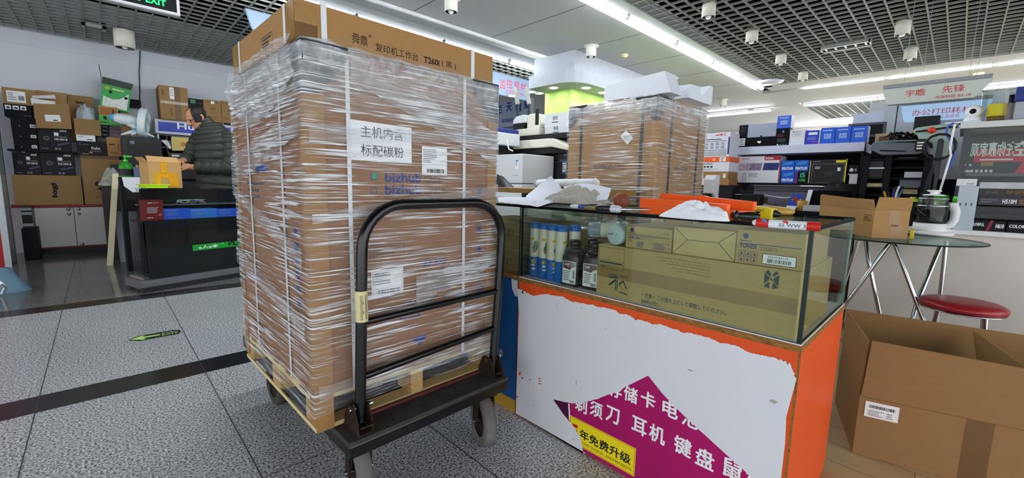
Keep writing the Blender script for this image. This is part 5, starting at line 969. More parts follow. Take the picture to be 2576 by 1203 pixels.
b.add([onq(.28, .28), onq(.72, .28), onq(.70, .55), onq(.27, .55)], [(0, 1, 2, 3)], PAPER); b.add([onq(.5, .31)+Vector((0, -.002, 0)), onq(.62, .31)+Vector((0, -.002, 0)), onq(.62, .35)+Vector((0, -.002, 0)), onq(.5, .35)+Vector((0, -.002, 0))], [(0, 1, 2, 3)], INK)
o = b.build('carton_flap', loc=(q[0]+q[1])/2); tag(o, 'large brown cardboard flap with white label leaning in front of the shelf cartons', 'cardboard'); o.modifiers.new('thick', 'SOLIDIFY').thickness = .006
for k, (p_, lab) in enumerate(((((76, 247), (139, 256), (139, 266), (80, 264)), 'long white card sheet lying above the brown flap, lower of two'), (((79, 241), (137, 239), (141, 248), (80, 247)), 'long white card sheet lying above the brown flap, upper of two'))):
    v = [at(*p, Y=7.84+.012*k+(.03 if i > 1 else 0)) for i, p in enumerate(p_)]; v = [v[0], v[1], v[2], v[3]]; b = B(); b.add([v[3], v[2], v[1], v[0]] if k == 0 else v, [(0, 1, 2, 3)], PAPER); o = b.build('card_sheet', loc=v[0]); tag(o, lab, 'card sheet', 'white card sheets'); o.modifiers.new('thick', 'SOLIDIFY').thickness = .005
# right half: on the bird carton
zB = zBd+.0005
def pro(b, M, w_, h): b.text(M, 'ProArt', w_*.48, h*.4, h*.22, PAPER, w=w_*.3, bold=.02); b.lines(M, w_*.5, w_*.82, h*.24, h*.34, 1, GREYINK, .5, 1); b.text(M, '△ asus', w_*.06, h*.72, h*.14, GREYINK); b.quad(M, w_*.4, w_*.5, h*.12, h*.28, mat('#d2693a', .5, key='orange_sticker')); b.quad(M, w_*.15, w_*.38, h*.05, h*.12, GREYINK)
_, _, _, _, zP = lb('black_box', 'long black box with white script and orange sticker on the bird print carton', 194, 268, 356, 390, GLOSSB, z0=zB, dep=.26, paint=pro, cat='box', Y=7.84)
_, _, _, _, zW = lb('white_box', 'flat white box with green end on the long black box', 192, 240, 340, 356, PAPER, z0=zP+.0005, dep=.24, cat='box', Y=7.85, paint=lambda b, M, w_, h: (b.quad(M, w_*.55, w_*.85, h*.18, h*.34, mat('#2f4a3a', .5, key='dark_green')), b.lines(M, w_*.1, w_*.4, h*.6, h*.85, 1, GREYINK, .4)))
x0, x1, _, zt0 = fitY(187, 253, 300, 340, 7.85); z0 = zW+.0005; t = thing('open_carton', 'open brown carton filled with clear bubble wrap on the white box', 'carton', ((x0+x1)/2, 7.98, z0)); b = B()
for q_ in ((x0, x1, 7.85, 7.855), (x0, x1, 8.10, 8.105), (x0, x0+.005, 7.855, 8.10), (x1-.005, x1, 7.855, 8.10)): b.cube(*q_, z0, zt0, CARDW)
b.cube(x0+.006, x1-.006, 7.856, 8.099, z0, z0+.005, CARDW); b.build('box_body', t)
b = B(); b.grid(hump((x0+x1)/2, 7.97, zt0-.04, (x1-x0)*.44, .11, .2, 11, .35, 5), 36, 14, mat('#b9c0c6', .25, nz=.15, sc_=45, bump=.8, key='bubble_wrap')); tag(b.build('bubble_wrap', loc=((x0+x1)/2, 7.97, zt0-.04)), 'crumpled clear bubble wrap bulging out of the open brown carton', 'bubble wrap')
lb('carton', 'brown carton with lettering behind the bubble wrap, top flaps ajar', 172, 237, 241, 300, CARDW, Y=8.11, dep=.12, z0=zP+.0005, paint=lambda b, M, w_, h: (b.text(M, 'Rainbow', w_*.3, h*.82, h*.07, INK, w=w_*.36, bold=.03), b.text(M, '7 1000', w_*.4, h*.7, h*.05, INK)))
_, _, _, _, zK = lb('carton', 'small brown printed carton beside the black computer case on the bird carton', 269, 306, 346, 392, CARDL, z0=zB, dep=.25, Y=7.86, paint=lambda b, M, w_, h: (b.lines(M, w_*.15, w_*.55, h*.58, h*.66, 1, INK, .6), b.text(M, 'EPSON', w_*.25, h*.14, h*.09, INK, w=w_*.4), b.frame(M, w_*.75, w_*.98, h*.3, h*.62, .004, INK)))
z_ = zK
for k, lab in enumerate(('bottom', 'middle', 'top')):
    _, _, _, _, z_ = lb('purple_box', 'flat black and purple box with grey lettering, %s of the three' % lab, 256, 304, 334-9*k, 345-9*k, DKBOX, z0=z_+.0005, dep=.24, Y=7.86, cat='box', group='flat black and purple boxes', paint=lambda b, M, w_, h: (b.poly(M, [(w_*.35, 0), (w_*.98, 0), (w_*.98, h*.95), (w_*.45, h*.95)], mat('#57424d', .4, key='plum')), b.text(M @ MT(0, 0, .001), 'H510', w_*.65, h*.25, h*.5, GREYINK), b.lines(M @ MT(0, 0, .001), w_*.05, w_*.3, h*.3, h*.6, 1, GREYINK, .6)))
GRB = mat('#2f9a44', .4, nz=.06, key='green_box'); GRB2 = mat('#49b04c', .4, nz=.05, key='green_box')
_, gx0, gx1, _, zG = lb('green_box', 'small green box with a dark picture below the brown pallet board', 250, 300, 291, 317, GRB2, z0=z_+.0005, dep=.2, Y=7.86, cat='box', paint=lambda b, M, w_, h: (b.quad(M, w_*.22, w_*.37, h*.58, h*.9, INK), b.lines(M, w_*.5, w_*.9, h*.15, h*.8, 5, GRN, .4, 3), b.quad(M, w_*.05, w_*.35, h*.25, h*.32, INK)))
lb('carton', 'shallow brown tray carton between the two green boxes', 248, 297, 268, 291, CARDL, z0=zG+.0005, dep=.2, Y=7.87, paint=lambda b, M, w_, h: (b.quad(M, w_*.06, w_*.94, h*.1, h*.85, mat('#9a6a3e', .8, key='tray_inside')), b.quad(M @ MT(0, 0, .001), w_*.7, w_*.76, h*.2, h*.75, INK)))
# big green open carton tilted on top
x0, x1, z0, z1 = fitY(250, 322, 240, 288, 7.9); t = thing('green_carton', 'open green and white carton with raised grey lid tilted on the shelf stack', 'carton', ((x0+x1)/2, 8.0, z0+.065), rot=(0, .16, 0)); w_ = (x1-x0)/2; h = .30
b = B(); b.cube(-w_, w_, -.1, .14, .0, h, GRB); M = MF(-w_, -.102, 0); b.poly(M, [(.02, .02), (w_*2-.02, .02), (w_*2-.02, h*.8), (w_*1.3, h*.5), (w_*.8, h*.42), (.02, h*.5)], mat('#cfe6d0', .4, nz=.3, sc_=40, key='white_print')); b.quad(M, w_*.2, w_*.5, h*.82, h*.92, mat('#c7b04a', .5, key='gold_print_and_reflection')); b.quad(M, w_*.7, w_*1.5, h*.84, h*.9, GRN); b.disc(M, w_*.6, h*.72, .018, INK, 10); b.disc(M, w_*1.7, h*.6, .018, INK, 10); b.build('box_body', t, local=True)
b = B(); b.add([(-w_, -.1, h+.002), (w_, -.1, h+.002), (w_+.02, .1, h+.12), (-w_-.01, .1, h+.12)], [(0, 1, 2, 3)], mat('#5c6a5c', .7, key='grey_board')); b.add([(-w_, -.1, h+.001), (-w_, .12, h+.001), (-w_-.06, .10, h+.26), (-w_-.055, .03, h+.26)], [(0, 1, 2, 3)], mat('#5c6a5c', .7, key='grey_board')); b.build('lid', t, local=True, solid=.004)
lb('carton', 'narrow brown carton standing upright between stacked boxes and the white fan', 306, 328, 284, 343, CARDW, Y=7.84, dep=.05)
b = B(); p0, p1 = at(325, 262, Y=8.2), at(354, 262, Y=8.2); b.cube(p0.x, p1.x, 8.16, 8.237, p1.z-.06, p1.z+.05, DKBOX); tag(b.build('wall_box', loc=p1), 'dark grey box fixed on the back wall where the cord ends', 'wall box')
b = B(); pts = [at(x, y, Y=8.228) for x, y in ((352, 128), (352, 150), (350, 180), (351, 205), (352, 230), (351, 258), (350, 284))]; b.tube(pts, .006, BLACK, 6); tag(b.build('black_wire', loc=pts[0]), 'thin black wire hanging down the white back wall', 'wire')
# fan
c = at(362, 309, Y=7.55); FW = mat('#dbe6ea', .35, nz=.03, key='fan_white'); FB = mat('#5ba7d6', .35, nz=.04, key='fan_blue'); zf_ = at(350, 343, Y=7.55).z
t = thing('table_fan', 'small white and blue desk fan standing on the black computer case', 'fan', (c.x-.05, 7.55, zf_)); ax = Vector((.92, -.18, -.12)).normalized(); Mf = Matrix.Translation(c) @ ax.to_track_quat('Z', 'Y').to_matrix().to_4x4()
b = B(); b.lathe([(.0, -.30), (.05, -.29), (.065, -.25), (.07, -.12), (.05, -.05), (0, -.05)], FW, 20, M=Mf); hd = b.build('motor', t); b = B(); b.lathe([(0, -.345), (.03, -.34), (.046, -.31), (.05, -.29), (0, -.288)], FB, 18, M=Mf); b.build('rear_cap', hd)
b = B(); b.lathe([(.18, -.045), (.19, -.03), (.19, .02), (.18, .035), (.165, .035), (.175, .02), (.175, -.03), (.18, -.045)], FW, 32, M=Mf)
for i in range(30): a = 2*PI*i/30; b.tube([Mf @ Vector((.05*math.cos(a), .05*math.sin(a), .055)), Mf @ Vector((.12*math.cos(a), .12*math.sin(a), .05)), Mf @ Vector((.175*math.cos(a), .175*math.sin(a), .02))], .0025, FW, 4); b.tube([Mf @ Vector((.05*math.cos(a), .05*math.sin(a), -.055)), Mf @ Vector((.12*math.cos(a), .12*math.sin(a), -.055)), Mf @ Vector((.175*math.cos(a), .175*math.sin(a), -.03))], .0025, FW, 4)
b.build('cage', t)
b = B()
for k in range(4):
    a = k*PI/2+.3; b.add([Mf @ Vector((r_*math.cos(a+d), r_*math.sin(a+d), z)) for r_, d, z in ((.02, -.5, -.01), (.14, -.45, -.02), (.155, .2, .015), (.12, .55, .02), (.02, .5, .012))], [(0, 1, 2, 3, 4)], FB, True)
b.build('blades', t, solid=.003)
b = B(); b.tube([c+ax*-.16+Vector((0, 0, -.05)), Vector((c.x-.1, 7.55, zf_+.13)), Vector((c.x-.07, 7.55, zf_+.05))], [.03, .035, .03], FW, 12); b.build('neck', t); b = B(); b.cube(c.x-.12, c.x-.03, 7.515, 7.585, zf_+.05, zf_+.1, FB); b.build('switch_block', t, bevel=.01)
b = B()
for a in (.2, 1.5, 2.9, 4.3): e_ = Vector((c.x-.07+.17*math.cos(a), 7.55+.14*math.sin(a), zf_+.008)); b.tube([Vector((c.x-.07, 7.55, zf_+.06)), Vector((c.x-.07, 7.55, zf_+.03))*.5+e_*.5+Vector((0, 0, .02)), e_], [.035, .024, .008], FW, 8)
b.build('foot', t)
# black computer case on a dark cupboard
x0, x1, z0, z1 = fitY(309, 408, 346, 416, 7.3); t = thing('computer_case', 'black computer case lying on its side under the white fan', 'computer case', ((x0+x1)/2, 7.5, z0)); b = B(); b.cube(x0, x1, 7.3, 7.78, z0, z1, mat('#25272b', .5, nz=.08, key='case_black')); b.build('shell', t, bevel=.01)
M = MF(x0, 7.298, z0); w_, h = x1-x0, z1-z0; b = B(); b.prism(M, rr(w_*.15, w_*.92, h*.08, h*.84, .05), .006, mat('#191a1d', .45, key='case_panel')); b.build('side_panel', t)
b = B(); b.quad(MF(x0, 7.290, z0), w_*.26, w_*.55, h*.22, h*.55, BLACK); b.build('vent_window', t); b = B(); b.prism(MF(x0, 7.29, z0), rr(w_*.19, w_*.31, h*.74, h*.86, .012), .004, GREYINK); b.build('handle_slot', t)
t = thing('side_cupboard', 'dark cupboard carrying the black computer case behind the desk', 'cupboard', ((x0+x1)/2, 7.5, 0)); b = B(); b.cube(x0-.12, x1+.5, 7.27, 7.8, 0, z0-.0005, mat('#1b1c1e', .6, nz=.1, key='cupboard')); b.build('body', t)
# lit sign board with cartons on top
Yh = 7.9; x0, x1, z0, z1 = fitY(391, 660, 311, 345, Yh); x0 = at(391, 325, Y=Yh).x; HB = mat('#2236b4', .3, nz=.25, sc_=9, key='banner_blue'); t = thing('shop_banner', 'blue shop banner in a white frame with white letters behind the man', 'banner', ((x0+x1)/2, Yh, z0))
b = B(); b.cube(x0, x1, Yh, 8.236, z0, z1, mat('#c4c8d2', .4, key='frame_white')); b.build('frame', t)
b = B(); m_ = .035; b.grid(lambda u, v: (x0+m_+(x1-x0-2*m_)*u, Yh-.004-.006*abs(_n.noise(Vector((u*12, v*4, 2)))), z0+m_+(z1-z0-2*m_)*v), 60, 8, HB); hx = at(446, 325, Y=Yh).x; b.text(MF(0, Yh-.014, 0), 'Huntkey', hx, z0+.055, (z1-z0)*.56, PAPER, w=.60, bold=.02); b.build('banner_cloth', t)
zh = z1+.0005
def bigc(b, M, w_, h):
    b.quad(M, w_*.52, w_*.72, 0, h, mat('#6d4c2c', .35, nz=.1, key='tape')); b.quad(M @ MT(0, 0, .001), w_*.36, w_*.52, h*.62, h*.96, PAPER); b.lines(M @ MT(0, 0, .002), w_*.39, w_*.5, h*.7, h*.92, 4, GREYINK, .3); b.quad(M @ MT(0, 0, .001), w_*.03, w_*.97, h*.47, h*.55, mat('#b5a894', .3, nz=.4, sc_=60, key='clear_tape'))
    b.quad(M, w_*.1, w_*.16, h*.7, h*.9, CARDD); b.quad(M, w_*.35, w_*.4, h*.12, h*.35, CARDD)
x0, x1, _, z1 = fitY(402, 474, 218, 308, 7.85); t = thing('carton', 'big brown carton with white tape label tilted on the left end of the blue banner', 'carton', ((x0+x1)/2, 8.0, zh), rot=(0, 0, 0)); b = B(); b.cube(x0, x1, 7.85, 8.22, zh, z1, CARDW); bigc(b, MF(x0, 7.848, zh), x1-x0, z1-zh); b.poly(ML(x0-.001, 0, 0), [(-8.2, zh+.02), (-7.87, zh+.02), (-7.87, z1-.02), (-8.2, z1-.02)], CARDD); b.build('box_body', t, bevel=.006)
lb('black_box', 'black box with green label between the big carton and the row of cartons', 475, 512, 249, 310, GLOSSB, Y=7.92, dep=.25, z0=zh, cat='box', paint=lambda b, M, w_, h: (b.quad(M, w_*.15, w_*.5, h*.8, h*.95, mat('#4f8a6c', .5, key='green_label')), b.lines(M, w_*.7, w_*.95, h*.8, h*.85, 1, GREYINK)))
def hk(b, M, w_, h): b.text(M, 'Huntkey 航嘉', w_*.1, h*.88, h*.06, INK, w=w_*.72, bold=.01); b.quad(M @ MT(0, 0, .001), w_*.42, w_*.62, h*.84, h*.95, PAPER); b.text(M, '航嘉电源', w_*.38, h*.60, h*.06, INK, w=w_*.3); b.text(M, '吉祥', w_*.44, h*.46, h*.05, INK); b.lines(M, w_*.1, w_*.9, h*.2, h*.34, 3, CARDD, .4, 4); b.quad(M, w_*.08, w_*.92, 0, h*.1, INK)
for k, (p0, p1, lab) in enumerate(((513, 557, 'printed brown carton on the blue banner, first right of the black box'), (558, 600, 'printed brown carton on the blue banner, second right of the black box'), (601, 643, 'printed brown carton on the blue banner half hidden by the wrapped carton'))): lb('carton', lab, p0, p1, 252+4*k, 312, CARDW, Y=7.92, dep=.28, z0=zh, group='printed brown cartons on the banner', paint=hk)
# shelving with goods behind the man
Ys = 7.95; x0, x1 = at(405, 400, Y=Ys).x, at(700, 400, Y=Ys).x; zb0 = z0
t = thing('goods_shelf', 'dark goods shelf with small boxes behind the man in the green jacket', 'shelf', ((x0+x1)/2, 8.1, 0)); b = B(); b.cube(x0, x1, 8.22, 8.236, 0, z0-.01, DKBOX); b.build('back_panel', t)
lev = [at(600, y, Y=Ys).z for y in (470, 437, 408, 380, 352)]
for z in lev: b = B(); b.cube(x0, x1, Ys, 8.2195, z-.016, z, mat('#54585e', .4, key='shelf_metal')); b.build('shelf_board', t)
for x in (x0, x1-.02): b = B(); b.cube(x-.02 if x == x0 else x+.021, x-.001 if x == x0 else x+.04, Ys, 8.2, 0, z0-.01, STEEL); b.build('upright', t)
GC = [('#24262c', 'black'), ('#33507a', 'blue'), ('#8d8f94', 'grey'), ('#4a3038', 'maroon'), ('#5c6f96', 'pale blue'), ('#c3c6ca', 'white'), ('#2c3a33', 'dark green')]
rg = random.Random(21)
for li, z in enumerate(lev[:4]):
    x = at(424, 400, Y=Ys).x if li != 9 else x0; i = 0
    while x < at(640, 400, Y=Ys).x:
        wd = rg.uniform(.16, .3); hh = (lev[li+1]-z-.02)*rg.uniform(.55, .92); cn = rg.choice(GC)
        t2 = thing('goods_box', '%s goods box behind the man, %s shelf level, %s from left' % (cn[1], ('lowest', 'second', 'third', 'top')[li], ORD[i]), 'box', (x+wd/2, Ys+.1, z), group='goods boxes behind the man'); b = B(); b.cube(x, x+wd-.01, Ys+.01, Ys+.22, z+.0005, z+hh, mat(cn[0], .35, nz=.1, key='goods')); M = MF(x, Ys+.008, z)
        b.quad(M, wd*.15, wd*.5, hh*.45, hh*.75, rg.choice([PAPER, GREYINK, mat('#5a86b8', .4, key='goods')])); b.lines(M, wd*.15, wd*.8, hh*.12, hh*.38, 2, GREYINK, .4, i); b.build('box_body', t2); x += wd; i += 1
# yellow poster hung under the banner
q_ = [at(x, y, Y=7.93) for x, y in ((433, 379), (488, 379), (490, 348), (430, 344))]; b = B(); YP = mat('#e2c978', .6, nz=.05, key='yellow_poster'); b.add(q_, [(0, 1, 2, 3)], YP); c_ = (q_[0]+q_[2])/2; M = MF(c_.x, 7.926, c_.z); RS = mat('#c8321e', .6, key='red_print')
for k in range(8): a = k*PI/4; b.poly(M, [(.012*math.cos(a-.5), .012*math.sin(a-.5)), (.05*math.cos(a), .05*math.sin(a)), (.012*math.cos(a+.5), .012*math.sin(a+.5))], RS)
b.lines(M, -.13, .14, .09, .12, 1, GREYINK, .5, 1, 0); b.frame(M, -.19, .19, -.14, .14, .004, mat('#c7ab5c', .6, key='poster_edge')); o = b.build('yellow_poster', loc=c_); tag(o, 'yellow paper poster with a red star print under the blue banner', 'poster'); o.modifiers.new('thick', 'SOLIDIFY').thickness = .003
q_ = [at(x, y, Y=7.94) for x, y in ((405, 353), (420, 352), (432, 372), (428, 376))]; b = B(); b.add(q_[::-1], [(0, 1, 2, 3)], PAPER); tag(b.build('paper_slip', loc=q_[0], solid=.002), 'small white paper slip curling beside the yellow poster', 'paper')
# leaning plank, silver panel, rag
b = B(); p0, p1 = at(277, 668, Z=0), at(291, 437, Y=6.93); d = (p1-p0); sd = Vector((.027, 0, 0)); th = Vector((0, .06, 0)); v = [p0-sd, p0+sd, p0+sd+th, p0-sd+th]; b.add(v+[q+d for q in v], [(0, 3, 2, 1), (4, 5, 6, 7), (0, 1, 5, 4), (1, 2, 6, 5), (2, 3, 7, 6), (3, 0, 4, 7)], mat('#d6cda9', .5, nz=.06, sc_=6, key='cream_board')); tag(b.build('plank', loc=p0, bevel=.002), 'tall cream coloured plank leaning upright before the white cabinet', 'plank')
b = B(); p = at(280, 440, Y=7.05); b.grid(hump(p.x, 7.08, p.z-.13, .12, .07, .20, 5), 28, 10, mat('#8e8f88', .8, nz=.4, sc_=30, key='rag')); tag(b.build('rag', loc=p), 'patterned grey rag hanging at the top of the leaning plank', 'rag')
t = thing('rag_stand', 'dark narrow cupboard behind the leaning plank', 'cupboard', (p.x, 7.2, 0)); b = B(); b.cube(p.x-.1, p.x+.28, 7.02, 7.26, 0, p.z-.131, mat('#2a2926', .6, nz=.1, key='cupboard')); b.build('body', t)
b = B(); p0 = at(332, 658, Z=0); p1 = at(316, 532, Y=p0.y+.12); d = p1-p0; sd = Vector((.1, -.02, 0)); th = Vector((.01, .05, 0)); v = [p0-sd, p0+sd, p0+sd+th, p0-sd+th]; b.add(v+[q+d for q in v], [(0, 3, 2, 1), (4, 5, 6, 7), (0, 1, 5, 4), (1, 2, 6, 5), (2, 3, 7, 6), (3, 0, 4, 7)], mat('#6f7479', .4, .3, nz=.06, key='grey_metal')); tag(b.build('metal_panel', loc=p0, bevel=.002), 'grey metal panel leaning on the left end of the dark glass showcase', 'panel')
# ---- far left glass stand with posters
p = at(31, 672, Z=0); sX, sY = p.x, p.y; t = thing('poster_stand', 'glass shop stand with purple posters and red base at the left edge', 'stand', (sX-.3, sY, 0)); FRW = mat('#b9bcc2', .4, nz=.04, key='stand_frame'); RB = mat('#a01820', .4, nz=.05, key='red_panel')
b = B(); b.cube(sX-.05, sX, sY, sY+.04, 0, 2.0, FRW); b.build('corner_post', t); b = B(); b.cube(sX-1.2, sX-.051, sY+.01, sY+.03, 0, .86, RB); b.build('red_panel', t); b = B(); b.cube(sX-1.2, sX-.051, sY+.01, sY+.03, .861, 1.95, mat('#4c3d78', .3, nz=.1, key='poster_purple')); M = MF(sX-.5, sY+.008, .95); PK = mat('#b83a55', .4, nz=.3, sc_=8, key='poster_pink')
b.quad(M, 0, .4, .25, .55, PK); b.quad(M, 0, .4, .62, .95, PK); b.quad(M, 0, .4, .55, .62, PAPER); b.lines(M, .05, .4, .02, .2, 3, PAPER, .5, 3); b.build('poster', t)
gl = B(); gl.box(sX-.008, sX-.002, sY+.041, sY+.42, .0, 1.98, GE, mats={'l': G_, 'r': G_}); gl.build('glass_pane', t); b = B(); b.cube(sX-.05, sX, sY+.421, sY+.45, 0, 2.0, FRW); b.build('rear_post', t)
BB2 = mat('#6f93a8', .5, nz=.1, sc_=12, key='blue_cloth'); p = at(20, 735, Z=0); b = B(); b.grid(hump(p.x-.12, p.y+.1, .0, .26, .2, .24, 15), 32, 10, BB2); tag(b.build('blue_rag', loc=(p.x, p.y, 0)), 'pale blue cloth bundle on the floor at the left edge', 'cloth'); p = at(2, 715, Z=0); b = B(); b.tube([at(0, 712, Z=.25), at(14, 722, Z=.1), at(6, 738, Z=.02)], .012, PAPER, 8); tag(b.build('white_cable', loc=p), 'white cable curling over the blue cloth bundle', 'cable')
# ---- exit sign hanging from the left grid
Ye = 3.3; x1 = at(452, 20, Y=Ye).x; zb_ = at(440, 38, Y=Ye).z; x0 = at(250, -10, Y=Ye).x; zt9 = zb_+.24; t = thing('exit_sign', 'black lit exit sign with green figures in a white frame under the left grid', 'sign', ((x0+x1)/2, Ye, zb_))
b = B(); f_ = .014
for q_ in ((x0, x1, zb_, zb_+f_), (x0, x1, zt9-f_, zt9), (x0, x0+f_, zb_+f_, zt9-f_), (x1-f_, x1, zb_+f_, zt9-f_)): b.cube(q_[0], q_[1], Ye-.004, Ye+.03, q_[2], q_[3], WHITE)
b.build('frame', t); b = B(); b.cube(x0+f_, x1-f_, Ye, Ye+.028, zb_+f_, zt9-f_, BLACK); b.build('panel', t); EG = emit('#18e060', 1.6, 'exit_green'); M = MF(0, Ye-.0015, 0)
b = B(); ex = at(367, 10, Y=Ye).x; wt = at(418, 10, Y=Ye).x-ex; b.text(M, 'EXIT', ex, zb_+.035, .034, EG, w=wt, bold=.03); b.text(M, '安全出口', ex, zb_+.078, .05, EG, w=wt, bold=.02)
rx0 = at(336, 10, Y=Ye).x; b.poly(M, [(rx0-.01, zb_+.16), (rx0+.02, zb_+.06), (rx0+.012, zb_+.035), (rx0+.03, zb_+.035), (rx0+.035, zb_+.07), (rx0+.02, zb_+.16)], EG); ax0_ = at(298, 5, Y=Ye).x; b.poly(M, [(ax0_-.06, zb_+.08), (ax0_+.05, zb_+.055), (ax0_+.06, zb_+.045), (ax0_+.055, zb_+.07), (ax0_+.02, zb_+.12), (ax0_-.04, zb_+.14)], EG); b.build('pictogram', t)
for x in (x0+.1, x1-.1): b = B(); b.tube([(x, Ye+.014, zt9), (x, Ye+.014, ZC)], .006, STEEL, 6); b.build('hanger', t)
# ================================================================== the dark glass showcase before the man
SA = math.atan2(.261, .882); SO = Vector((.248, 4.881, 0)); su = Vector((math.cos(SA), math.sin(SA), 0)); sn = Vector((-math.sin(SA), math.cos(SA), 0))
def sp(px, py, off=0.0):
    d = at(px, py, Z=0)-Vector((0, 0, EYE)) if py > 600 else at(px, py, Y=5)-Vector((0, 0, EYE)); o = Vector((0, 0, EYE)); k = ((SO+sn*off-o).dot(sn))/d.dot(sn); p = o+d*k
    return (p-SO).dot(su), p.z
SL, SD, SH = 1.75, .34, .915
t = thing('glass_showcase', 'dark glass showcase with green sign and blue boxes before the man', 'showcase', SO, SA)
PANEL = mat('#202226', .35, nz=.08, sc_=3, key='black_panel'); SILV = mat('#8f949b', .3, .7, nz=.08, sc_=6, key='silver_strip'); GD = glass('#f0f4f4', .14, 'showcase_glass')
b = B(); b.cube(-.05, SL, .02, SD, .03, .105, SILV); b.cube(-.05, SL, -.02, .0195, .0, .045, mat('#3a3c40', .4, .5, nz=.1, key='kick_strip')); b.cube(-.05, SL, -.01, .0195, .0455, .105, SILV); b.build('plinth', t, local=True)
u0, zt1 = sp(366, 557, .03)
b = B(); b.cube(u0, SL, .03, .05, .1055, zt1, PANEL); b.build('front_panel', t, local=True); b = B(); b.cube(.02, SL, .0505, SD-.02, zt1-.02, zt1, PANEL); b.build('inner_shelf', t, local=True); b = B(); b.cube(.32*SD, SL, SD-.018, SD-.006, .1055, SH-.012, PANEL); b.build('back_panel', t, local=True)
b = B(); b.cube(-.015, u0-.002, .05, SD-.022, .1055, .12, mat('#8d7f80', .3, nz=.15, key='reflected_pink_tile')); b.build('tile_reflection', t, local=True)  # pink tile reflection in the glass, built as a coloured slab
b = B(); b.box(-.02, SL, .0, .006, .106, SH-.008, GE, mats={'f': GD, 'k': GD}); b.build('front_glass', t, local=True); b = B(); b.prism(MT(0, 0, .106), [(-.026, 0), (-.0205, 0), (-.0205+.32*SD, SD-.006), (-.026+.32*SD, SD-.006)], SH-.114, GD); b.build('side_glass', t, local=True); b = B(); b.prism(MT(0, 0, SH-.008), [(-.03, -.005), (SL, -.005), (SL, SD), (-.03+.32*SD, SD)], .008, GD); b.build('top_glass', t, local=True)
ua, za = sp(485, 632); ub, zb_ = sp(614, 604); ux = ub-.04
b = B(); M = MF(0, -.0015, 0); GS = mat('#1f9a34', .35, nz=.06, key='green_sign'); b.quad(M, ua, ux, za, zb_, GS); M2 = MF(0, -.0025, 0); h = zb_-za; b.text(M2, 'e人e本', ua+.05, za+h*.2, h*.6, PAPER, w=(ux-ua)*.40, bold=.02); b.text(M2, '™', ua+.06+(ux-ua)*.45, za+h*.7, h*.15, PAPER)
rg = random.Random(5)
for k in range(22):
    f = rg.uniform(.72, 1.08); v = rg.uniform(.1, .9); s_ = .012+.006*rg.random(); x = ua+(ux-ua)*f; b.quad(MF(0, -.0027, 0), x, x+s_, za+h*v*.86, za+h*v*.86+s_, PANEL if x < ux-.02 else GS)
b.build('green_sign', t, local=True)
def inside(name, label, p0, p1, pyt, pyb, ma, dep, paint=None, group=None, off=.056):
    a, z0 = sp(p0, pyb, off); c, z1 = sp(p1, pyt, off); z0 = zt1+.0005; o = SO+su*((a+c)/2)+sn*(off+dep/2); o.z = z0
    t2 = thing(name, label, 'box', o, SA, group); w_ = (c-a)/2-.001; b = B(); b.cube(-w_, w_, -dep/2, dep/2, 0, z1-z0, ma); paint(b, MF(-w_, -dep/2-.001, 0), 2*w_, z1-z0); b.build('box_body', t2, local=True, bevel=.002)
inside('red_box', 'dark red box with white print at the left end of the dark showcase', 368, 409, 503, 558, mat('#8e2a26', .5, nz=.05, key='red_carton'), .12, lambda b, M, w_, h: (b.text(M, '红旗 ====', w_*.15, h*.82, h*.08, PAPER, w=w_*.6, bold=.03), b.lines(M, w_*.08, w_*.8, h*.35, h*.66, 5, PAPER, .35, 3), b.text(M, '♺', w_*.72, h*.22, h*.12, PAPER), b.quad(M, w_*.06, w_*.4, h*.12, h*.16, PAPER)))
BLB = mat('#3564e6', .4, nz=.05, key='blue_box'); BLB2 = mat('#3b8af0', .4, nz=.05, key='blue_box')
for k, (p0, p1, ma) in enumerate(((412, 479, BLB), (480, 546, BLB2), (547, 608, BLB), (609, 668, BLB2))): inside('blue_box', 'blue printed box in the dark showcase, %s right of the red box' % ORD[k], p0, p1, 524, 558, ma, .16, lambda b, M, w_, h: (b.text(M, 'DeepCool', w_*.08, h*.78, h*.13, mat('#b9d3f4', .5, key='pale_print'), w=w_*.45, bold=.03), b.lines(M, w_*.08, w_*.62, h*.32, h*.7, 4, mat('#7fa6e6', .5, key='pale_print'), .3, 3), b.lines(M, w_*.08, w_*.9, h*.08, h*.2, 1, mat('#7fa6e6', .5, key='pale_print'), .4, 5)), group='blue boxes in the dark showcase')
# upper glass shelf with small parts
b = B(); za = sp(500, 515, .1)[1]; b.cube(.06, SL-.02, .10, SD-.03, za, za+.006, mat('#6f777c', .2, nz=.05, key='inner_glass_shelf')); b.build('glass_shelf', t, local=True)
o = SO+su*.5+sn*.22; o.z = za+.0065; b = B(); r = random.Random(3); pts = [Vector((.45+.13*math.cos(a*.9)+.02*r.random(), .2+.06*math.sin(a*1.1), za+.012+.006*(a % 3)+.02*abs(math.sin(a)))) for a in np.linspace(0, 14, 60)]; W_ = Matrix.Translation(SO) @ Matrix.Rotation(SA, 4, 'Z'); b.tube([W_ @ p for p in pts], .004, mat('#b9bcc0', .4, key='grey_cable'), 6); tag(b.build('coiled_cable', loc=o), 'coiled pale grey cable inside the top of the dark showcase', 'cable')
q_ = W_ @ Vector((1.18, .2, za+.0065)); b = B(); b.cube(-.06, .06, -.05, .05, 0, .05, LGR); b.cube(-.09, .12, -.055, .055, .0505, .066, LGR); o = b.build('white_adapter', loc=q_, rz=SA, local=True, bevel=.004); tag(o, 'white angular device inside the top of the dark showcase', 'device')
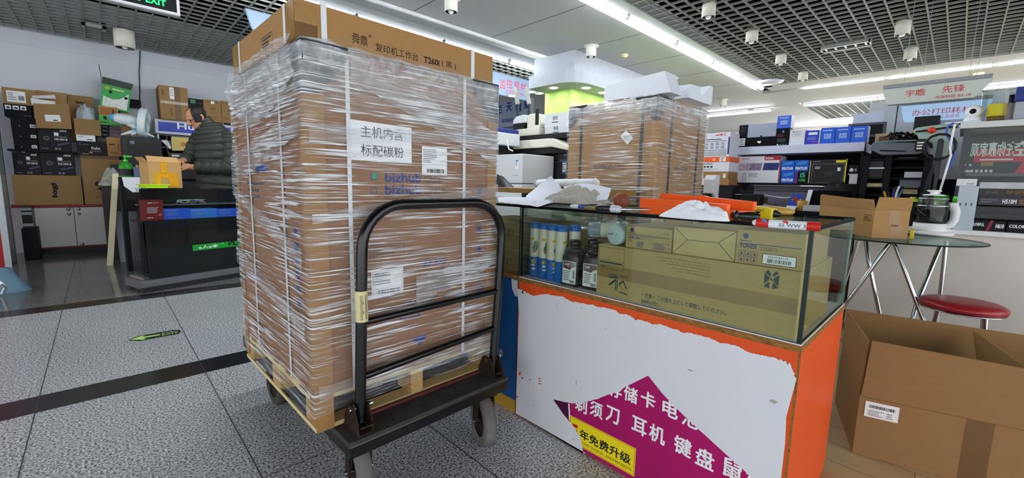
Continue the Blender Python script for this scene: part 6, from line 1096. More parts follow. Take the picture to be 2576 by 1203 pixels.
# things on the showcase top and on the desk beside it
zs_ = SH+.0005
def onS(px, py, z=None): return at(px, py, Z=zs_ if z is None else z)
LIME = mat('#b6e01c', .35, nz=.03, key='lime_plastic'); a = W_ @ Vector((.12, .05, 0)); p0 = onS(351, 474); t2 = thing('green_tray', 'bright lime green plastic tray lid on top of the dark showcase', 'tray', (p0.x+.2, p0.y+.1, zs_), SA); u0_, u1_ = sp(350, 468, .09)[0], sp(418, 468, .09)[0]; Ld = (u1_-u0_)/2; o = W_ @ Vector(((u0_+u1_)/2, .082, zs_)); t2.location = o
b = B(); b.cube(-Ld+.015, Ld-.015, -.07, .07, 0, .022, LIME); b.build('base', t2, local=True, bevel=.004); b = B(); b.cube(-Ld, Ld, -.072, .072, .0222, .034, LIME); b.build('rim', t2, local=True, bevel=.004)
c0, z1 = sp(374, 410, .14); c1, _ = sp(457, 410, .14); zt_c = sp(415, 409, .14)[1]; o = W_ @ Vector(((c0+c1)/2, .248, zs_)); t2 = thing('carton', 'brown carton patched with yellow tape on the dark showcase by the man', 'carton', o, SA); w_ = (c1-c0)/2; h = zt_c-zs_; YT = mat('#d99a1c', .3, nz=.15, sc_=14, key='yellow_tape')
CB = mat('#bb945f', .75, nz=.05, sc_=20, key='kraft'); b = B(); b.cube(-w_, w_, -.09, .09, 0, h, CB); M = MF(0, -.0915, 0); b.quad(M, -w_*.28, w_*.1, h*.55, h, YT); b.quad(M, -w_*.68, w_*.7, h*.38, h*.6, YT); b.quad(MF(0, -.0922, 0), -w_*.65, -w_*.32, h*.02, h*.4, YT); b.quad(MF(0, -.0922, 0), w_*.18, w_*.75, h*.02, h*.5, YT); b.build('box_body', t2, local=True)
b = B(); b.add([(-w_, -.09, h+.001), (w_, -.09, h+.001), (w_*.96, -.03, h+.05), (-w_*.95, -.035, h+.055)], [(0, 1, 2, 3)], CB); b.add([(-w_, .09, h+.001), (-w_, -.09, h+.001), (-w_-.03, -.06, h+.04), (-w_-.03, .09, h+.04)], [(0, 1, 2, 3)], CB); b.build('flap', t2, local=True, solid=.004)
t2 = thing('desk', 'dark desk between the dark showcase and the black computer case', 'desk', (.5, 6.3, 0)); dz = at(330, 447, Y=6.2).z; dx0, dx1 = at(300, 447, Y=6.2).x, at(400, 447, Y=6.2).x+.6; b = B(); b.cube(dx0, dx1, 6.05, 6.7, dz-.03, dz, DKBOX); b.build('desktop', t2)
for x in (dx0, dx1-.04): b = B(); b.cube(x, x+.04, 6.07, 6.68, 0, dz-.0305, DKBOX); b.build('side_panel', t2)
p = at(319, 446, Y=6.2); zz = dz+.0005; GP = mat('#2f8c2a', .3, nz=.08, key='green_pump'); t2 = thing('pump_bottle', 'green pump bottle with a dark label standing on the dark desk', 'bottle', (p.x, 6.2, zz)); k = .22; b = B(); M = MT(p.x, 6.2, zz); b.lathe([(0, 0), (.055, 0), (.06, .01), (.06, .12), (.04, .15), (.02, .158), (.02, .17), (0, .17)], GP, 22, M=M); b.build('bottle_body', t2); b = B(); b.lathe([(.0612, .02), (.0612, .09)], BLACK, 22, M=M); b.build('label_band', t2); b = B(); b.lathe([(.022, .1705), (.022, .185), (.008, .188), (.008, .215), (0, .215)], mat('#4fc23c', .3, key='pump_green'), 14, M=M); b.cube(p.x-.014, p.x+.055, 6.185, 6.215, zz+.2155, zz+.232, mat('#4fc23c', .3, key='pump_green')); b.build('pump', t2)
x0, x1, z0, z1 = fitY(336, 373, 421, 446, 6.15); t2 = thing('storage_box', 'grey blue plastic box on the dark desk beside the green bottle', 'box', ((x0+x1)/2, 6.22, zz)); b = B(); b.cube(x0, x1, 6.15, 6.3, zz, z1, mat('#5a6580', .4, nz=.06, key='blue_grey_plastic')); b.build('box_body', t2, bevel=.006); b = B(); r = random.Random(9)
for i in range(6): x = x0+.03+(x1-x0-.06)*i/5; b.tube([(x, 6.22, z1+.001), (x+.02*r.random(), 6.22, z1+.025)], .012, mat(('#c9a27a', '#8f4a3a', '#d9c9b8')[i % 3], .5, key='small_parts'), 6)
b.build('contents', t2)
WTR = mat('#d6d8e0', .35, nz=.03, key='white_plastic'); TEALP = mat('#3f93a8', .4, nz=.05, key='teal_plastic')
x0, x1, z0, z1 = fitY(308, 353, 446, 484, 5.75); t2 = thing('white_tray', 'white plastic panel leaning at the left end of the dark showcase', 'panel', ((x0+x1)/2, 5.8, z0)); b = B(); b.prism(MF(0, 5.75, 0), [(x0+.01, z0+.06), (x0+.07, z0), (x1, z0+.0), (x1, z1), (x0, z1)], .03, WTR); b.build('panel', t2, bevel=.004)
b = B(); x2 = at(372, 460, Y=5.79).x; b.cube(x1+.0005, x2, 5.76, 5.79, z0+.04, z1, TEALP); b.build('teal_end', t2)
t3 = thing('low_stand', 'dark stand carrying the white panel left of the dark showcase', 'stand', ((x0+x1)/2, 5.8, 0)); b = B(); b.cube(at(352, 480, Y=5.75).x-.03, x2, 5.70, 5.95, 0, z0-.0005, DKBOX); b.build('body', t3)
# ================================================================== the man
from mathutils import noise as NZ
PX = 6.0-.32
SKIN = mat('#b98564', .5, nz=.06, sc_=20, key='skin'); HAIR = mat('#1a1718', .6, nz=.25, sc_=60, stretch=(1, 1, 6), key='hair'); JACK = mat('#2b3129', .55, nz=.15, sc_=20, spec=.35, key='green_jacket'); TROU = mat('#1b1d24', .8, nz=.1, key='trousers'); SHOE = mat('#17161a', .5, key='shoe')
mY = 5.72
P_ = lambda px, py, dy=0.0: at(px, py, Y=mY+dy)
hip = P_(545, 475); chest = P_(545, 370); neckb = P_(522, 312); headc = P_(497, 297)
t = thing('person', 'man in a dark green quilted jacket and glasses looking down at a carton', 'person', (hip.x, mY, 0))
def ring(c, d, rx, ry, n=28, front=Vector((0, 1, 0)), mod=None):
    "closed ring round axis d: rx across 'front', ry along it"
    d = d.normalized(); f = (front-d*front.dot(d)).normalized(); s_ = d.cross(f)
    return [c+s_*(rx*math.cos(2*PI*i/n)*(1 if mod is None else mod(i/n)))+f*(ry*math.sin(2*PI*i/n)*(1 if mod is None else mod(i/n))) for i in range(n)]
def loft(b, rings, ma, cap0=True, cap1=True):
    n = len(rings[0]); vs = [p for r_ in rings for p in r_]; fs = [(k*n+i, k*n+(i+1) % n, (k+1)*n+(i+1) % n, (k+1)*n+i) for k in range(len(rings)-1) for i in range(n)]
    if cap0: fs.append(tuple(range(n))[::-1])
    if cap1: fs.append(tuple(range((len(rings)-1)*n, len(rings)*n)))
    b.add(vs, fs, ma, True)
# body core: legs, torso, neck, arms, hands as one skinned surface, remeshed into one continuous mesh
face = Vector((-1, -.22, 0)).normalized(); side = Vector((face.y, -face.x, 0))     # he faces left and a little to the camera; side = towards/away
near = Vector((-side.x, -side.y, 0)) if -side.y < 0 else side
if near.y > 0: near = -near
core = B()
def limb(pts, rs, n=16): core.tube(pts, rs, SKIN, n)
sh_n = chest+near*.17+Vector((.01, 0, .10)); sh_f = chest-near*.17+Vector((-.02, 0, .10))
el_n = P_(520, 455)+near*.20+Vector((.03, 0, .02)); hand_n = P_(462, 420)+near*.10; wr_n = P_(472, 424)+near*.11
sh_n = P_(560, 345)+near*.16; el_n = P_(553, 418)+near*.2; wr_n = P_(472, 421)+near*.12
sh_f = P_(520, 345)-near*.15; el_f = P_(500, 400)-near*.18; wr_f = P_(466, 405)-near*.05
limb([hip+Vector((0, 0, -.05)), hip*.6+chest*.4, chest, neckb+Vector((.03, 0, -.03)), neckb], [.12, .11, .10, .06, .055])
limb([neckb+Vector((.02, 0, -.02)), headc+Vector((.035, .005, -.055))], [.058, .054])
for s_ in (1, -1):
    h0 = hip+near*.09*s_; limb([h0, Vector((h0.x-.02, h0.y, .50)), Vector((h0.x+.02, h0.y, .10))], [.10, .07, .048]); limb([Vector((h0.x+.03, h0.y, .055)), Vector((h0.x-.16, h0.y-.03, .04))], [.045, .035])
limb([sh_n, el_n, wr_n], [.065, .05, .034]); limb([sh_f, el_f, wr_f], [.065, .05, .034])
def hand(w0, d, nrm, curl):
    d = d.normalized(); s_ = d.cross(nrm).normalized(); up_ = s_.cross(d).normalized()
    core.tube([w0, w0+d*.04, w0+d*.085], [.028, .036, .034], SKIN, 12)
    for i, (o, l) in enumerate(((-.028, .062), (-.010, .072), (.010, .068), (.028, .054))):
        a0 = w0+d*.08+s_*o; a1 = a0+d*l*.45-up_*curl*.15*l; a2 = a1+d*l*.3-up_*l*.35*curl; a3 = a2+d*l*.1-up_*l*.35*curl; core.tube([a0-d*.02, a0, a1, a2, a3], [.0105, .0105, .010, .009, .007], SKIN, 8)
    a0 = w0+d*.03-s_*.03; core.tube([a0, a0+d*.03-s_*.025-up_*.01, a0+d*.06-s_*.028-up_*.02], [.013, .011, .008], SKIN, 8)
hand(wr_n, P_(453, 419)+near*.06-wr_n, Vector((0, -.5, .85)), 1.0); hand(wr_f, P_(455, 408)-near*.02-wr_f, Vector((0, .3, .95)), .8)
# head: rings stacked from chin to crown, tilted down to the work
hd_up = (Vector((0, 0, 1))*.86+face*.5).normalized(); hd_f = (face-hd_up*face.dot(hd_up)).normalized(); hd_s = hd_f.cross(hd_up)
def HP(f, s_, u): return headc+(hd_f*f+hd_s*s_+hd_up*u)*.94
prof = [(-.115, .030, .035, .045), (-.105, .045, .055, .038), (-.085, .058, .068, .026), (-.06, .064, .078, .016), (-.03, .069, .086, .010), (.0, .073, .094, .004), (.03, .076, .100, -.002), (.06, .075, .099, -.006), (.085, .066, .088, -.010), (.105, .048, .065, -.014), (.117, .022, .03, -.016)]
rings = []
for u, rs, rf, of in prof:
    rings.append([HP(of+rf*math.cos(2*PI*i/28), rs*math.sin(2*PI*i/28), u) for i in range(28)])
loft(core, rings, SKIN)
core.tube([HP(.095, 0, .025), HP(.108, 0, .0), HP(.122, 0, -.028), HP(.105, 0, -.038)], [.010, .012, .016, .008], SKIN, 10)      # nose
for s_ in (1, -1): core.tube([HP(.114, .012*s_, -.03), HP(.100, .013*s_, -.034)], [.009, .006], SKIN, 8)
core.tube([HP(.082, -.028, .028), HP(.098, 0, .030), HP(.082, .028, .028)], [.011, .012, .011], SKIN, 8)               # brow
core.tube([HP(.080, -.022, -.062), HP(.095, 0, -.058), HP(.080, .022, -.062)], [.007, .009, .007], SKIN, 8)               # lips
core.tube([HP(.080, -.018, -.074), HP(.092, 0, -.072), HP(.080, .018, -.074)], [.007, .009, .007], SKIN, 8)
core.tube([HP(.07, 0, -.098), HP(.082, 0, -.096)], [.02, .014], SKIN, 8)
for s_ in (1, -1):                                                                                           # ears
    core.tube([HP(-.012, .072*s_, .026), HP(-.022, .084*s_, .022), HP(-.026, .086*s_, .0), HP(-.016, .082*s_, -.024), HP(-.008, .074*s_, -.034)], [.009, .011, .010, .009, .007], SKIN, 8)
ob = core.build('body', t)
md = ob.modifiers.new('fuse', 'REMESH'); md.mode = 'VOXEL'; md.voxel_size = .0065; md.use_smooth_shade = True; sm = ob.modifiers.new('smooth', 'SMOOTH'); sm.factor = .4; sm.iterations = 2
# hair: a shell over the back and sides, thin on top
b = B()
def hair(u, v):
    a = PI*(.30+1.4*u) ; el = v
    uu = -.045+.165*el+.02*math.cos(a); 
    k = min(range(len(prof)-1), key=lambda i: abs(prof[i][0]-uu)); 
    u0, u1 = prof[k], prof[min(k+1, len(prof)-1)]; f = 0 if u1[0] == u0[0] else max(-.6, min(1, (uu-u0[0])/(u1[0]-u0[0])))
    rs, rf, of = (u0[i]+(u1[i]-u0[i])*f for i in (1, 2, 3)); g = 1.06+.02*NZ.noise(Vector((u*20, v*6, 1)))
    return HP(of+rf*g*math.cos(a)+0.002, rs*g*math.sin(a), uu+.003)
b.grid(hair, 40, 14, HAIR); 
b.grid(lambda u, v: HP(-.012+(.066*(1-u)-.085*u)*.95, (v-.5)*.115*math.sin(PI*(.12+.76*(.3+u*.7))), .118-.055*((1-u)*.95)**2.2-.028*(abs(v-.5)*2)**2-.03*u**2+.004*NZ.noise(Vector((u*14, v*20, 3)))), 20, 16, HAIR)
b.build('hair', t, solid=.006)
b = B(); gl_c = mat('#18181a', .3, key='glasses_frame')
for s_ in (1, -1):
    b.tube([HP(.101+.0*i, .031*s_+.021*math.cos(2*PI*i/16), .004+.016*math.sin(2*PI*i/16)) for i in range(16)], .0022, gl_c, 6, closed=True); b.tube([HP(.098, .052*s_, .008), HP(.05, .076*s_, .012), HP(-.02, .08*s_, .014)], .0022, gl_c, 6)
b.tube([HP(.101, -.010, .008), HP(.112, 0, .010), HP(.101, .010, .008)], .002, gl_c, 6); b.build('glasses', t)
b = B()
for s_ in (1, -1): b.lathe([(0, .0035), (.006, .003), (.009, 0)], mat('#20191a', .2, key='eye'), 10, M=Matrix.Translation(HP(.0915, .031*s_, .004)) @ hd_f.to_track_quat('Z', 'Y').to_matrix().to_4x4())
b.build('eyes', t)
# quilted jacket: torso and sleeves lofted with puffed bands
def quilt(pts, rx, ry, bands, amp, seed=0, n=34, front=None, per=9):
    "rings along a smooth path with puffs between seams"
    rr_ = []; k = len(pts)-1; tot = bands*per
    def cr(a, i, f):
        p0, p1, p2, p3 = a[max(i-1, 0)], a[i], a[min(i+1, k)], a[min(i+2, k)]
        return (p1*2+(p2-p0)*f+(p0*2-p1*5+p2*4-p3)*f*f+(p1*3-p0-p2*3+p3)*f**3)*.5
    for j in range(tot+1):
        g = j/tot*k; i = min(int(g), k-1); f = g-i; c = cr(pts, i, f); d = cr(pts, i, min(1, f+.02))-cr(pts, i, max(0, f-.02)); ph = (j % per)/per
        puff = amp*(math.sin(PI*ph)**.6 if ph > 0 else 0); X_, Y_ = rx[i]+(rx[i+1]-rx[i])*f, ry[i]+(ry[i+1]-ry[i])*f
        md_ = lambda q, j=j: 1+.025*NZ.noise(Vector((math.cos(q*6.28)*2, math.sin(q*6.28)*2, j/per*1.3+seed)))
        rr_.append(ring(c, d, X_+puff, Y_+puff, n, front or face, md_))
    return rr_
b = B(); back = -face
T_ = [hip+Vector((0, 0, -.03)), P_(546, 440), P_(543, 395), P_(538, 355), P_(530, 328), neckb+Vector((.01, 0, .01))]
loft(b, quilt(T_, [.215, .215, .225, .225, .165, .085], [.165, .175, .18, .175, .135, .088], 11, .014, 1), JACK)
b.build('jacket_torso', t)
b = B(); loft(b, quilt([sh_n+Vector((0, 0, .05)), sh_n+Vector((0, 0, -.03)), (sh_n+el_n)/2+Vector((.02, 0, 0)), el_n+Vector((.01, 0, 0)), (el_n+wr_n)/2+Vector((0, 0, -.01)), wr_n+(el_n-wr_n)*.06], [.07, .098, .092, .088, .074, .052], [.075, .098, .092, .088, .074, .052], 10, .011, 5, 26, Vector((.2, -1, .1))), JACK); b.build('jacket_sleeve', t)
b = B(); loft(b, quilt([sh_f+Vector((0, 0, .05)), sh_f+Vector((0, 0, -.02)), (sh_f+el_f)/2, el_f, (el_f+wr_f)/2, wr_f+(el_f-wr_f)*.06], [.07, .095, .088, .084, .07, .05], [.07, .095, .088, .084, .07, .05], 9, .011, 9, 26, Vector((.2, -1, .1))), JACK); b.build('jacket_sleeve', t)
b = B(); cn = neckb+Vector((0, 0, -.015)); dcol = (headc-neckb).normalized()*.6+Vector((0, 0, .5)); rs_ = []
for j in range(9): f = j/8; rs_.append(ring(cn+dcol.normalized()*(.075*f)-back*.0, dcol, .074-.004*f+.006*math.sin(PI*f*2 % PI), .072-.004*f+.006*math.sin(PI*f*2 % PI), 30, face))
for j in range(7): f = 1-j/6; rs_.append(ring(cn+dcol.normalized()*(.075*f), dcol, .064, .062, 30, face))
loft(b, rs_, JACK, False, False); b.build('collar', t)
b = B()
for s_ in (1, -1):
    h0 = hip+near*.09*s_; loft(b, [ring(c, Vector((0, 0, -1)), r_, r_*1.05, 22, face) for c, r_ in ((h0+Vector((0, 0, .03)), .125), (h0+Vector((0, 0, -.12)), .12), (Vector((h0.x-.02, h0.y, .5)), .092), (Vector((h0.x, h0.y, .3)), .085), (Vector((h0.x+.02, h0.y, .085)), .08))], TROU)
b.build('trousers', t)
for s_ in (1, -1):
    h0 = hip+near*.09*s_; b = B(); loft(b, [ring(c, Vector((-1, -.15, 0)), r_, q_, 18, Vector((0, 0, 1))) for c, r_, q_ in ((Vector((h0.x+.085, h0.y+.01, .05)), .03, .04), (Vector((h0.x+.05, h0.y, .055)), .05, .054), (Vector((h0.x-.06, h0.y-.02, .05)), .05, .05), (Vector((h0.x-.16, h0.y-.035, .038)), .05, .036), (Vector((h0.x-.20, h0.y-.04, .032)), .03, .024))], SHOE); b.build('shoe', t)
# ================================================================== the shelf wall on the right
def rb(name, label, px0, px1, pyt, pyb, ma, X, dep, paint=None, cat='box', group=None, z0=None, z1=None, bevel=.002, parts=None, side=None):
    y1, y0, a, c = fitX(px0, px1, pyt, pyb, X); a = a if z0 is None else z0; c = c if z1 is None else z1
    t = thing(name, label, cat, (X+dep/2, (y0+y1)/2, a), group=group); b = B(); b.cube(X, X+dep, y0+.0007, y1-.0007, a, c-.0005, ma); M = ML(X-.0015, y1, a)
    if paint: paint(b, M, y1-y0, c-a)
    if side: b.quad(MF(0, y0-.0008, 0), X, X+dep, a, c, side)
    b.build('box_body', t, bevel=bevel)
    if parts: parts(t, y0, y1, a, c)
    return t, y0, y1, a, c
XS = 4.75
ya, yb, zsb, zst = fitX(1845, 2174, 369, 387, XS); zst = at(2010, 364, X=XS).z; zsb = at(2010, 385, X=XS).z; zlow = at(1990, 461, X=XS).z
t = thing('display_shelf', 'wall shelf unit with thick white front board over black compartments', 'shelf unit', (XS+.2, (ya+yb)/2, zlow-.03))
b = B(); b.cube(XS, XS+.42, yb, ya, zsb, zst, mat('#cfd3ea', .5, nz=.02, key='lilac_white')); b.quad(MF(0, yb-.001, 0), XS, XS+.05, zsb, zst, REDT); b.build('top_board', t, bevel=.002)
b = B(); b.cube(XS+.03, XS+.42, yb, ya, zlow-.02, zlow, DKBOX); b.build('lower_board', t); b = B(); b.cube(XS+.40, XS+.42, yb, ya, zlow, zsb, DKBOX); b.build('back_panel', t)
for y in (ya-.02, yb): b = B(); b.cube(XS+.02, XS+.3995, y, y+.02, zlow+.0005, zsb-.0005, DKBOX); b.build('side_panel', t)
b = B(); b.cube(XS+.43, XS+.50, yb-.3, ya+.4, 0, zlow-.021, mat('#c6c9de', .8, nz=.02, key='lilac_wall')); b.box(XS+.425, XS+.43, yb-.3, ya-.12, zlow-.08, zlow-.075, JOI); struct(b, 'wall_right_low')
b = B(); b.cube(XS+.2, XS+.428, ya-.1, ya+.25, 0, zlow-.021, mat('#3c3f44', .6, key='dark_post')); struct(b, 'wall_right_post')
zT = zst+.0005; XT = XS+.03
RDB = mat('#b52a38', .4, nz=.05, key='red_box'); WB = mat('#dfe1ea', .4, nz=.02, key='white_box'); CYB = mat('#1f5fd8', .35, nz=.05, key='blue_cube'); CYB2 = mat('#3f63d6', .35, nz=.05, key='blue_cube')
def laptop(b, M, w_, h): b.quad(M, w_*.25, w_, h*.42, h, mat('#9aa3b8', .35, nz=.04, key='grey_box')); b.quad(M @ MT(0, 0, .001), w_*.06, w_*.19, h*.66, h*.93, INK); b.quad(M @ MT(0, 0, .001), w_*.03, w_*.2, h*.06, h*.4, PAPER); b.lines(M @ MT(0, 0, .002), w_*.05, w_*.18, h*.1, h*.36, 4, GREYINK, .4); b.poly(M @ MT(0, 0, .001), [(w_*.52, h*.2), (w_*.6, h*.13), (w_*.64, h*.2), (w_*.62, h*.24), (w_*.54, h*.24)], PAPER); b.disc(M @ MT(0, 0, .001), w_*.62, h*.44, h*.05, INK, 12)
rb('black_box', 'long black and grey carton at the left end of the shelf top', 1858, 1952, 312, 368, GLOSSB, XT, .25, laptop, z0=zT, cat='carton')
_, _, _, _, zb1 = rb('black_box', 'small black box under the blue cube box on the shelf top', 1953, 1985, 323, 366, GLOSSB, XT, .12, lambda b, M, w_, h: (b.poly(M, [(w_*.4, h*.75), (w_*.62, h*.75), (w_*.5, h*.92)], mat('#5a7fb8', .4, key='blue_print')), b.lines(M, w_*.1, w_*.85, h*.5, h*.66, 2, DRED, .5, 2), b.lines(M, w_*.08, w_*.8, h*.2, h*.42, 3, GREYINK, .3, 4), [b.disc(M, w_*(.15+.22*i), h*.06, .007, (PAPER, GREYINK, GREYINK, mat('#5a7fb8', .4, key='blue_print'))[i], 10) for i in range(4)]), z0=zT)
def cube_p(b, M, w_, h): b.quad(M, w_*.15, w_*.8, h*.78, h*.86, mat('#9db4ee', .5, key='pale_print')); b.quad(M, w_*.25, w_*.75, h*.3, h*.62, mat('#9db4ee', .5, key='pale_print')); M2 = M @ MT(0, 0, .0008); [b.quad(M2, w_*(.24+.17*i), w_*(.26+.17*i), h*.3, h*.62, CYB) for i in range(1, 3)]; b.quad(M2, w_*.25, w_*.75, h*.45, h*.47, CYB)
rb('blue_box', 'blue cube box stacked on the small black box', 1955, 1990, 291, 323, CYB2, XT, .11, cube_p, z0=zb1+.0005, side=WB)
rb('white_box', 'plain white cube box on the shelf top between black and blue boxes', 1986, 2025, 326, 364, WB, XT, .12, lambda b, M, w_, h: (b.lines(M, w_*.2, w_*.85, h*.55, h*.9, 4, GREYINK, .2, 3), b.disc(M, w_*.22, h*.86, .006, GREYINK, 8)), z0=zT)
rb('blue_box', 'blue box with white grid print beside the plain white box', 2026, 2063, 328, 362, mat('#2a3fc0', .35, nz=.08, key='indigo_box'), XT, .12, lambda b, M, w_, h: (b.quad(M, w_*.2, w_*.8, h*.68, h*.86, PAPER), b.lines(M, w_*.15, w_*.8, h*.3, h*.55, 4, mat('#9db4ee', .5, key='pale_print'), .3, 4), b.quad(M, w_*.94, w_, 0, h, PAPER), b.quad(M, w_*.45, w_*.9, h*.16, h*.22, mat('#b85a9a', .5, key='pink_print'))), z0=zT)
for k, (p0, p1) in enumerate(((2064, 2100), (2101, 2140), (2141, 2182))): rb('blue_box', 'bright blue cube box on the shelf top, %s of the three at right' % ORD[k], p0, p1, 321-2*k, 361-k, CYB, XT, .12, cube_p, z0=zT, group='three bright blue cube boxes', side=WB if k == 2 else None)
# in the compartments
zL = zlow+.0005; XI = XS+.04
def sec(b, M, w_, h):
    b.quad(M, 0, w_*.02, 0, h, RDB); b.quad(M, w_*.98, w_, 0, h, RDB); b.quad(M, w_*.64, w_*.98, h*.84, h*.99, RDB); b.lines(M @ MT(0, 0, .001), w_*.66, w_*.95, h*.87, h*.95, 2, PAPER, .5, 2)
    for i, (u, v, c) in enumerate(((.03, .28, '#b9a7b4'), (.29, .58, '#8d7c98'), (.62, .96, '#2f3a74'))): b.poly(M, [(w_*u, h*.47), (w_*v, h*.47), (w_*(v+.02), h*.74), (w_*(u+.02), h*.74)], mat(c, .4, nz=.45, sc_=45, key='photo_print'))
    b.frame(M, w_*.17, w_*.24, h*.08, h*.36, .004, mat('#7a4458', .5, key='plum_ink')); b.lines(M, w_*.3, w_*.55, h*.2, h*.36, 3, GREYINK, .35, 3); b.lines(M, w_*.12, w_*.3, h*.88, h*.93, 1, RDB, .4)
rb('camera_kit_box', 'wide white and red box with photo strip in the shelf compartment', 1853, 1962, 393, 458, WB, XI, .2, sec, z0=zL)
PB = mat('#1c5cd0', .3, nz=.3, sc_=30, key='chip_box_blue')
def pent(b, M, w_, h): b.text(M, 'PENTIUM', w_*.08, h*.12, h*.26, PAPER, w=w_*.84, bold=.04); b.poly(M, [(w_*.1, h*.5), (w_*.9, h*.7), (w_*.9, h*.9), (w_*.1, h*.8)], mat('#3f8fe0', .3, nz=.3, key='chip_print'))
def core5(b, M, w_, h): b.quad(M, 0, w_*.22, 0, h, mat('#6a2f8f', .35, nz=.2, key='violet')); b.text(M, 'i5', w_*.38, h*.48, h*.42, mat('#3fae8f', .4, key='teal_print'), bold=.04); b.text(M, 'CORE', w_*.3, h*.14, h*.26, mat('#48b054', .4, key='green_print'), w=w_*.5, bold=.04)
_, _, _, _, z2 = rb('chip_box', 'blue processor box, lower left of the block of four', 1965, 1998, 431, 458, PB, XI, .1, pent, z0=zL, group='processor boxes stacked two by two'); rb('chip_box', 'blue processor box, upper left of the block of four', 1965, 1998, 404, 431, PB, XI, .1, pent, z0=z2+.0005, group='processor boxes stacked two by two')
_, _, _, _, z2 = rb('chip_box', 'dark processor box with green and violet print, lower right of the block', 1999, 2034, 431, 459, GLOSSB, XI, .1, core5, z0=zL, group='processor boxes stacked two by two'); rb('chip_box', 'blue processor box, upper right of the block of four', 1999, 2034, 403, 431, PB, XI, .1, pent, z0=z2+.0005, group='processor boxes stacked two by two')
rb('white_box', 'flat beige box standing on edge right of the processor boxes', 2035, 2038, 404, 459, mat('#cbbd9a', .5, key='beige_card'), XI, .2, None, z0=zL)
rb('black_box', 'large black framed box with yellow edge in the shelf compartment', 2041, 2130, 401, 459, mat('#1c1c1d', .4, nz=.15, sc_=12, key='black_print'), XI, .15, lambda b, M, w_, h: (b.frame(M, w_*.01, w_*.93, h*.02, h*.82, .004, GREYINK), b.quad(M, w_*.95, w_*.985, 0, h, YELP), b.quad(M, w_*.68, w_*.97, h*.86, h*.96, YELP), b.quad(M, w_*.74, w_*.83, h*.52, h*.66, PAPER), b.lines(M, w_*.1, w_*.3, h*.6, h*.72, 2, PAPER, .4, 5), b.lines(M, w_*.02, w_*.25, h*.88, h*.95, 1, GREYINK, .5), b.lines(M, w_*.4, w_*.75, h*.3, h*.5, 4, GREYINK, .12, 9)), z0=zL)
_, _, _, _, z2 = rb('small_box', 'white small box at the right end of the shelf compartment', 2136, 2157, 440, 459, WB, XI, .1, None, z0=zL); rb('small_box', 'black and white small box on the white small box', 2134, 2160, 415, 440, GLOSSB, XI, .1, lambda b, M, w_, h: (b.text(M, '♠5', w_*.1, h*.3, h*.4, PAPER), b.quad(M, 0, w_, 0, h*.08, PAPER)), z0=z2+.0005)
# stack left of the shelf
XD = 4.55
t0 = thing('dark_cabinet', 'dark cabinet under the printer cartons left of the shelf unit', 'cabinet', (XD+.2, at(1835, 500, X=XD).y, 0)); yl, yr, z0, z1 = fitX(1760, 1842, 466, 500, XD); yrD = yr; b = B(); b.cube(XD, XD+.4, yr, yl+.2, 0, z1, BLACK); b.build('body', t0)
z_ = z1
for nm, p0, p1, a, c, ma, lab, pa, dp in (('carton', 1785, 1833, 450, 466, CARD, 'lowest small brown carton of the stack left of the shelf', None, .3), ('carton', 1768, 1832, 432, 450, CARD, 'flat brown carton with white tag, second from below left of the shelf', lambda b, M, w_, h: b.quad(M, w_*.8, w_*.9, h*.1, h*.7, PAPER), .33),
    ('carton', 1767, 1834, 408, 432, WB, 'white carton with small black pictures under the orange carton', lambda b, M, w_, h: (b.lines(M, w_*.02, w_*.4, h*.75, h*.9, 1, GREYINK, .6), [b.quad(M, w_*(.05+.13*i), w_*(.13+.13*i), h*.42, h*.6, INK) for i in range(3)], b.lines(M, w_*.03, w_*.6, h*.12, h*.3, 2, GREYINK, .3)), .35), ('carton', 1769, 1836, 395, 408, mat('#ee6220', .4, nz=.04, key='orange_carton'), 'flat orange carton under the white printer carton', lambda b, M, w_, h: (b.disc(M, w_*.42, h*.5, h*.2, PAPER, 12), b.quad(M, w_*.62, w_*.86, h*.1, h*.9, PAPER), b.lines(M @ MT(0, 0, .001), w_*.68, w_*.8, h*.2, h*.8, 3, INK, .4)), .35),
    ('printer_carton', 1772, 1836, 334, 395, WB, 'white printer carton with rows of small pictures atop the orange carton', lambda b, M, w_, h: (b.text(M, 'deli得力', w_*.42, h*.86, h*.09, RED, w=w_*.4, bold=.02), b.lines(M, w_*.04, w_*.7, h*.70, h*.76, 1, INK, .5), b.quad(M, w_*.02, w_*.88, h*.64, h*.66, NAVY), b.quad(M, w_*.0, w_*.88, h*.27, h*.29, NAVY), [b.quad(M, w_*(.03+.21*i), w_*(.17+.21*i), h*(.34+.14*j), h*(.45+.14*j), mat('#9fa6bc', .5, nz=.3, sc_=60, key='small_print')) for i in range(4) for j in range(2)], b.quad(M, 0, w_*.9, h*.04, h*.24, mat('#b4b7bf', .5, key='grey_print')), b.quad(M, w_*.93, w_*.99, h*.1, h*.8, NAVY)), .38)):
    _, _, _, _, z_ = rb(nm, lab, p0, p1, a, c, ma, XD-.02, dp, pa, z0=z_+.0005, cat='carton')
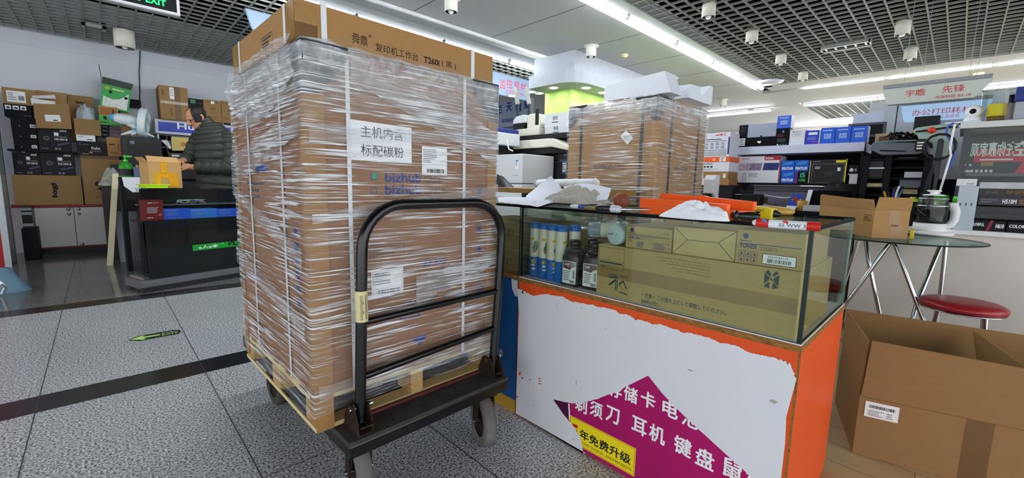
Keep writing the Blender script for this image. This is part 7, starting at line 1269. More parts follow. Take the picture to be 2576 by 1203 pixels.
# ---- desk along the wall under the shelf with things
XK = 4.15; yK = yrD-.01; zd = at(2000, 531, X=XK).z; t = thing('long_desk', 'dark topped desk under the shelf unit with a printer and payment stand', 'desk', (XK+.5, 1.3, 0)); b = B(); b.cube(XK, XK+.75, .62, yK, zd-.03, zd, DKBOX); b.build('desktop', t)
for y in (.64, yK-.04): b = B(); b.cube(XK+.05, XK+.72, y, y+.03, 0, zd-.0305, DKBOX); b.build('side_panel', t)
zd += .0005
t = thing('paper_dispenser', 'white upright dispenser box with black front opening beside the second tall carton', 'dispenser', (3.85, at(1778, 500, X=3.8).y, 0)); y1, y0, z0, z1 = fitX(1766, 1795, 446, 512, 3.8); b = B(); b.prism(MF(0, y0, 0), [(3.8, z0+.09), (3.92, z0), (3.92, z1+.02), (3.84, z1+.02), (3.80, z1-.02)], y0-y1+.01, WB); b.build('housing', t, bevel=.003); b = B(); b.cube(3.805, 3.9, y0+.02, y1-.02, z0-.0, z0+.085, BLACK); b.build('black_opening', t); b = B(); b.cube(3.78, 4.0, y0-.05, y1+.06, 0, z0-.0005, BLACK); b.build('pedestal', t)
p = at(1868, 528, X=4.05); hp = at(1855, 482, X=4.05); t = thing('bent_stand', 'black curved tube stand clamped on the dark desk below the shelf', 'stand', (4.2, p.y, zd)); b = B(); b.tube([(4.22, p.y, zd+.02), (4.22, p.y+.01, hp.z-.06), (4.22, p.y+.03, hp.z-.01), (4.22, p.y+.09, hp.z)], .017, BLACK, 12); b.build('bent_tube', t); b = B(); b.cube(4.17, 4.30, p.y-.09, p.y+.06, zd, zd+.13, BLACK); b.build('clamp', t, bevel=.01)
x_ = 4.35; y1, y0, z0, z1 = fitX(1862, 1908, 497, 513, x_); b_, _, _, _, zz = rb('carton', 'grey paper bundle under a small brown carton on the dark desk', 1860, 1930, 512, 530, mat('#b9bcc2', .7, nz=.1, key='paper_bundle'), x_, .3, None, z0=zd, cat='paper'); rb('carton', 'small brown carton among papers on the dark desk', 1864, 1908, 497, 512, CARDL, x_, .28, None, z0=zz+.0005, cat='carton')
b = B(); zq = at(1900, 494, X=x_).z; b.grid(lambda u, v: (x_-.02+v*.26, y1+.04-u*.42, zq+.012+.02*math.sin(u*5+v)*u), 16, 8, WB); tag(b.build('paper_sheet', loc=(x_, y1, zq), solid=.004), 'curled pale papers lying over the small brown carton on the desk', 'paper')
x_ = 4.22; y1, y0, z0, z1 = fitX(1976, 2012, 489, 529, x_); t = thing('payment_stand', 'blue and white leaning payment sign with red ribbon on the dark desk', 'sign', (x_, (y0+y1)/2, zd)); zt_p = z1; sh_ = .03; b = B(); v = [(x_, y1, zd), (x_, y0+.03, zd), (x_+.08, y0, zt_p), (x_+.08, y1-.03, zt_p)]; zm_ = zd+(zt_p-zd)*.27; vm = [(x_+.0216, y1-.008, zm_), (x_+.0216, y0+.022, zm_)]; b.add([v[0], v[1], vm[1], vm[0]], [(0, 1, 2, 3)], PAPER); b.add([vm[0], vm[1], v[2], v[3]], [(0, 1, 2, 3)], mat('#2a48b8', .4, nz=.04, key='sign_blue')); cz = zd+(zt_p-zd)*.48; b.add([(x_+.035, y1-.03, cz-.035), (x_+.035, y1-.095, cz-.035), (x_+.052, y1-.1, cz+.03), (x_+.052, y1-.035, cz+.03)], [(0, 1, 2, 3)], mat('#c9d2ea', .5, nz=.1, key='pale_square')); b.build('board', t, solid=.006)
b = B(); b.tube([(x_+.045, y1-.05, zt_p-.03), (x_+.03, y1-.085, zt_p-.06), (x_+.02, y1-.11, zt_p-.11)], [.016, .02, .008], mat('#a83a2e', .6, nz=.2, key='red_ribbon'), 8); b.build('ribbon', t)
p = at(2012, 531, X=4.18); b = B(); b.lathe([(0, 0), (.032, 0), (.038, .085), (.034, .085), (.029, .006), (0, .006)], mat('#c39a45', .4, nz=.06, key='amber_cup'), 20, M=MT(4.23, p.y, zd)); tag(b.build('cup', loc=(4.23, p.y, zd)), 'amber plastic cup beside the payment sign', 'cup')
x_ = 4.2; y1, y0, z0, z1 = fitX(2020, 2085, 479, 530, x_); t = thing('receipt_printer', 'grey and black desktop printer half hidden behind the open carton', 'printer', (x_+.15, (y0+y1)/2, zd)); hh = z1-zd; b = B(); b.cube(x_, x_+.3, y0-.1, y1, zd, zd+hh*.3, LGR); b.build('base', t, bevel=.006); b = B(); b.prism(MF(0, y0-.1, 0), [(x_+.03, zd+hh*.305), (x_+.3, zd+hh*.305), (x_+.3, zd+hh), (x_+.12, zd+hh)], -(y1-y0+.06), GLOSSB); b.build('dark_lid', t); b = B(); b.prism(MF(0, y1-.039, 0), [(x_+.02, zd+hh*.305), (x_+.3, zd+hh*.305), (x_+.3, zd+hh*1.02), (x_+.1, zd+hh*1.02)], -.03, WB); b.build('side_cover', t)
b = B(); p = at(2108, 485, X=4.52); b.grid(hump(4.6, p.y, p.z-.0, .12, .15, .085, 21), 32, 10, mat('#141416', .7, nz=.2, sc_=30, key='black_cloth')); tag(b.build('black_bag', loc=(4.42, p.y, p.z)), 'black cloth bag heaped behind the open brown carton', 'bag'); t2 = thing('bag_stand', 'dark box holding up the black cloth bag behind the open carton', 'box', (4.42, p.y, zd)); b = B(); b.cube(4.52, 4.7, p.y-.12, p.y+.05, zd, p.z-.0005, DKBOX); b.build('body', t2)
XC = 3.93; yL = .49; zC = at(2450, 580, X=XC).z
# ---- black rack to the right of the shelf
XR = 4.55; ya_, yb_ = at(2168, 430, X=XR).y, at(2232, 430, X=XR).y; zt_r = at(2190, 392, X=XR).z; yc_ = at(2330, 430, X=XR).y
t = thing('black_rack', 'black open rack of trays and parts right of the shelf unit', 'rack', (XR+.2, (ya_+yc_)/2, 0))
for y in (ya_-.02, yb_, yc_): b = B(); b.cube(XR, XR+.4, y-.02, y+.02, 0, zt_r, DKBOX); b.build('upright', t)
for py in (400, 421, 447, 470, 489): z = at(2195, py, X=XR).z; b = B(); b.cube(XR+.02, XR+.39, yc_+.021, yb_-.021, z-.012, z, DKBOX); b.cube(XR+.02, XR+.39, yb_+.021, ya_-.041, z-.012, z, STEEL if py == 421 else DKBOX); b.build('tray', t)
b = B(); b.cube(XR+.4005, XR+.42, yc_, ya_, 0, zt_r, mat('#2e211c', .7, nz=.1, key='dark_wood')); b.build('back_panel', t)
for k, (p0, p1, a, c, h, lab) in enumerate(((2172, 2226, 441, 447, '#d7c79a', 'long cream card strip on the lower rack tray at left'), (2275, 2330, 432, 439, '#c9ced8', 'white flat tray on the rack behind the kettle'), (2262, 2328, 452, 466, '#6c7280', 'grey blue flat machine on the rack above the pen cup'), (2180, 2224, 405, 419, '#34363a', 'dark boxy part on the upper rack tray'), (2176, 2222, 425, 440, '#2a2b2e', 'dark parts box on the middle rack tray'), (2272, 2310, 470, 484, '#cbbb8c', 'cream carton lying on the lower rack tray behind the pen cup'))): rb('rack_part', lab, p0, p1, a, c, mat(h, .45, nz=.08, key='rack_goods'), XR+.05, .25, None, z0=at((p0+p1)/2, {441: 447, 432: 447, 452: 470, 405: 421, 425: 447, 470: 489}[a], X=XR).z+.0005 if k not in (0,) else at(2195, 470, X=XR).z+.0005, z1=None if k not in (0,) else at(2195, 470, X=XR).z+.03)
# wide grey flat machine on top of the rack
y1, y0 = at(2192, 390, X=XR-.05).y, at(2330, 400, X=XR-.05).y; zr = zt_r+.0005
t = thing('plotter', 'long grey flat machine lying across the top of the black rack', 'machine', (XR+.15, (y0+y1)/2, zr)); b = B(); MG = mat('#676d78', .4, nz=.06, key='machine_grey'); b.prism(ML(XR-.05, 0, 0), [(-y1+.06, zr), (-y0-.05, zr-.0), (-y0, zr+.02), (-y0, zr+.07), (-y0-.1, zr+.09), (-y1, zr+.10), (-y1-.02, zr+.05)], -.4, MG); b.build('body', t, bevel=.006); b = B(); b.prism(ML(XR-.052, 0, 0), [(-y1+.05, zr+.03), (-y0-.12, zr+.02), (-y0-.12, zr+.028), (-y1+.05, zr+.042)], .003, DKBOX); b.build('slot', t)
b = B(); r = random.Random(6); zq = zr+.118
for i in range(14): a = i*.8; b.tube([(XR+.1+.1*math.sin(a+j*.7), y1-.1-.25*j/8-.04*math.cos(a*2+j), zq+.03+.03*math.sin(j*1.3+i)) for j in range(9)], .006, BLACK, 5)
tag(b.build('cable_heap', loc=(XR+.1, y1-.2, zq)), 'heap of tangled black cables on the long grey machine', 'cables')
b = B(); b.cube(XR-.02, XR+.3, y1-.36, y1-.02, zr+.1012, zr+.113, mat('#5e8a86', .3, nz=.1, key='teal_sheet')); tag(b.build('teal_sheet', loc=(XR, y1-.2, zr+.1015)), 'teal plastic sheet under the tangled cables', 'sheet')
# boards, partition and speaker behind
XP = 5.6; yp = at(2188, 270, X=XP).y; zp = at(2260, 253, X=XP).z
WP = mat('#cdd1d6', .8, nz=.03, key='partition_white'); b = B(); b.box(XP, XP+.08, -4, yp, 0, zp, WP); y_ = at(2257, 280, X=XP).y; b.box(XP-.002, XP, y_-.004, y_+.004, 0, zp, JOI); struct(b, 'wall_right')
q_ = fitX(2146, 2223, 284, 313, XP-.3); b = B(); b.cube(XP-.3, XP-.28, q_[1], q_[0], q_[2]-.02, q_[3], mat('#c3cbe0', .5, nz=.02, key='pale_board')); tag(b.build('pale_board', loc=(XP-.29, q_[0], q_[2]-.02)), 'pale lilac board standing behind the blue cube boxes', 'board')
q_ = fitX(2133, 2228, 309, 345, XP-.34); t = thing('monitor', 'black monitor behind the last blue cube box', 'monitor', (XP-.4, (q_[0]+q_[1])/2, q_[2])); b = B(); b.cube(XP-.34, XP-.30, q_[1], q_[0], q_[2], q_[3], GLOSSB); b.frame(ML(XP-.3415, 0, 0), -q_[0], -q_[1], q_[2], q_[3], .02, mat('#4c4f5a', .4, key='bezel')); b.build('screen', t, bevel=.004); b = B(); b.cube(XP-.32, XP-.22, q_[1]-.1, q_[0], zst-.3, q_[2]-.0005, DKBOX); b.build('stand', t)
b = B(); b.cube(XP-.34, XP-.06, -.6, at(2130, 330, X=XP-.45).y, 0, zst-.3005, DKBOX); t2 = thing('back_cupboard', 'dark cupboard behind the shelf unit under the monitor', 'cupboard', (XP-.25, 0, 0)); b.build('body', t2)
WF = mat('#c7b596', .6, nz=.06, key='pale_frame'); KB = mat('#8a6647', .75, nz=.08, key='brown_backing')
for p0, p1, a, c, lab in ((2200, 2279, 335, 384, 'brown backed wooden frame above the tangled cables'), (2283, 2330, 328, 390, 'brown board with wooden edge behind the grey green arm')):
    q_ = fitX(p0, p1, a, c, XR+.33); t = thing('framed_board', lab, 'board', (XR+.34, (q_[0]+q_[1])/2, zr+.1015)); b = B(); b.cube(XR+.335, XR+.345, q_[1], q_[0], zr+.1015, q_[3], KB); b.build('backing', t); b = B(); b.frame(ML(XR+.334, 0, 0), -q_[0], -q_[1], zr+.1015, q_[3], .025, WF); b.build('frame', t, solid=.01)
q_ = fitX(2300, 2364, 292, 318, XR+.8); t = thing('speaker', 'black speaker box in front of the lit blue hanging sign', 'speaker', (XR+.9, (q_[0]+q_[1])/2, zr)); b = B(); b.cube(XR+.8, XR+1.0, q_[1], q_[0], q_[2]-.18, q_[3], BLACK); b.quad(ML(XR+.798, 0, 0), -q_[0]+.05, -q_[1]-.05, q_[2]-.02, q_[3]-.09, mat('#303237', .3, key='speaker_front')); b.quad(ML(XR+.797, 0, 0), -q_[0]+.14, -q_[1]-.12, q_[3]-.12, q_[3]-.105, GREYINK); b.build('cabinet', t, bevel=.004); b = B(); b.cube(XR+.82, XR+.98, q_[1]+.05, q_[0]-.05, zst-.3, q_[2]-.1805, DKBOX); b.build('stand', t)
# grey green microscope like arm on a black post
GGR = mat('#9db3aa', .4, nz=.05, key='grey_green'); XA = 4.25
def ap(px, py): v = at(px, py, X=XA); return -v.y, v.z
t = thing('repair_stand', 'grey green swing arm machine on a thick black post above the kettle', 'machine', (XA, at(2362, 480, X=XA).y, zC)); b = B(); b.prism(ML(XA, 0, 0), [ap(*p) for p in ((2298, 328), (2306, 321), (2410, 307), (2412, 318), (2395, 322), (2392, 360), (2380, 398), (2350, 385), (2345, 360), (2330, 353), (2312, 352), (2305, 337), (2298, 336))], -.10, GGR); b.build('arm', t, bevel=.006)
b = B(); b.tube([Vector((XA-.01, -ap(2304, 332)[0], ap(2304, 332)[1])), Vector((XA-.015, -ap(2345, 327)[0], ap(2345, 327)[1])), Vector((XA-.01, -ap(2405, 318)[0], ap(2405, 318)[1]))], .006, BLACK, 6); b.build('cable', t)
u, v = ap(2344, 328); b = B(); b.lathe([(0, .03), (.02, .025), (.022, 0)], mat('#d8402a', .4, key='red_knob'), 14, M=Matrix.Translation((XA-.002, -u, v)) @ Matrix.Rotation(-PI/2, 4, 'Y')); b.build('red_knob', t)
b = B(); b.prism(ML(XA-.06, 0, 0), [ap(*p) for p in ((2361, 352), (2372, 350), (2375, 356), (2356, 482), (2338, 482))], -.05, mat('#2b2d33', .4, nz=.06, key='post_black')); b.build('post', t, bevel=.005)
b = B(); pts = []
cu, cv = ap(2364, 372)
for i in range(26): a = 2*PI*i/13; pts.append(Vector((XA-.09-.0008*i, -cu+.08*math.cos(a), cv+.085*math.sin(a))))
b.tube(pts, .008, BLACK, 6); b.build('cable_coil', t)
b = B(); u, v = ap(2318, 358); b.cube(XA-.03, XA+.05, -u-.03, -u+.03, v-.06, v+.02, BLACK)
for i in range(3): b.box(XA-.032, XA-.0305, -u-.02, -u+.02, v-.05+.02*i, v-.04+.02*i, PAPER)
b.build('lens_head', t); b = B(); b.prism(ML(XA-.06, 0, 0), [ap(*p) for p in ((2322, 483), (2330, 455), (2345, 420), (2352, 440), (2345, 483))], -.1, BLACK); b.build('bracket', t); zbb = ap(2350, 484)[1]; b = B(); b.cube(XA-.1, XA+.2, -ap(2372, 484)[0], -ap(2318, 484)[0], zC+.0005, zbb-.003, BLACK); b.build('pedestal', t)
b = B(); pts = [at(x, y, X=XA-.11) for x, y in ((2402, 313), (2396, 340), (2390, 372), (2392, 390), (2380, 430), (2368, 470), (2362, 492))]; b.tube(pts, .007, PAPER, 6); tag(b.build('white_cable', loc=pts[-1]), 'white cable hanging beside the black post', 'cable')
b = B(); pts = [at(x, y, X=XA-.10) for x, y in ((2400, 309), (2384, 318), (2380, 335), (2388, 350), (2402, 362), (2402, 385), (2392, 415), (2378, 434))]; b.tube(pts, .006, mat('#3c5fc8', .4, key='blue_cable'), 6); tag(b.build('blue_cable', loc=pts[-1]), 'blue cable looping beside the black post', 'cable')
# pen cup
x_ = 4.2; y1, y0, z0, z1 = fitX(2231, 2262, 481, 500, x_); z0 = zC+.0205; t = thing('pen_cup', 'chrome mesh cup of pens behind the open brown carton', 'pen cup', (x_, (y0+y1)/2, z0)); yc = (y0+y1)/2; b = B(); b.lathe([(0, 0), (.055, 0), (.06, .12), (.057, .12), (.053, .004), (0, .004)], mat('#8f959c', .3, .8, nz=.2, sc_=200, key='mesh_metal'), 20, M=MT(x_, yc, z0-.02)); b.build('cup', t)
for i, (h, dx, dy) in enumerate((('#d79a2a', .0, .035), ('#2a3a8c', .01, .0), ('#dfe3e8', -.01, -.02), ('#232428', .02, .02), ('#2a6a8c', -.02, -.035), ('#1e1f22', .0, -.01))): b = B(); b.tube([(x_+dx*.4, yc+dy*.4, z0-.01), (x_+dx, yc+dy, z0+.16+.02*(i % 3)), (x_+dx*1.3, yc+dy*1.5, z0+.21+.02*(i % 3))], [.005, .007, .006], mat(h, .4, key='pen'), 8); b.build('pen', t)
# ---- white counter with glass case
XC = 3.93; yL = .49; zC = at(2450, 580, X=XC).z
CW = mat('#d8d3cf', .55, nz=.03, sc_=3, key='counter_white'); t = thing('white_counter', 'white fronted counter behind the round glass table', 'counter', (XC+.3, -.8, 0)); yCl = at(2390, 585, X=XC).y
b = B(); b.cube(XC, XC+.6, -2.6, yL, .06, zC-.03, CW); b.build('body', t); b = B(); b.cube(XC+.02, XC+.58, -2.58, yL-.02, 0, .0595, BLACK); b.build('plinth', t); b = B(); b.cube(XC-.03, XC+.62, -2.62, yL+.02, zC-.0295, zC, WHITE); b.build('top', t, bevel=.003)
XG = XC+.30; zc1 = zC+.0005
y1 = at(2418, 440, X=XG).y; zg = at(2480, 322, X=XG).z
t = thing('wall_showcase', 'tall dark glass showcase on the white counter with a red banner reflection painted inside', 'showcase', (XG+.2, y1-.8, zc1)); b = B(); b.cube(XG+.5, XG+.52, -2.4, y1, zc1, zg, mat('#2a2930', .35, nz=.1, sc_=2, key='case_back')); b.build('back_panel', t)
b = B(); b.cube(XG-.01, XG+.02, y1-.012, y1+.018, zc1, zg, mat('#3a3c40', .3, .6, key='case_frame')); b.build('corner_frame', t); ztop_ = at(2480, 306, X=XG).z; b = B(); b.cube(XG-.03, XG+.56, -2.42, y1+.04, zg+.0005, ztop_, mat('#d0d3d2', .4, nz=.02, key='top_white')); b.build('top_panel', t, bevel=.004)
b = B(); b.box(XG+.02, XG+.5, y1-.006, y1, zc1, zg, GE, mats={'f': G_, 'k': G_}); b.build('glass_side', t); b = B(); b.box(XG, XG+.006, -2.4, y1-.0125, zc1, zg, GE, mats={'l': G_, 'r': G_}); b.build('glass_front', t)
def gp(px, py, x=XG+.30): v = at(px, py, X=x); return -v.y, v.z
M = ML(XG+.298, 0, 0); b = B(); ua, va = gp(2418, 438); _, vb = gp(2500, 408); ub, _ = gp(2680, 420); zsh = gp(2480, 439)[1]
b.cube(XG+.30, XG+.305, -ub, -ua, zsh, gp(2480, 345)[1], mat('#33343d', .4, nz=.1, sc_=2, key='reflection_backing')); b.quad(M, ua+.05, ub, gp(2480, 408)[1], gp(2480, 375)[1], mat('#d8304a', .4, nz=.06, key='reflection_red')); b.poly(M, [gp(2547, 440), gp(2576, 405), gp(2620, 400), gp(2620, 440)], mat('#d8304a', .4, nz=.06, key='reflection_red')); u, v = gp(2438, 402); M2 = ML(XG+.2968, 0, 0); tw = gp(2552, 390)[0]-u  # reflection of a red banner, painted on a panel inside the case
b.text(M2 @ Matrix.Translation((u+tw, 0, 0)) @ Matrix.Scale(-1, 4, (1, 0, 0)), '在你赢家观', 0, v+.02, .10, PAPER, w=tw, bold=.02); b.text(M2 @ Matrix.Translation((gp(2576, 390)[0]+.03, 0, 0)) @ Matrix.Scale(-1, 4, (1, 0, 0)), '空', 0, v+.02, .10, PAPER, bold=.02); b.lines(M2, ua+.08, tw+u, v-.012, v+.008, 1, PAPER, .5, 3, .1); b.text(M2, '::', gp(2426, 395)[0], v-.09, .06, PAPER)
b.quad(M2, gp(2470, 402)[0], gp(2500, 402)[0], v-.045, v-.02, mat('#a88a3a', .4, key='gold_print_and_reflection')); [b.quad(M2, gp(2429+12*i, 430)[0], gp(2432+12*i, 430)[0]+.008, va+.012, va+.03, PAPER) for i in range(6)]; b.build('banner_print', t)
b = B(); b.cube(XG+.02, XG+.499, -2.39, y1-.02, zsh-.02, zsh, mat('#565860', .3, nz=.05, key='case_shelf')); b.build('shelf_board', t)
XB_ = XC+.03
def tuf(b, M, w_, h): b.text(M, 'TUF GAMING', w_*.4, h*.38, h*.42, mat('#8a6238', .5, key='bronze'), w=w_*.34, bold=.03); b.text(M, 'asus', w_*.1, h*.4, h*.3, GREYINK)
def h510(b, M, w_, h): b.text(M, 'H510M', w_*.36, h*.22, h*.5, PAPER, w=w_*.2, bold=.03); b.text(M, 'S2', w_*.6, h*.22, h*.5, mat('#9a6a3a', .5, key='bronze'), w=w_*.1, bold=.03); b.lines(M, w_*.04, w_*.3, h*.25, h*.75, 2, GREYINK, .5); b.quad(M, w_*.82, w_*.98, h*.3, h*.85, mat('#2f64a8', .4, key='sticker_blue'))
def colf(b, M, w_, h): b.text(M, 'COLORFUL', w_*.08, h*.42, h*.3, PAPER, w=w_*.4, bold=.03); b.poly(M, [(w_*.52, 0), (w_*.6, 0), (w_*.7, h), (w_*.62, h)], mat('#8f2230', .4, key='crimson')); b.text(M, 'H610', w_*.76, h*.3, h*.42, PAPER, w=w_*.2, bold=.04)
_, _, _, _, z2 = rb('motherboard_box', 'flat black box with red slash at the left front of the glass case', 2428, 2530, 554, 584, GLOSSB, XB_, .24, colf, z0=zc1); rb('motherboard_box', 'flat black box beside the red slashed box, cut by the right edge', 2531, 2640, 560, 594, GLOSSB, XB_, .24, lambda b, M, w_, h: b.text(M, 'COLORFUL', w_*.06, h*.42, h*.3, PAPER, w=w_*.55, bold=.03), z0=zc1, z1=z2)
_, _, _, _, z3 = rb('wrapped_box', 'box in black crinkled wrap on the flat black boxes', 2438, 2640, 518, 556, mat('#26272b', .3, nz=.2, sc_=20, bump=.4, key='black_wrap'), XB_+.02, .22, None, z0=z2+.0005, cat='box', bevel=.01)
_, _, _, _, z4 = rb('motherboard_box', 'flat grey printed box with white and bronze letters in the glass case', 2460, 2640, 496, 518, mat('#34343a', .35, nz=.08, key='dark_grey_print'), XB_, .22, h510, z0=z3+.0005); _, _, _, _, z5_ = rb('motherboard_box', 'flat dark box with bronze letters in the glass case', 2463, 2640, 476, 496, mat('#2a2928', .35, nz=.08, key='dark_print'), XB_, .22, tuf, z0=z4+.0005); rb('wrapped_box', 'silver wrapped flat box on top of the boxes in the glass case', 2464, 2640, 459, 476, mat('#b9bcc2', .3, nz=.15, sc_=14, key='silver_wrap'), XB_, .22, None, z0=z5_+.0005, cat='box')
_, _, _, _, z6 = rb('white_box', 'pale blue upright box in front of the glass case behind the green cup', 2404, 2455, 468, 584, mat('#b8c6d2', .4, nz=.04, key='pale_blue_box'), XC-.02, .055, lambda b, M, w_, h: [b.quad(M, w_*(.15+.28*i), w_*(.24+.28*i), h*.55, h*.62, GREYINK) for i in range(3)], z0=zc1); rb('white_box', 'white flat box lying on the pale blue upright box', 2406, 2458, 450, 468, WB, XC-.02, .055, lambda b, M, w_, h: b.lines(M, w_*.5, w_*.9, h*.2, h*.4, 1, GREYINK, .5), z0=z6+.0005)
# on top of the case
zt8 = ztop_+.0005; XO = XG+.06
p = at(2447, 306, X=XO); t = thing('security_camera', 'white round headed security camera on top of the glass case', 'camera', (XO, p.y, zt8)); kc = .72; b = B(); b.cube(XO-.05, XO+.05, p.y-.04, p.y+.13, zt8, zt8+.01, WB); b.build('base_plate', t); b = B(); b.lathe([(r_*kc, z_k*kc+.0105) for r_, z_k in ((0, 0), (.06, 0), (.065, .018), (.05, .042), (0, .048))], WHITE, 20, M=MT(XO, p.y, zt8)); b.build('foot', t); b = B(); q = Vector((XO, p.y, zt8+.105*kc)); Mq = Matrix.Translation(q) @ Matrix.Rotation(-PI/2, 4, 'Y') @ Matrix.Rotation(-.2, 4, 'X') @ Matrix.Scale(kc, 4); b.lathe([(0, .045), (.03, .045), (.055, .03), (.062, 0), (.055, -.04), (.03, -.055), (0, -.058)], WHITE, 22, M=Mq); b.build('head', t); b = B(); b.lathe([(0, .052), (.012, .051), (.022, .047), (.024, .044)], GLOSSB, 18, M=Mq); b.build('lens', t)
x_ = XO; p = at(2503, 308, X=x_); t = thing('jar', 'clear jar with a yellow label on top of the glass case', 'jar', (x_, p.y, zt8)); b = B(); b.lathe([(.0, .0), (.075, .0), (.078, .005), (.078, .19), (.082, .2), (.082, .208), (.07, .208)], glass('#eef3f0', .3, 'clear_plastic'), 26, M=MT(x_, p.y, zt8)); b.build('jar_body', t); b = B(); b.lathe([(.046, .035), (.046, .112)], YELP, 26, M=MT(x_, p.y, zt8)); b.build('label', t); b = B(); b.lathe([(0, .006), (.04, .006), (.04, .03), (0, .033)], mat('#8a6a3a', .7, nz=.4, sc_=80, key='jar_contents'), 20, M=MT(x_, p.y, zt8)); b.build('contents', t)
p = at(2532, 308, X=x_); t = thing('bottle', 'small pale pink bottle with black cap beside the yellow labelled jar', 'bottle', (x_, p.y, zt8)); b = B(); b.lathe([(0, 0), (.028, 0), (.03, .01), (.03, .10), (.015, .115), (0, .116)], mat('#c9b2bd', .3, key='pink_bottle'), 18, M=MT(x_, p.y-.01, zt8)); b.build('bottle_body', t); b = B(); b.lathe([(.017, .1165), (.017, .165), (0, .167)], BLACK, 14, M=MT(x_, p.y-.01, zt8)); b.build('cap', t)
y_ = at(2545, 300, X=x_).y; t = thing('storage_box', 'clear storage box with dark blue lid at the right end of the case top', 'box', (x_, y_-.12, zt8)); b = B(); b.cube(x_-.08, x_+.1, y_-.28, y_, zt8, zt8+.11, mat('#9aa0ac', .2, nz=.1, key='cloudy_plastic')); b.build('box_body', t, bevel=.006); b = B(); b.cube(x_-.085, x_+.105, y_-.285, y_+.005, zt8+.1105, zt8+.2, mat('#24357e', .4, nz=.05, key='navy_lid')); b.build('lid', t, bevel=.006)
# ---- hanging signs over the right aisle
def sign_x(name, lab, X, px, py_top, py_bot, ma, words, drop):
    (p0, t0), (p1, t1) = px; yl_, zl_ = at(p0, t0, X=X).y, at(p0, t0, X=X).z; yr_, zr_ = at(p1, t1, X=X).y, at(p1, t1, X=X).z; zT_ = (zl_+zr_)/2; zB_ = at(*py_bot, X=X).z; h = zT_-zB_
    t = thing(name, lab, 'sign', (X, (yl_+yr_)/2, zT_)); W_ = yl_-yr_; b = B(); b.prism(ML(X, yl_, zT_), [(W_*.06, -h), (W_*.86, -h), (W_*.92, -h*.8), (W_*.94, -h*.55), (W_*.985, -h*.2), (W_, -.02), (W_, 0), (0, 0), (0, -.02), (W_*.012, -h*.4), (W_*.04, -h*.85)], -.06, ma)
    for s_, u, v, hh, ww in words: b.text(ML(X-.002, yl_, zT_), s_, W_*u, -h*v, h*hh, RED, w=W_*ww)
    b.build('panel', t); b = B(); b.box(X-.012, X+.07, yr_, yl_, zT_+.0005, zT_+.03, SGR); b.build('top_rail', t)
    for f in (.2, .8): b = B(); b.tube([(X+.03, yl_-W_*f, zT_+.03), (X+.03, yl_-W_*f, ZC)], .002, SGR, 6); b.build('rod', t)
SGN = mat('#ccd2c8', .5, nz=.02, key='sign_white')
sign_x('hanging_sign', 'white hanging sign with red letters, upper of the two at right', 5.0, ((2222, 224), (2497, 196)), 0, (2360, 253), SGN, (('宇瞻', .235, .62, .40, .19), ('先锋', .58, .60, .42, .20), ('鸿海科技 B2-18', .52, .90, .19, .32)), .5)
sign_x('hanging_sign', 'lit blue hanging sign with red letters, below the white hanging sign', 5.45, ((2268, 268), (2498, 247)), 0, (2380, 300), LB, (('办公打印耗材', .14, .68, .38, .66), ('电之杰商贸', .42, .92, .18, .26)), .5)
# ================================================================== glass table, kettle, stool, cartons
tc = Vector((3.46, .235, .76)); R_ = .385; GT2 = glass('#cfe0da', .25, 'table_glass')
t = thing('round_table', 'round glass topped table on crossed chrome legs by the white counter', 'table', (tc.x, tc.y, 0)); b = B(); b.lathe([(0, .752), (R_-.004, .752)], GT2, 48, M=MT(tc.x, tc.y, 0)); b.lathe([(R_-.004, .752), (R_, .755), (R_, .757), (R_-.004, .76)], GE, 48, M=MT(tc.x, tc.y, 0)); b.lathe([(R_-.004, .76), (0, .76)], GT2, 48, M=MT(tc.x, tc.y, 0)); b.build('glass_top', t)
def tp(px, py, x): v = at(px, py, X=x); return v
x1_ = tc.x-.12
hub = at(2242, 612, X=x1_)
for pts in (((2128, 765), (2236, 616), (2246, 612), (2254, 622), (2310, 772)), ((2178, 604), (2186, 660), (2221, 828)), ((2160, 606), (2128, 700), (2096, 800)), ((2365, 622), (2310, 755), (2296, 800))):
    xs = [x1_-.08, x1_, x1_, x1_, x1_-.05] if len(pts) == 5 else [x1_+.12, x1_+.05, x1_+.1] if pts[0][0] == 2178 else [x1_+.2, x1_+.2, x1_+.2] if pts[0][0] == 2160 else [x1_+.16, x1_+.0, x1_-.03]
    P3 = [at(p[0], p[1], X=x) for p, x in zip(pts, xs)]; P3[0].z = min(P3[0].z, .745); P3[-1].z = max(P3[-1].z, .012); dz_ = P3[-1]-P3[-2]; P3 = P3+[P3[-1]+dz_*((P3[-1].z-.012)/-dz_.z)] if P3[-1].z > .05 and len(pts) == 3 else P3
    if len(P3) == 5 and P3[0].z > .05: P3 = [P3[0]+(P3[0]-P3[1])*((P3[0].z-.012)/(P3[1].z-P3[0].z))]+P3+[P3[-1]+(P3[-1]-P3[-2])*((P3[-1].z-.012)/(P3[-2].z-P3[-1].z))]
    b = B(); b.tube(P3, .0115, CHROME, 12); b.build('leg', t)
pa, pb = at(2118, 857, Z=.012), at(2221, 829, Z=.012); pb = pa+(pb-pa)*((3.89-pa.x)/(pb.x-pa.x)); b = B(); b.tube([pa, pb], .0115, CHROME, 12); b.build('foot_bar', t)
p0 = at(2379, 620, X=tc.x+.15); b = B(); b.tube([Vector((p0.x, p0.y, .75)), Vector((p0.x+.02, p0.y-.02, .012))], .0115, CHROME, 12); b.build('leg', t)
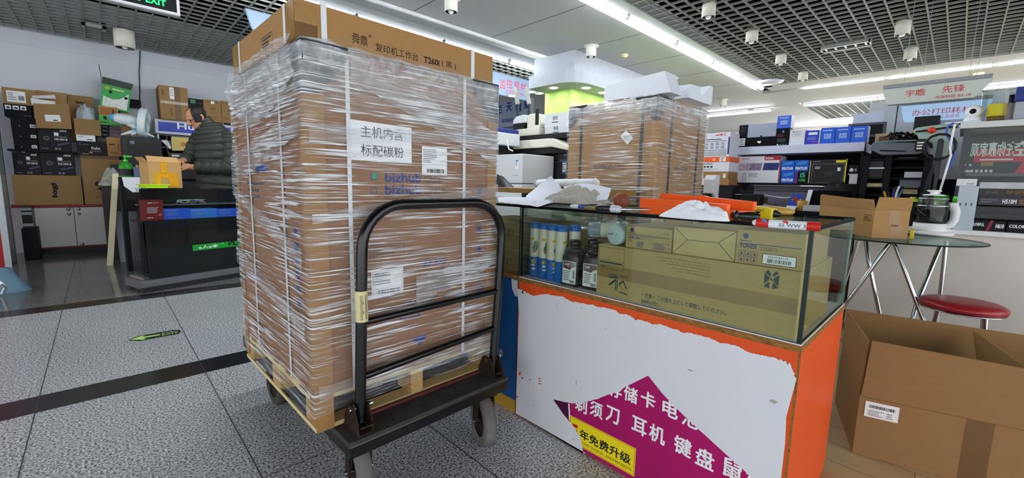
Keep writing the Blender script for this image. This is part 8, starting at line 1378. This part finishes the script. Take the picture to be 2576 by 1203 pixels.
# open brown carton on the table
zt9 = .7605; c0 = at(2192, 598, Z=zt9); cr = at(2281, 602, Z=zt9); ld = Vector((cr.x-c0.x, cr.y-c0.y, 0)); wr_ = .20; ld.normalize(); pn = Vector((-ld.y, ld.x, 0)); pn = pn if pn.y > 0 else -pn
ang = math.atan2(ld.y, ld.x); Lr = (cr-c0).length; 
KC = mat('#b08857', .75, nz=.05, sc_=20, stretch=(1, 1, 4), key='kraft'); KCI = mat('#8f6a3c', .8, nz=.05, key='kraft_inside')
Mc = Matrix(((ld.x, pn.x, 0, c0.x), (ld.y, pn.y, 0, c0.y), (0, 0, 1, zt9), (0, 0, 0, 1)))
hb = at(2195, 528, X=c0.x).z-zt9; D_ = None
for k in range(10, 80):
    v = Mc @ Vector((0, k*.01, hb)); q = v-Vector((0, 0, EYE)); px = 1288+F*(q.dot(r3))/q.dot(f2)
    if px < 2064: D_ = k*.01; break
D_ = D_ or .4
t = thing('open_carton', 'open brown carton with raised flaps standing on the round glass table', 'carton', (c0.x, c0.y, zt9))
b = B(); th_ = .004
b.cube(0, th_, 0, D_, .0, hb, KC, M=Mc); b.cube(Lr-th_, Lr, 0, D_, 0, hb, KC, M=Mc); b.cube(th_, Lr-th_, 0, th_, 0, hb, KC, M=Mc); b.cube(th_, Lr-th_, D_-th_, D_, 0, hb, KC, M=Mc); b.cube(th_, Lr-th_, th_, D_-th_, 0, th_, KC, M=Mc)
TPX = mat('#9b7340', .35, nz=.08, spec=.6, key='packing_tape'); MFc = Mc @ MF(0, -.0008, 0); b.quad(MFc, Lr*.42, Lr*.72, hb*.42, hb, TPX); b.quad(MFc, Lr*.5, Lr*.82, .0, hb*.5, TPX); MLc = Mc @ ML(-.0008, 0, 0); b.frame(MLc, -.105, -.03, hb*.58, hb*.80, .0025, INK); b.lines(MLc, -.1, -.035, hb*.63, hb*.75, 3, INK, .4, 2); b.build('box_body', t)
fl = .075
b = B(); b.add([Mc @ Vector(p) for p in ((0, 0, hb), (Lr, 0, hb), (Lr*.94, -.03, hb+fl), (Lr*.02, -.02, hb+fl))], [(0, 1, 2, 3)], KC); b.build('flap', t, solid=.004)
b = B(); b.add([Mc @ Vector(p) for p in ((0, D_, hb), (0, 0, hb), (-.012, .0, hb+fl*.8), (-.012, D_-.02, hb+fl*.9))], [(0, 1, 2, 3)], KC); b.build('flap', t, solid=.004)
b = B(); b.add([Mc @ Vector(p) for p in ((0, D_, hb), (Lr, D_, hb), (Lr*.98, D_+.03, hb+fl*.8), (Lr*.02, D_+.01, hb+fl*1.05))], [(0, 1, 2, 3)], KCI); b.build('flap', t, solid=.004)
# kettle
zk = .7605; pk = at(2340, 590, Z=zk); xk = pk.x; ye_l, ye_r = at(2296, 560, X=xk).y, at(2384, 560, X=xk).y; rk = (ye_l-ye_r)/2*.98; yk = (ye_l+ye_r)/2
b = B(); b.lathe([(0, 0), (rk*1.22, 0), (rk*1.25, .006), (rk*1.25, .015), (rk*1.15, .022), (0, .022)], WHITE, 36, M=MT(xk, yk-.02, zk)); tag(b.build('power_plate', loc=(xk, yk-.02, zk)), 'round white power base under the glass kettle', 'base')
zk2 = zk+.0225; t = thing('kettle', 'glass health kettle with white base, white handle and white lid knob', 'kettle', (xk, yk, zk2)); M = MT(xk, yk, zk2); KG = glass('#eef3f3', .25, 'kettle_glass'); Hk = at(2335, 497, X=xk).z-zk2
b = B(); b.lathe([(0, 0), (rk*1.0, 0), (rk*1.03, .01), (rk*1.0, Hk*.24), (0, Hk*.24)], WHITE, 32, M=M); b.build('heater_base', t); b = B(); b.lathe([(rk*.97, Hk*.242), (rk*1.0, Hk*.30), (rk*1.0, Hk*.72), (rk*.90, Hk*.86), (rk*.95, Hk*.97)], KG, 32, M=M); b.build('glass_body', t)
b = B(); b.lathe([(0, Hk*.245), (rk*.95, Hk*.245), (rk*.97, Hk*.32), (rk*.97, Hk*.70), (0, Hk*.70)], glass('#b9c0bf', .1, 'water'), 32, M=M); b.build('water', t); b = B(); b.lathe([(rk*.99, Hk*.74), (rk*1.015, Hk*.755), (rk*.99, Hk*.77)], CHROME, 32, M=M); b.lathe([(rk*.93, Hk*.955), (rk*.97, Hk*.97), (rk*.93, Hk*.985)], CHROME, 32, M=M); b.build('steel_ring', t)
b = B(); b.lathe([(rk*.92, Hk*.985), (rk*.6, Hk*1.04), (.03, Hk*1.06)], KG, 32, M=M); b.build('lid', t); b = B(); b.lathe([(.055, Hk*1.06), (.05, Hk*1.09), (.018, Hk*1.11), (.018, Hk*1.15), (.036, Hk*1.19), (.034, Hk*1.22), (0, Hk*1.23)], WHITE, 24, M=M); b.build('knob', t)
dh = Vector((.25, -1, 0)).normalized(); b = B(); b.tube([M @ (dh*rk*1.0+Vector((0, 0, Hk*.78))), M @ (dh*rk*1.25+Vector((0, 0, Hk*.80))), M @ (dh*rk*1.42+Vector((0, 0, Hk*.6))), M @ (dh*rk*1.40+Vector((0, 0, Hk*.36))), M @ (dh*rk*1.18+Vector((0, 0, Hk*.18))), M @ (dh*rk*1.0+Vector((0, 0, Hk*.14)))], [.02, .026, .026, .024, .022, .016], WHITE, 12); b.build('handle', t)
b = B(); q = at(2285, 600, Z=zk); b.cube(q.x+.0, q.x+.08, at(2296, 600, X=q.x).y, at(2283, 600, X=q.x).y-.008, zk, at(2287, 578, X=q.x).z, YEL2); tag(b.build('yellow_box', loc=q), 'small yellow box between the open carton and the kettle on the glass table', 'box')
# green lidded cups on the white counter
GCUP = mat('#7d9a5c', .25, nz=.08, key='green_cup'); GLID = mat('#4fd23c', .35, nz=.04, key='green_lid')
x_ = 3.99; p = at(2413, 584, X=x_); y1, y0 = at(2394, 520, X=x_).y, at(2434, 520, X=x_).y; rc = (y1-y0)/2; yc = (y0+y1)/2; hc = at(2413, 494, X=x_).z-zc1
t = thing('lidded_cup', 'tall green plastic cup with bright green lid right of the kettle', 'cup', (x_, yc, zc1)); b = B(); b.lathe([(0, 0), (rc*.72, 0), (rc*.9, hc*.87), (rc*.86, hc*.87), (0, hc*.86)], GCUP, 24, M=MT(x_, yc, zc1)); b.build('cup_body', t); b = B(); b.lathe([(rc*1.0, hc*.82), (rc*1.05, hc*.875), (rc*1.0, hc*.97), (rc*.9, hc), (0, hc)], GLID, 24, M=MT(x_, yc, zc1)); b.build('lid', t)
yc2 = at(2368, 500, X=x_+.06).y; h2 = at(2368, 490, X=x_+.06).z-zc1; t = thing('lidded_cup', 'green cup with bright green lid half hidden behind the kettle', 'cup', (x_+.07, yc2, zc1)); b = B(); b.lathe([(0, 0), (rc*.8, 0), (rc*.95, h2*.86), (0, h2*.86)], GCUP, 24, M=MT(x_+.07, yc2, zc1)); b.build('cup_body', t); b = B(); b.lathe([(rc*1.02, h2*.861), (rc*1.08, h2*.93), (rc*.9, h2), (0, h2)], GLID, 24, M=MT(x_+.07, yc2, zc1)); b.build('lid', t)
p = at(2288, 560, X=x_); t = thing('flask', 'black flask with lime cap between the open carton and the kettle', 'flask', (x_, p.y, zc1)); hf = at(2288, 500, X=x_).z-zc1; b = B(); b.lathe([(0, 0), (.04, 0), (.042, hf-.03), (.03, hf-.02), (0, hf-.02)], BLACK, 18, M=MT(x_, p.y, zc1)); b.build('flask_body', t); b = B(); b.lathe([(.03, hf-.0195), (.03, hf-.004), (.016, hf+.004), (.016, hf+.012), (0, hf+.012)], LIME, 16, M=MT(x_, p.y, zc1)); b.build('cap', t)
# red stool
sc0 = at(2420, 770, Z=.45); t = thing('stool', 'round red cushioned stool with chrome rim beside the big open carton', 'stool', (sc0.x+.02, sc0.y, 0)); sx_, sy_ = sc0.x+.02, sc0.y; RC = mat('#9c1a26', .35, nz=.06, sc_=8, spec=.5, key='red_vinyl'); Rr = .168; M = MT(sx_, sy_, 0)
b = B(); b.lathe([(0, .478), (Rr*.5, .477), (Rr*.85, .472), (Rr*.97, .462), (Rr, .45), (Rr*.98, .435), (0, .432)], RC, 40, M=M); b.build('seat', t); b = B(); b.lathe([(Rr*.99, .425), (Rr*1.0, .4285), (Rr*.99, .4315), (0, .4315)], CHROME, 40, M=M); b.build('rim', t)
for k in range(4): a = PI/4+k*PI/2; b = B(); b.tube([M @ Vector((Rr*.7*math.cos(a), Rr*.7*math.sin(a), .426)), M @ Vector((Rr*.95*math.cos(a), Rr*.95*math.sin(a), .01))], .011, CHROME, 10); b.build('leg', t)
b = B(); b.tube([M @ Vector((Rr*.87*math.cos(2*PI*i/24), Rr*.87*math.sin(2*PI*i/24), .15)) for i in range(24)], .007, CHROME, 8, closed=True); b.build('foot_ring', t)
# big open carton at lower right
BKC = mat('#93724b', .8, nz=.05, sc_=16, stretch=(1, 1, 5), spec=.2, key='kraft_big'); BKI = mat('#7d5d3a', .85, nz=.06, sc_=16, key='kraft_big_inside')
k0 = at(2143, 1140, Z=0); k1 = at(2380, 1203, Z=0); fd = (k1-k0).normalized(); bd = Vector((-fd.y, fd.x, 0)); bd = bd if bd.x > 0 else -bd
Mb = Matrix(((fd.x, bd.x, 0, k0.x), (fd.y, bd.y, 0, k0.y), (0, 0, 1, 0), (0, 0, 0, 1))); LB_, DB, hz0 = .95, .48, .243
t = thing('large_carton', 'large open brown carton with upright flaps on the wood floor at lower right', 'carton', (k0.x, k0.y, 0)); b = B(); w5 = .006
b.cube(0, LB_, 0, w5, .0, hz0, BKC, M=Mb); b.cube(0, LB_, DB-w5, DB, 0, hz0, BKC, M=Mb); b.cube(0, w5, w5, DB-w5, 0, hz0, BKC, M=Mb); b.cube(LB_-w5, LB_, w5, DB-w5, 0, hz0, BKC, M=Mb); b.cube(w5, LB_-w5, w5, DB-w5, 0, .006, BKI, M=Mb)
Mv = Mb @ MF(0, -.001, 0); b.quad(Mv, .30, .37, 0, hz0*.98, mat('#6f5030', .4, nz=.06, spec=.5, key='packing_tape')); b.quad(Mv, 0, LB_, hz0-.004, hz0, BKI); b.build('box_body', t, bevel=.0015)
b = B(); u0_, v0_ = .02, .165; Mv = Mb @ MF(0, -.002, 0); b.quad(Mv, u0_, u0_+.10, v0_, v0_+.062, PAPER); Mv = Mb @ MF(0, -.003, 0); b.bars(Mv, u0_+.012, u0_+.088, v0_+.038, v0_+.05, INK, 4); b.lines(Mv, u0_+.01, u0_+.06, v0_+.006, v0_+.03, 4, GREYINK, .35); b.lines(Mv, u0_+.065, u0_+.09, v0_+.006, v0_+.03, 3, GREYINK, .35, 6); b.build('shipping_label', t)
hf = .47
def flap(pts, nm='flap'): b = B(); b.add([Mb @ Vector(p) for p in pts], [(0, 1, 2, 3)], BKC); b.build(nm, t, solid=.006)
flap(((0.004, .0, hz0), (LB_, .0, hz0), (LB_, -.012, hf-.03), (.012, -.012, hf)))
flap(((.003, DB-.01, hz0), (.003, .012, hz0), (.004, -.002, hf-.004), (-.0, DB-.03, hf-.0)))
flap(((.005, DB-.003, hz0), (LB_, DB-.003, hz0), (LB_, DB+.01, hf-.02), (.0, DB+.0, hf)))
b = B(); a0_ = Mb @ Vector((.46, DB*.35, .36)); b.add([Mb @ Vector(p) for p in ((.50, .02, .12), (.50, DB-.03, .12), (.42, DB-.05, .46), (.46, .03, .43))], [(0, 1, 2, 3)], BKC); b.build('inner_flap', t, solid=.006)
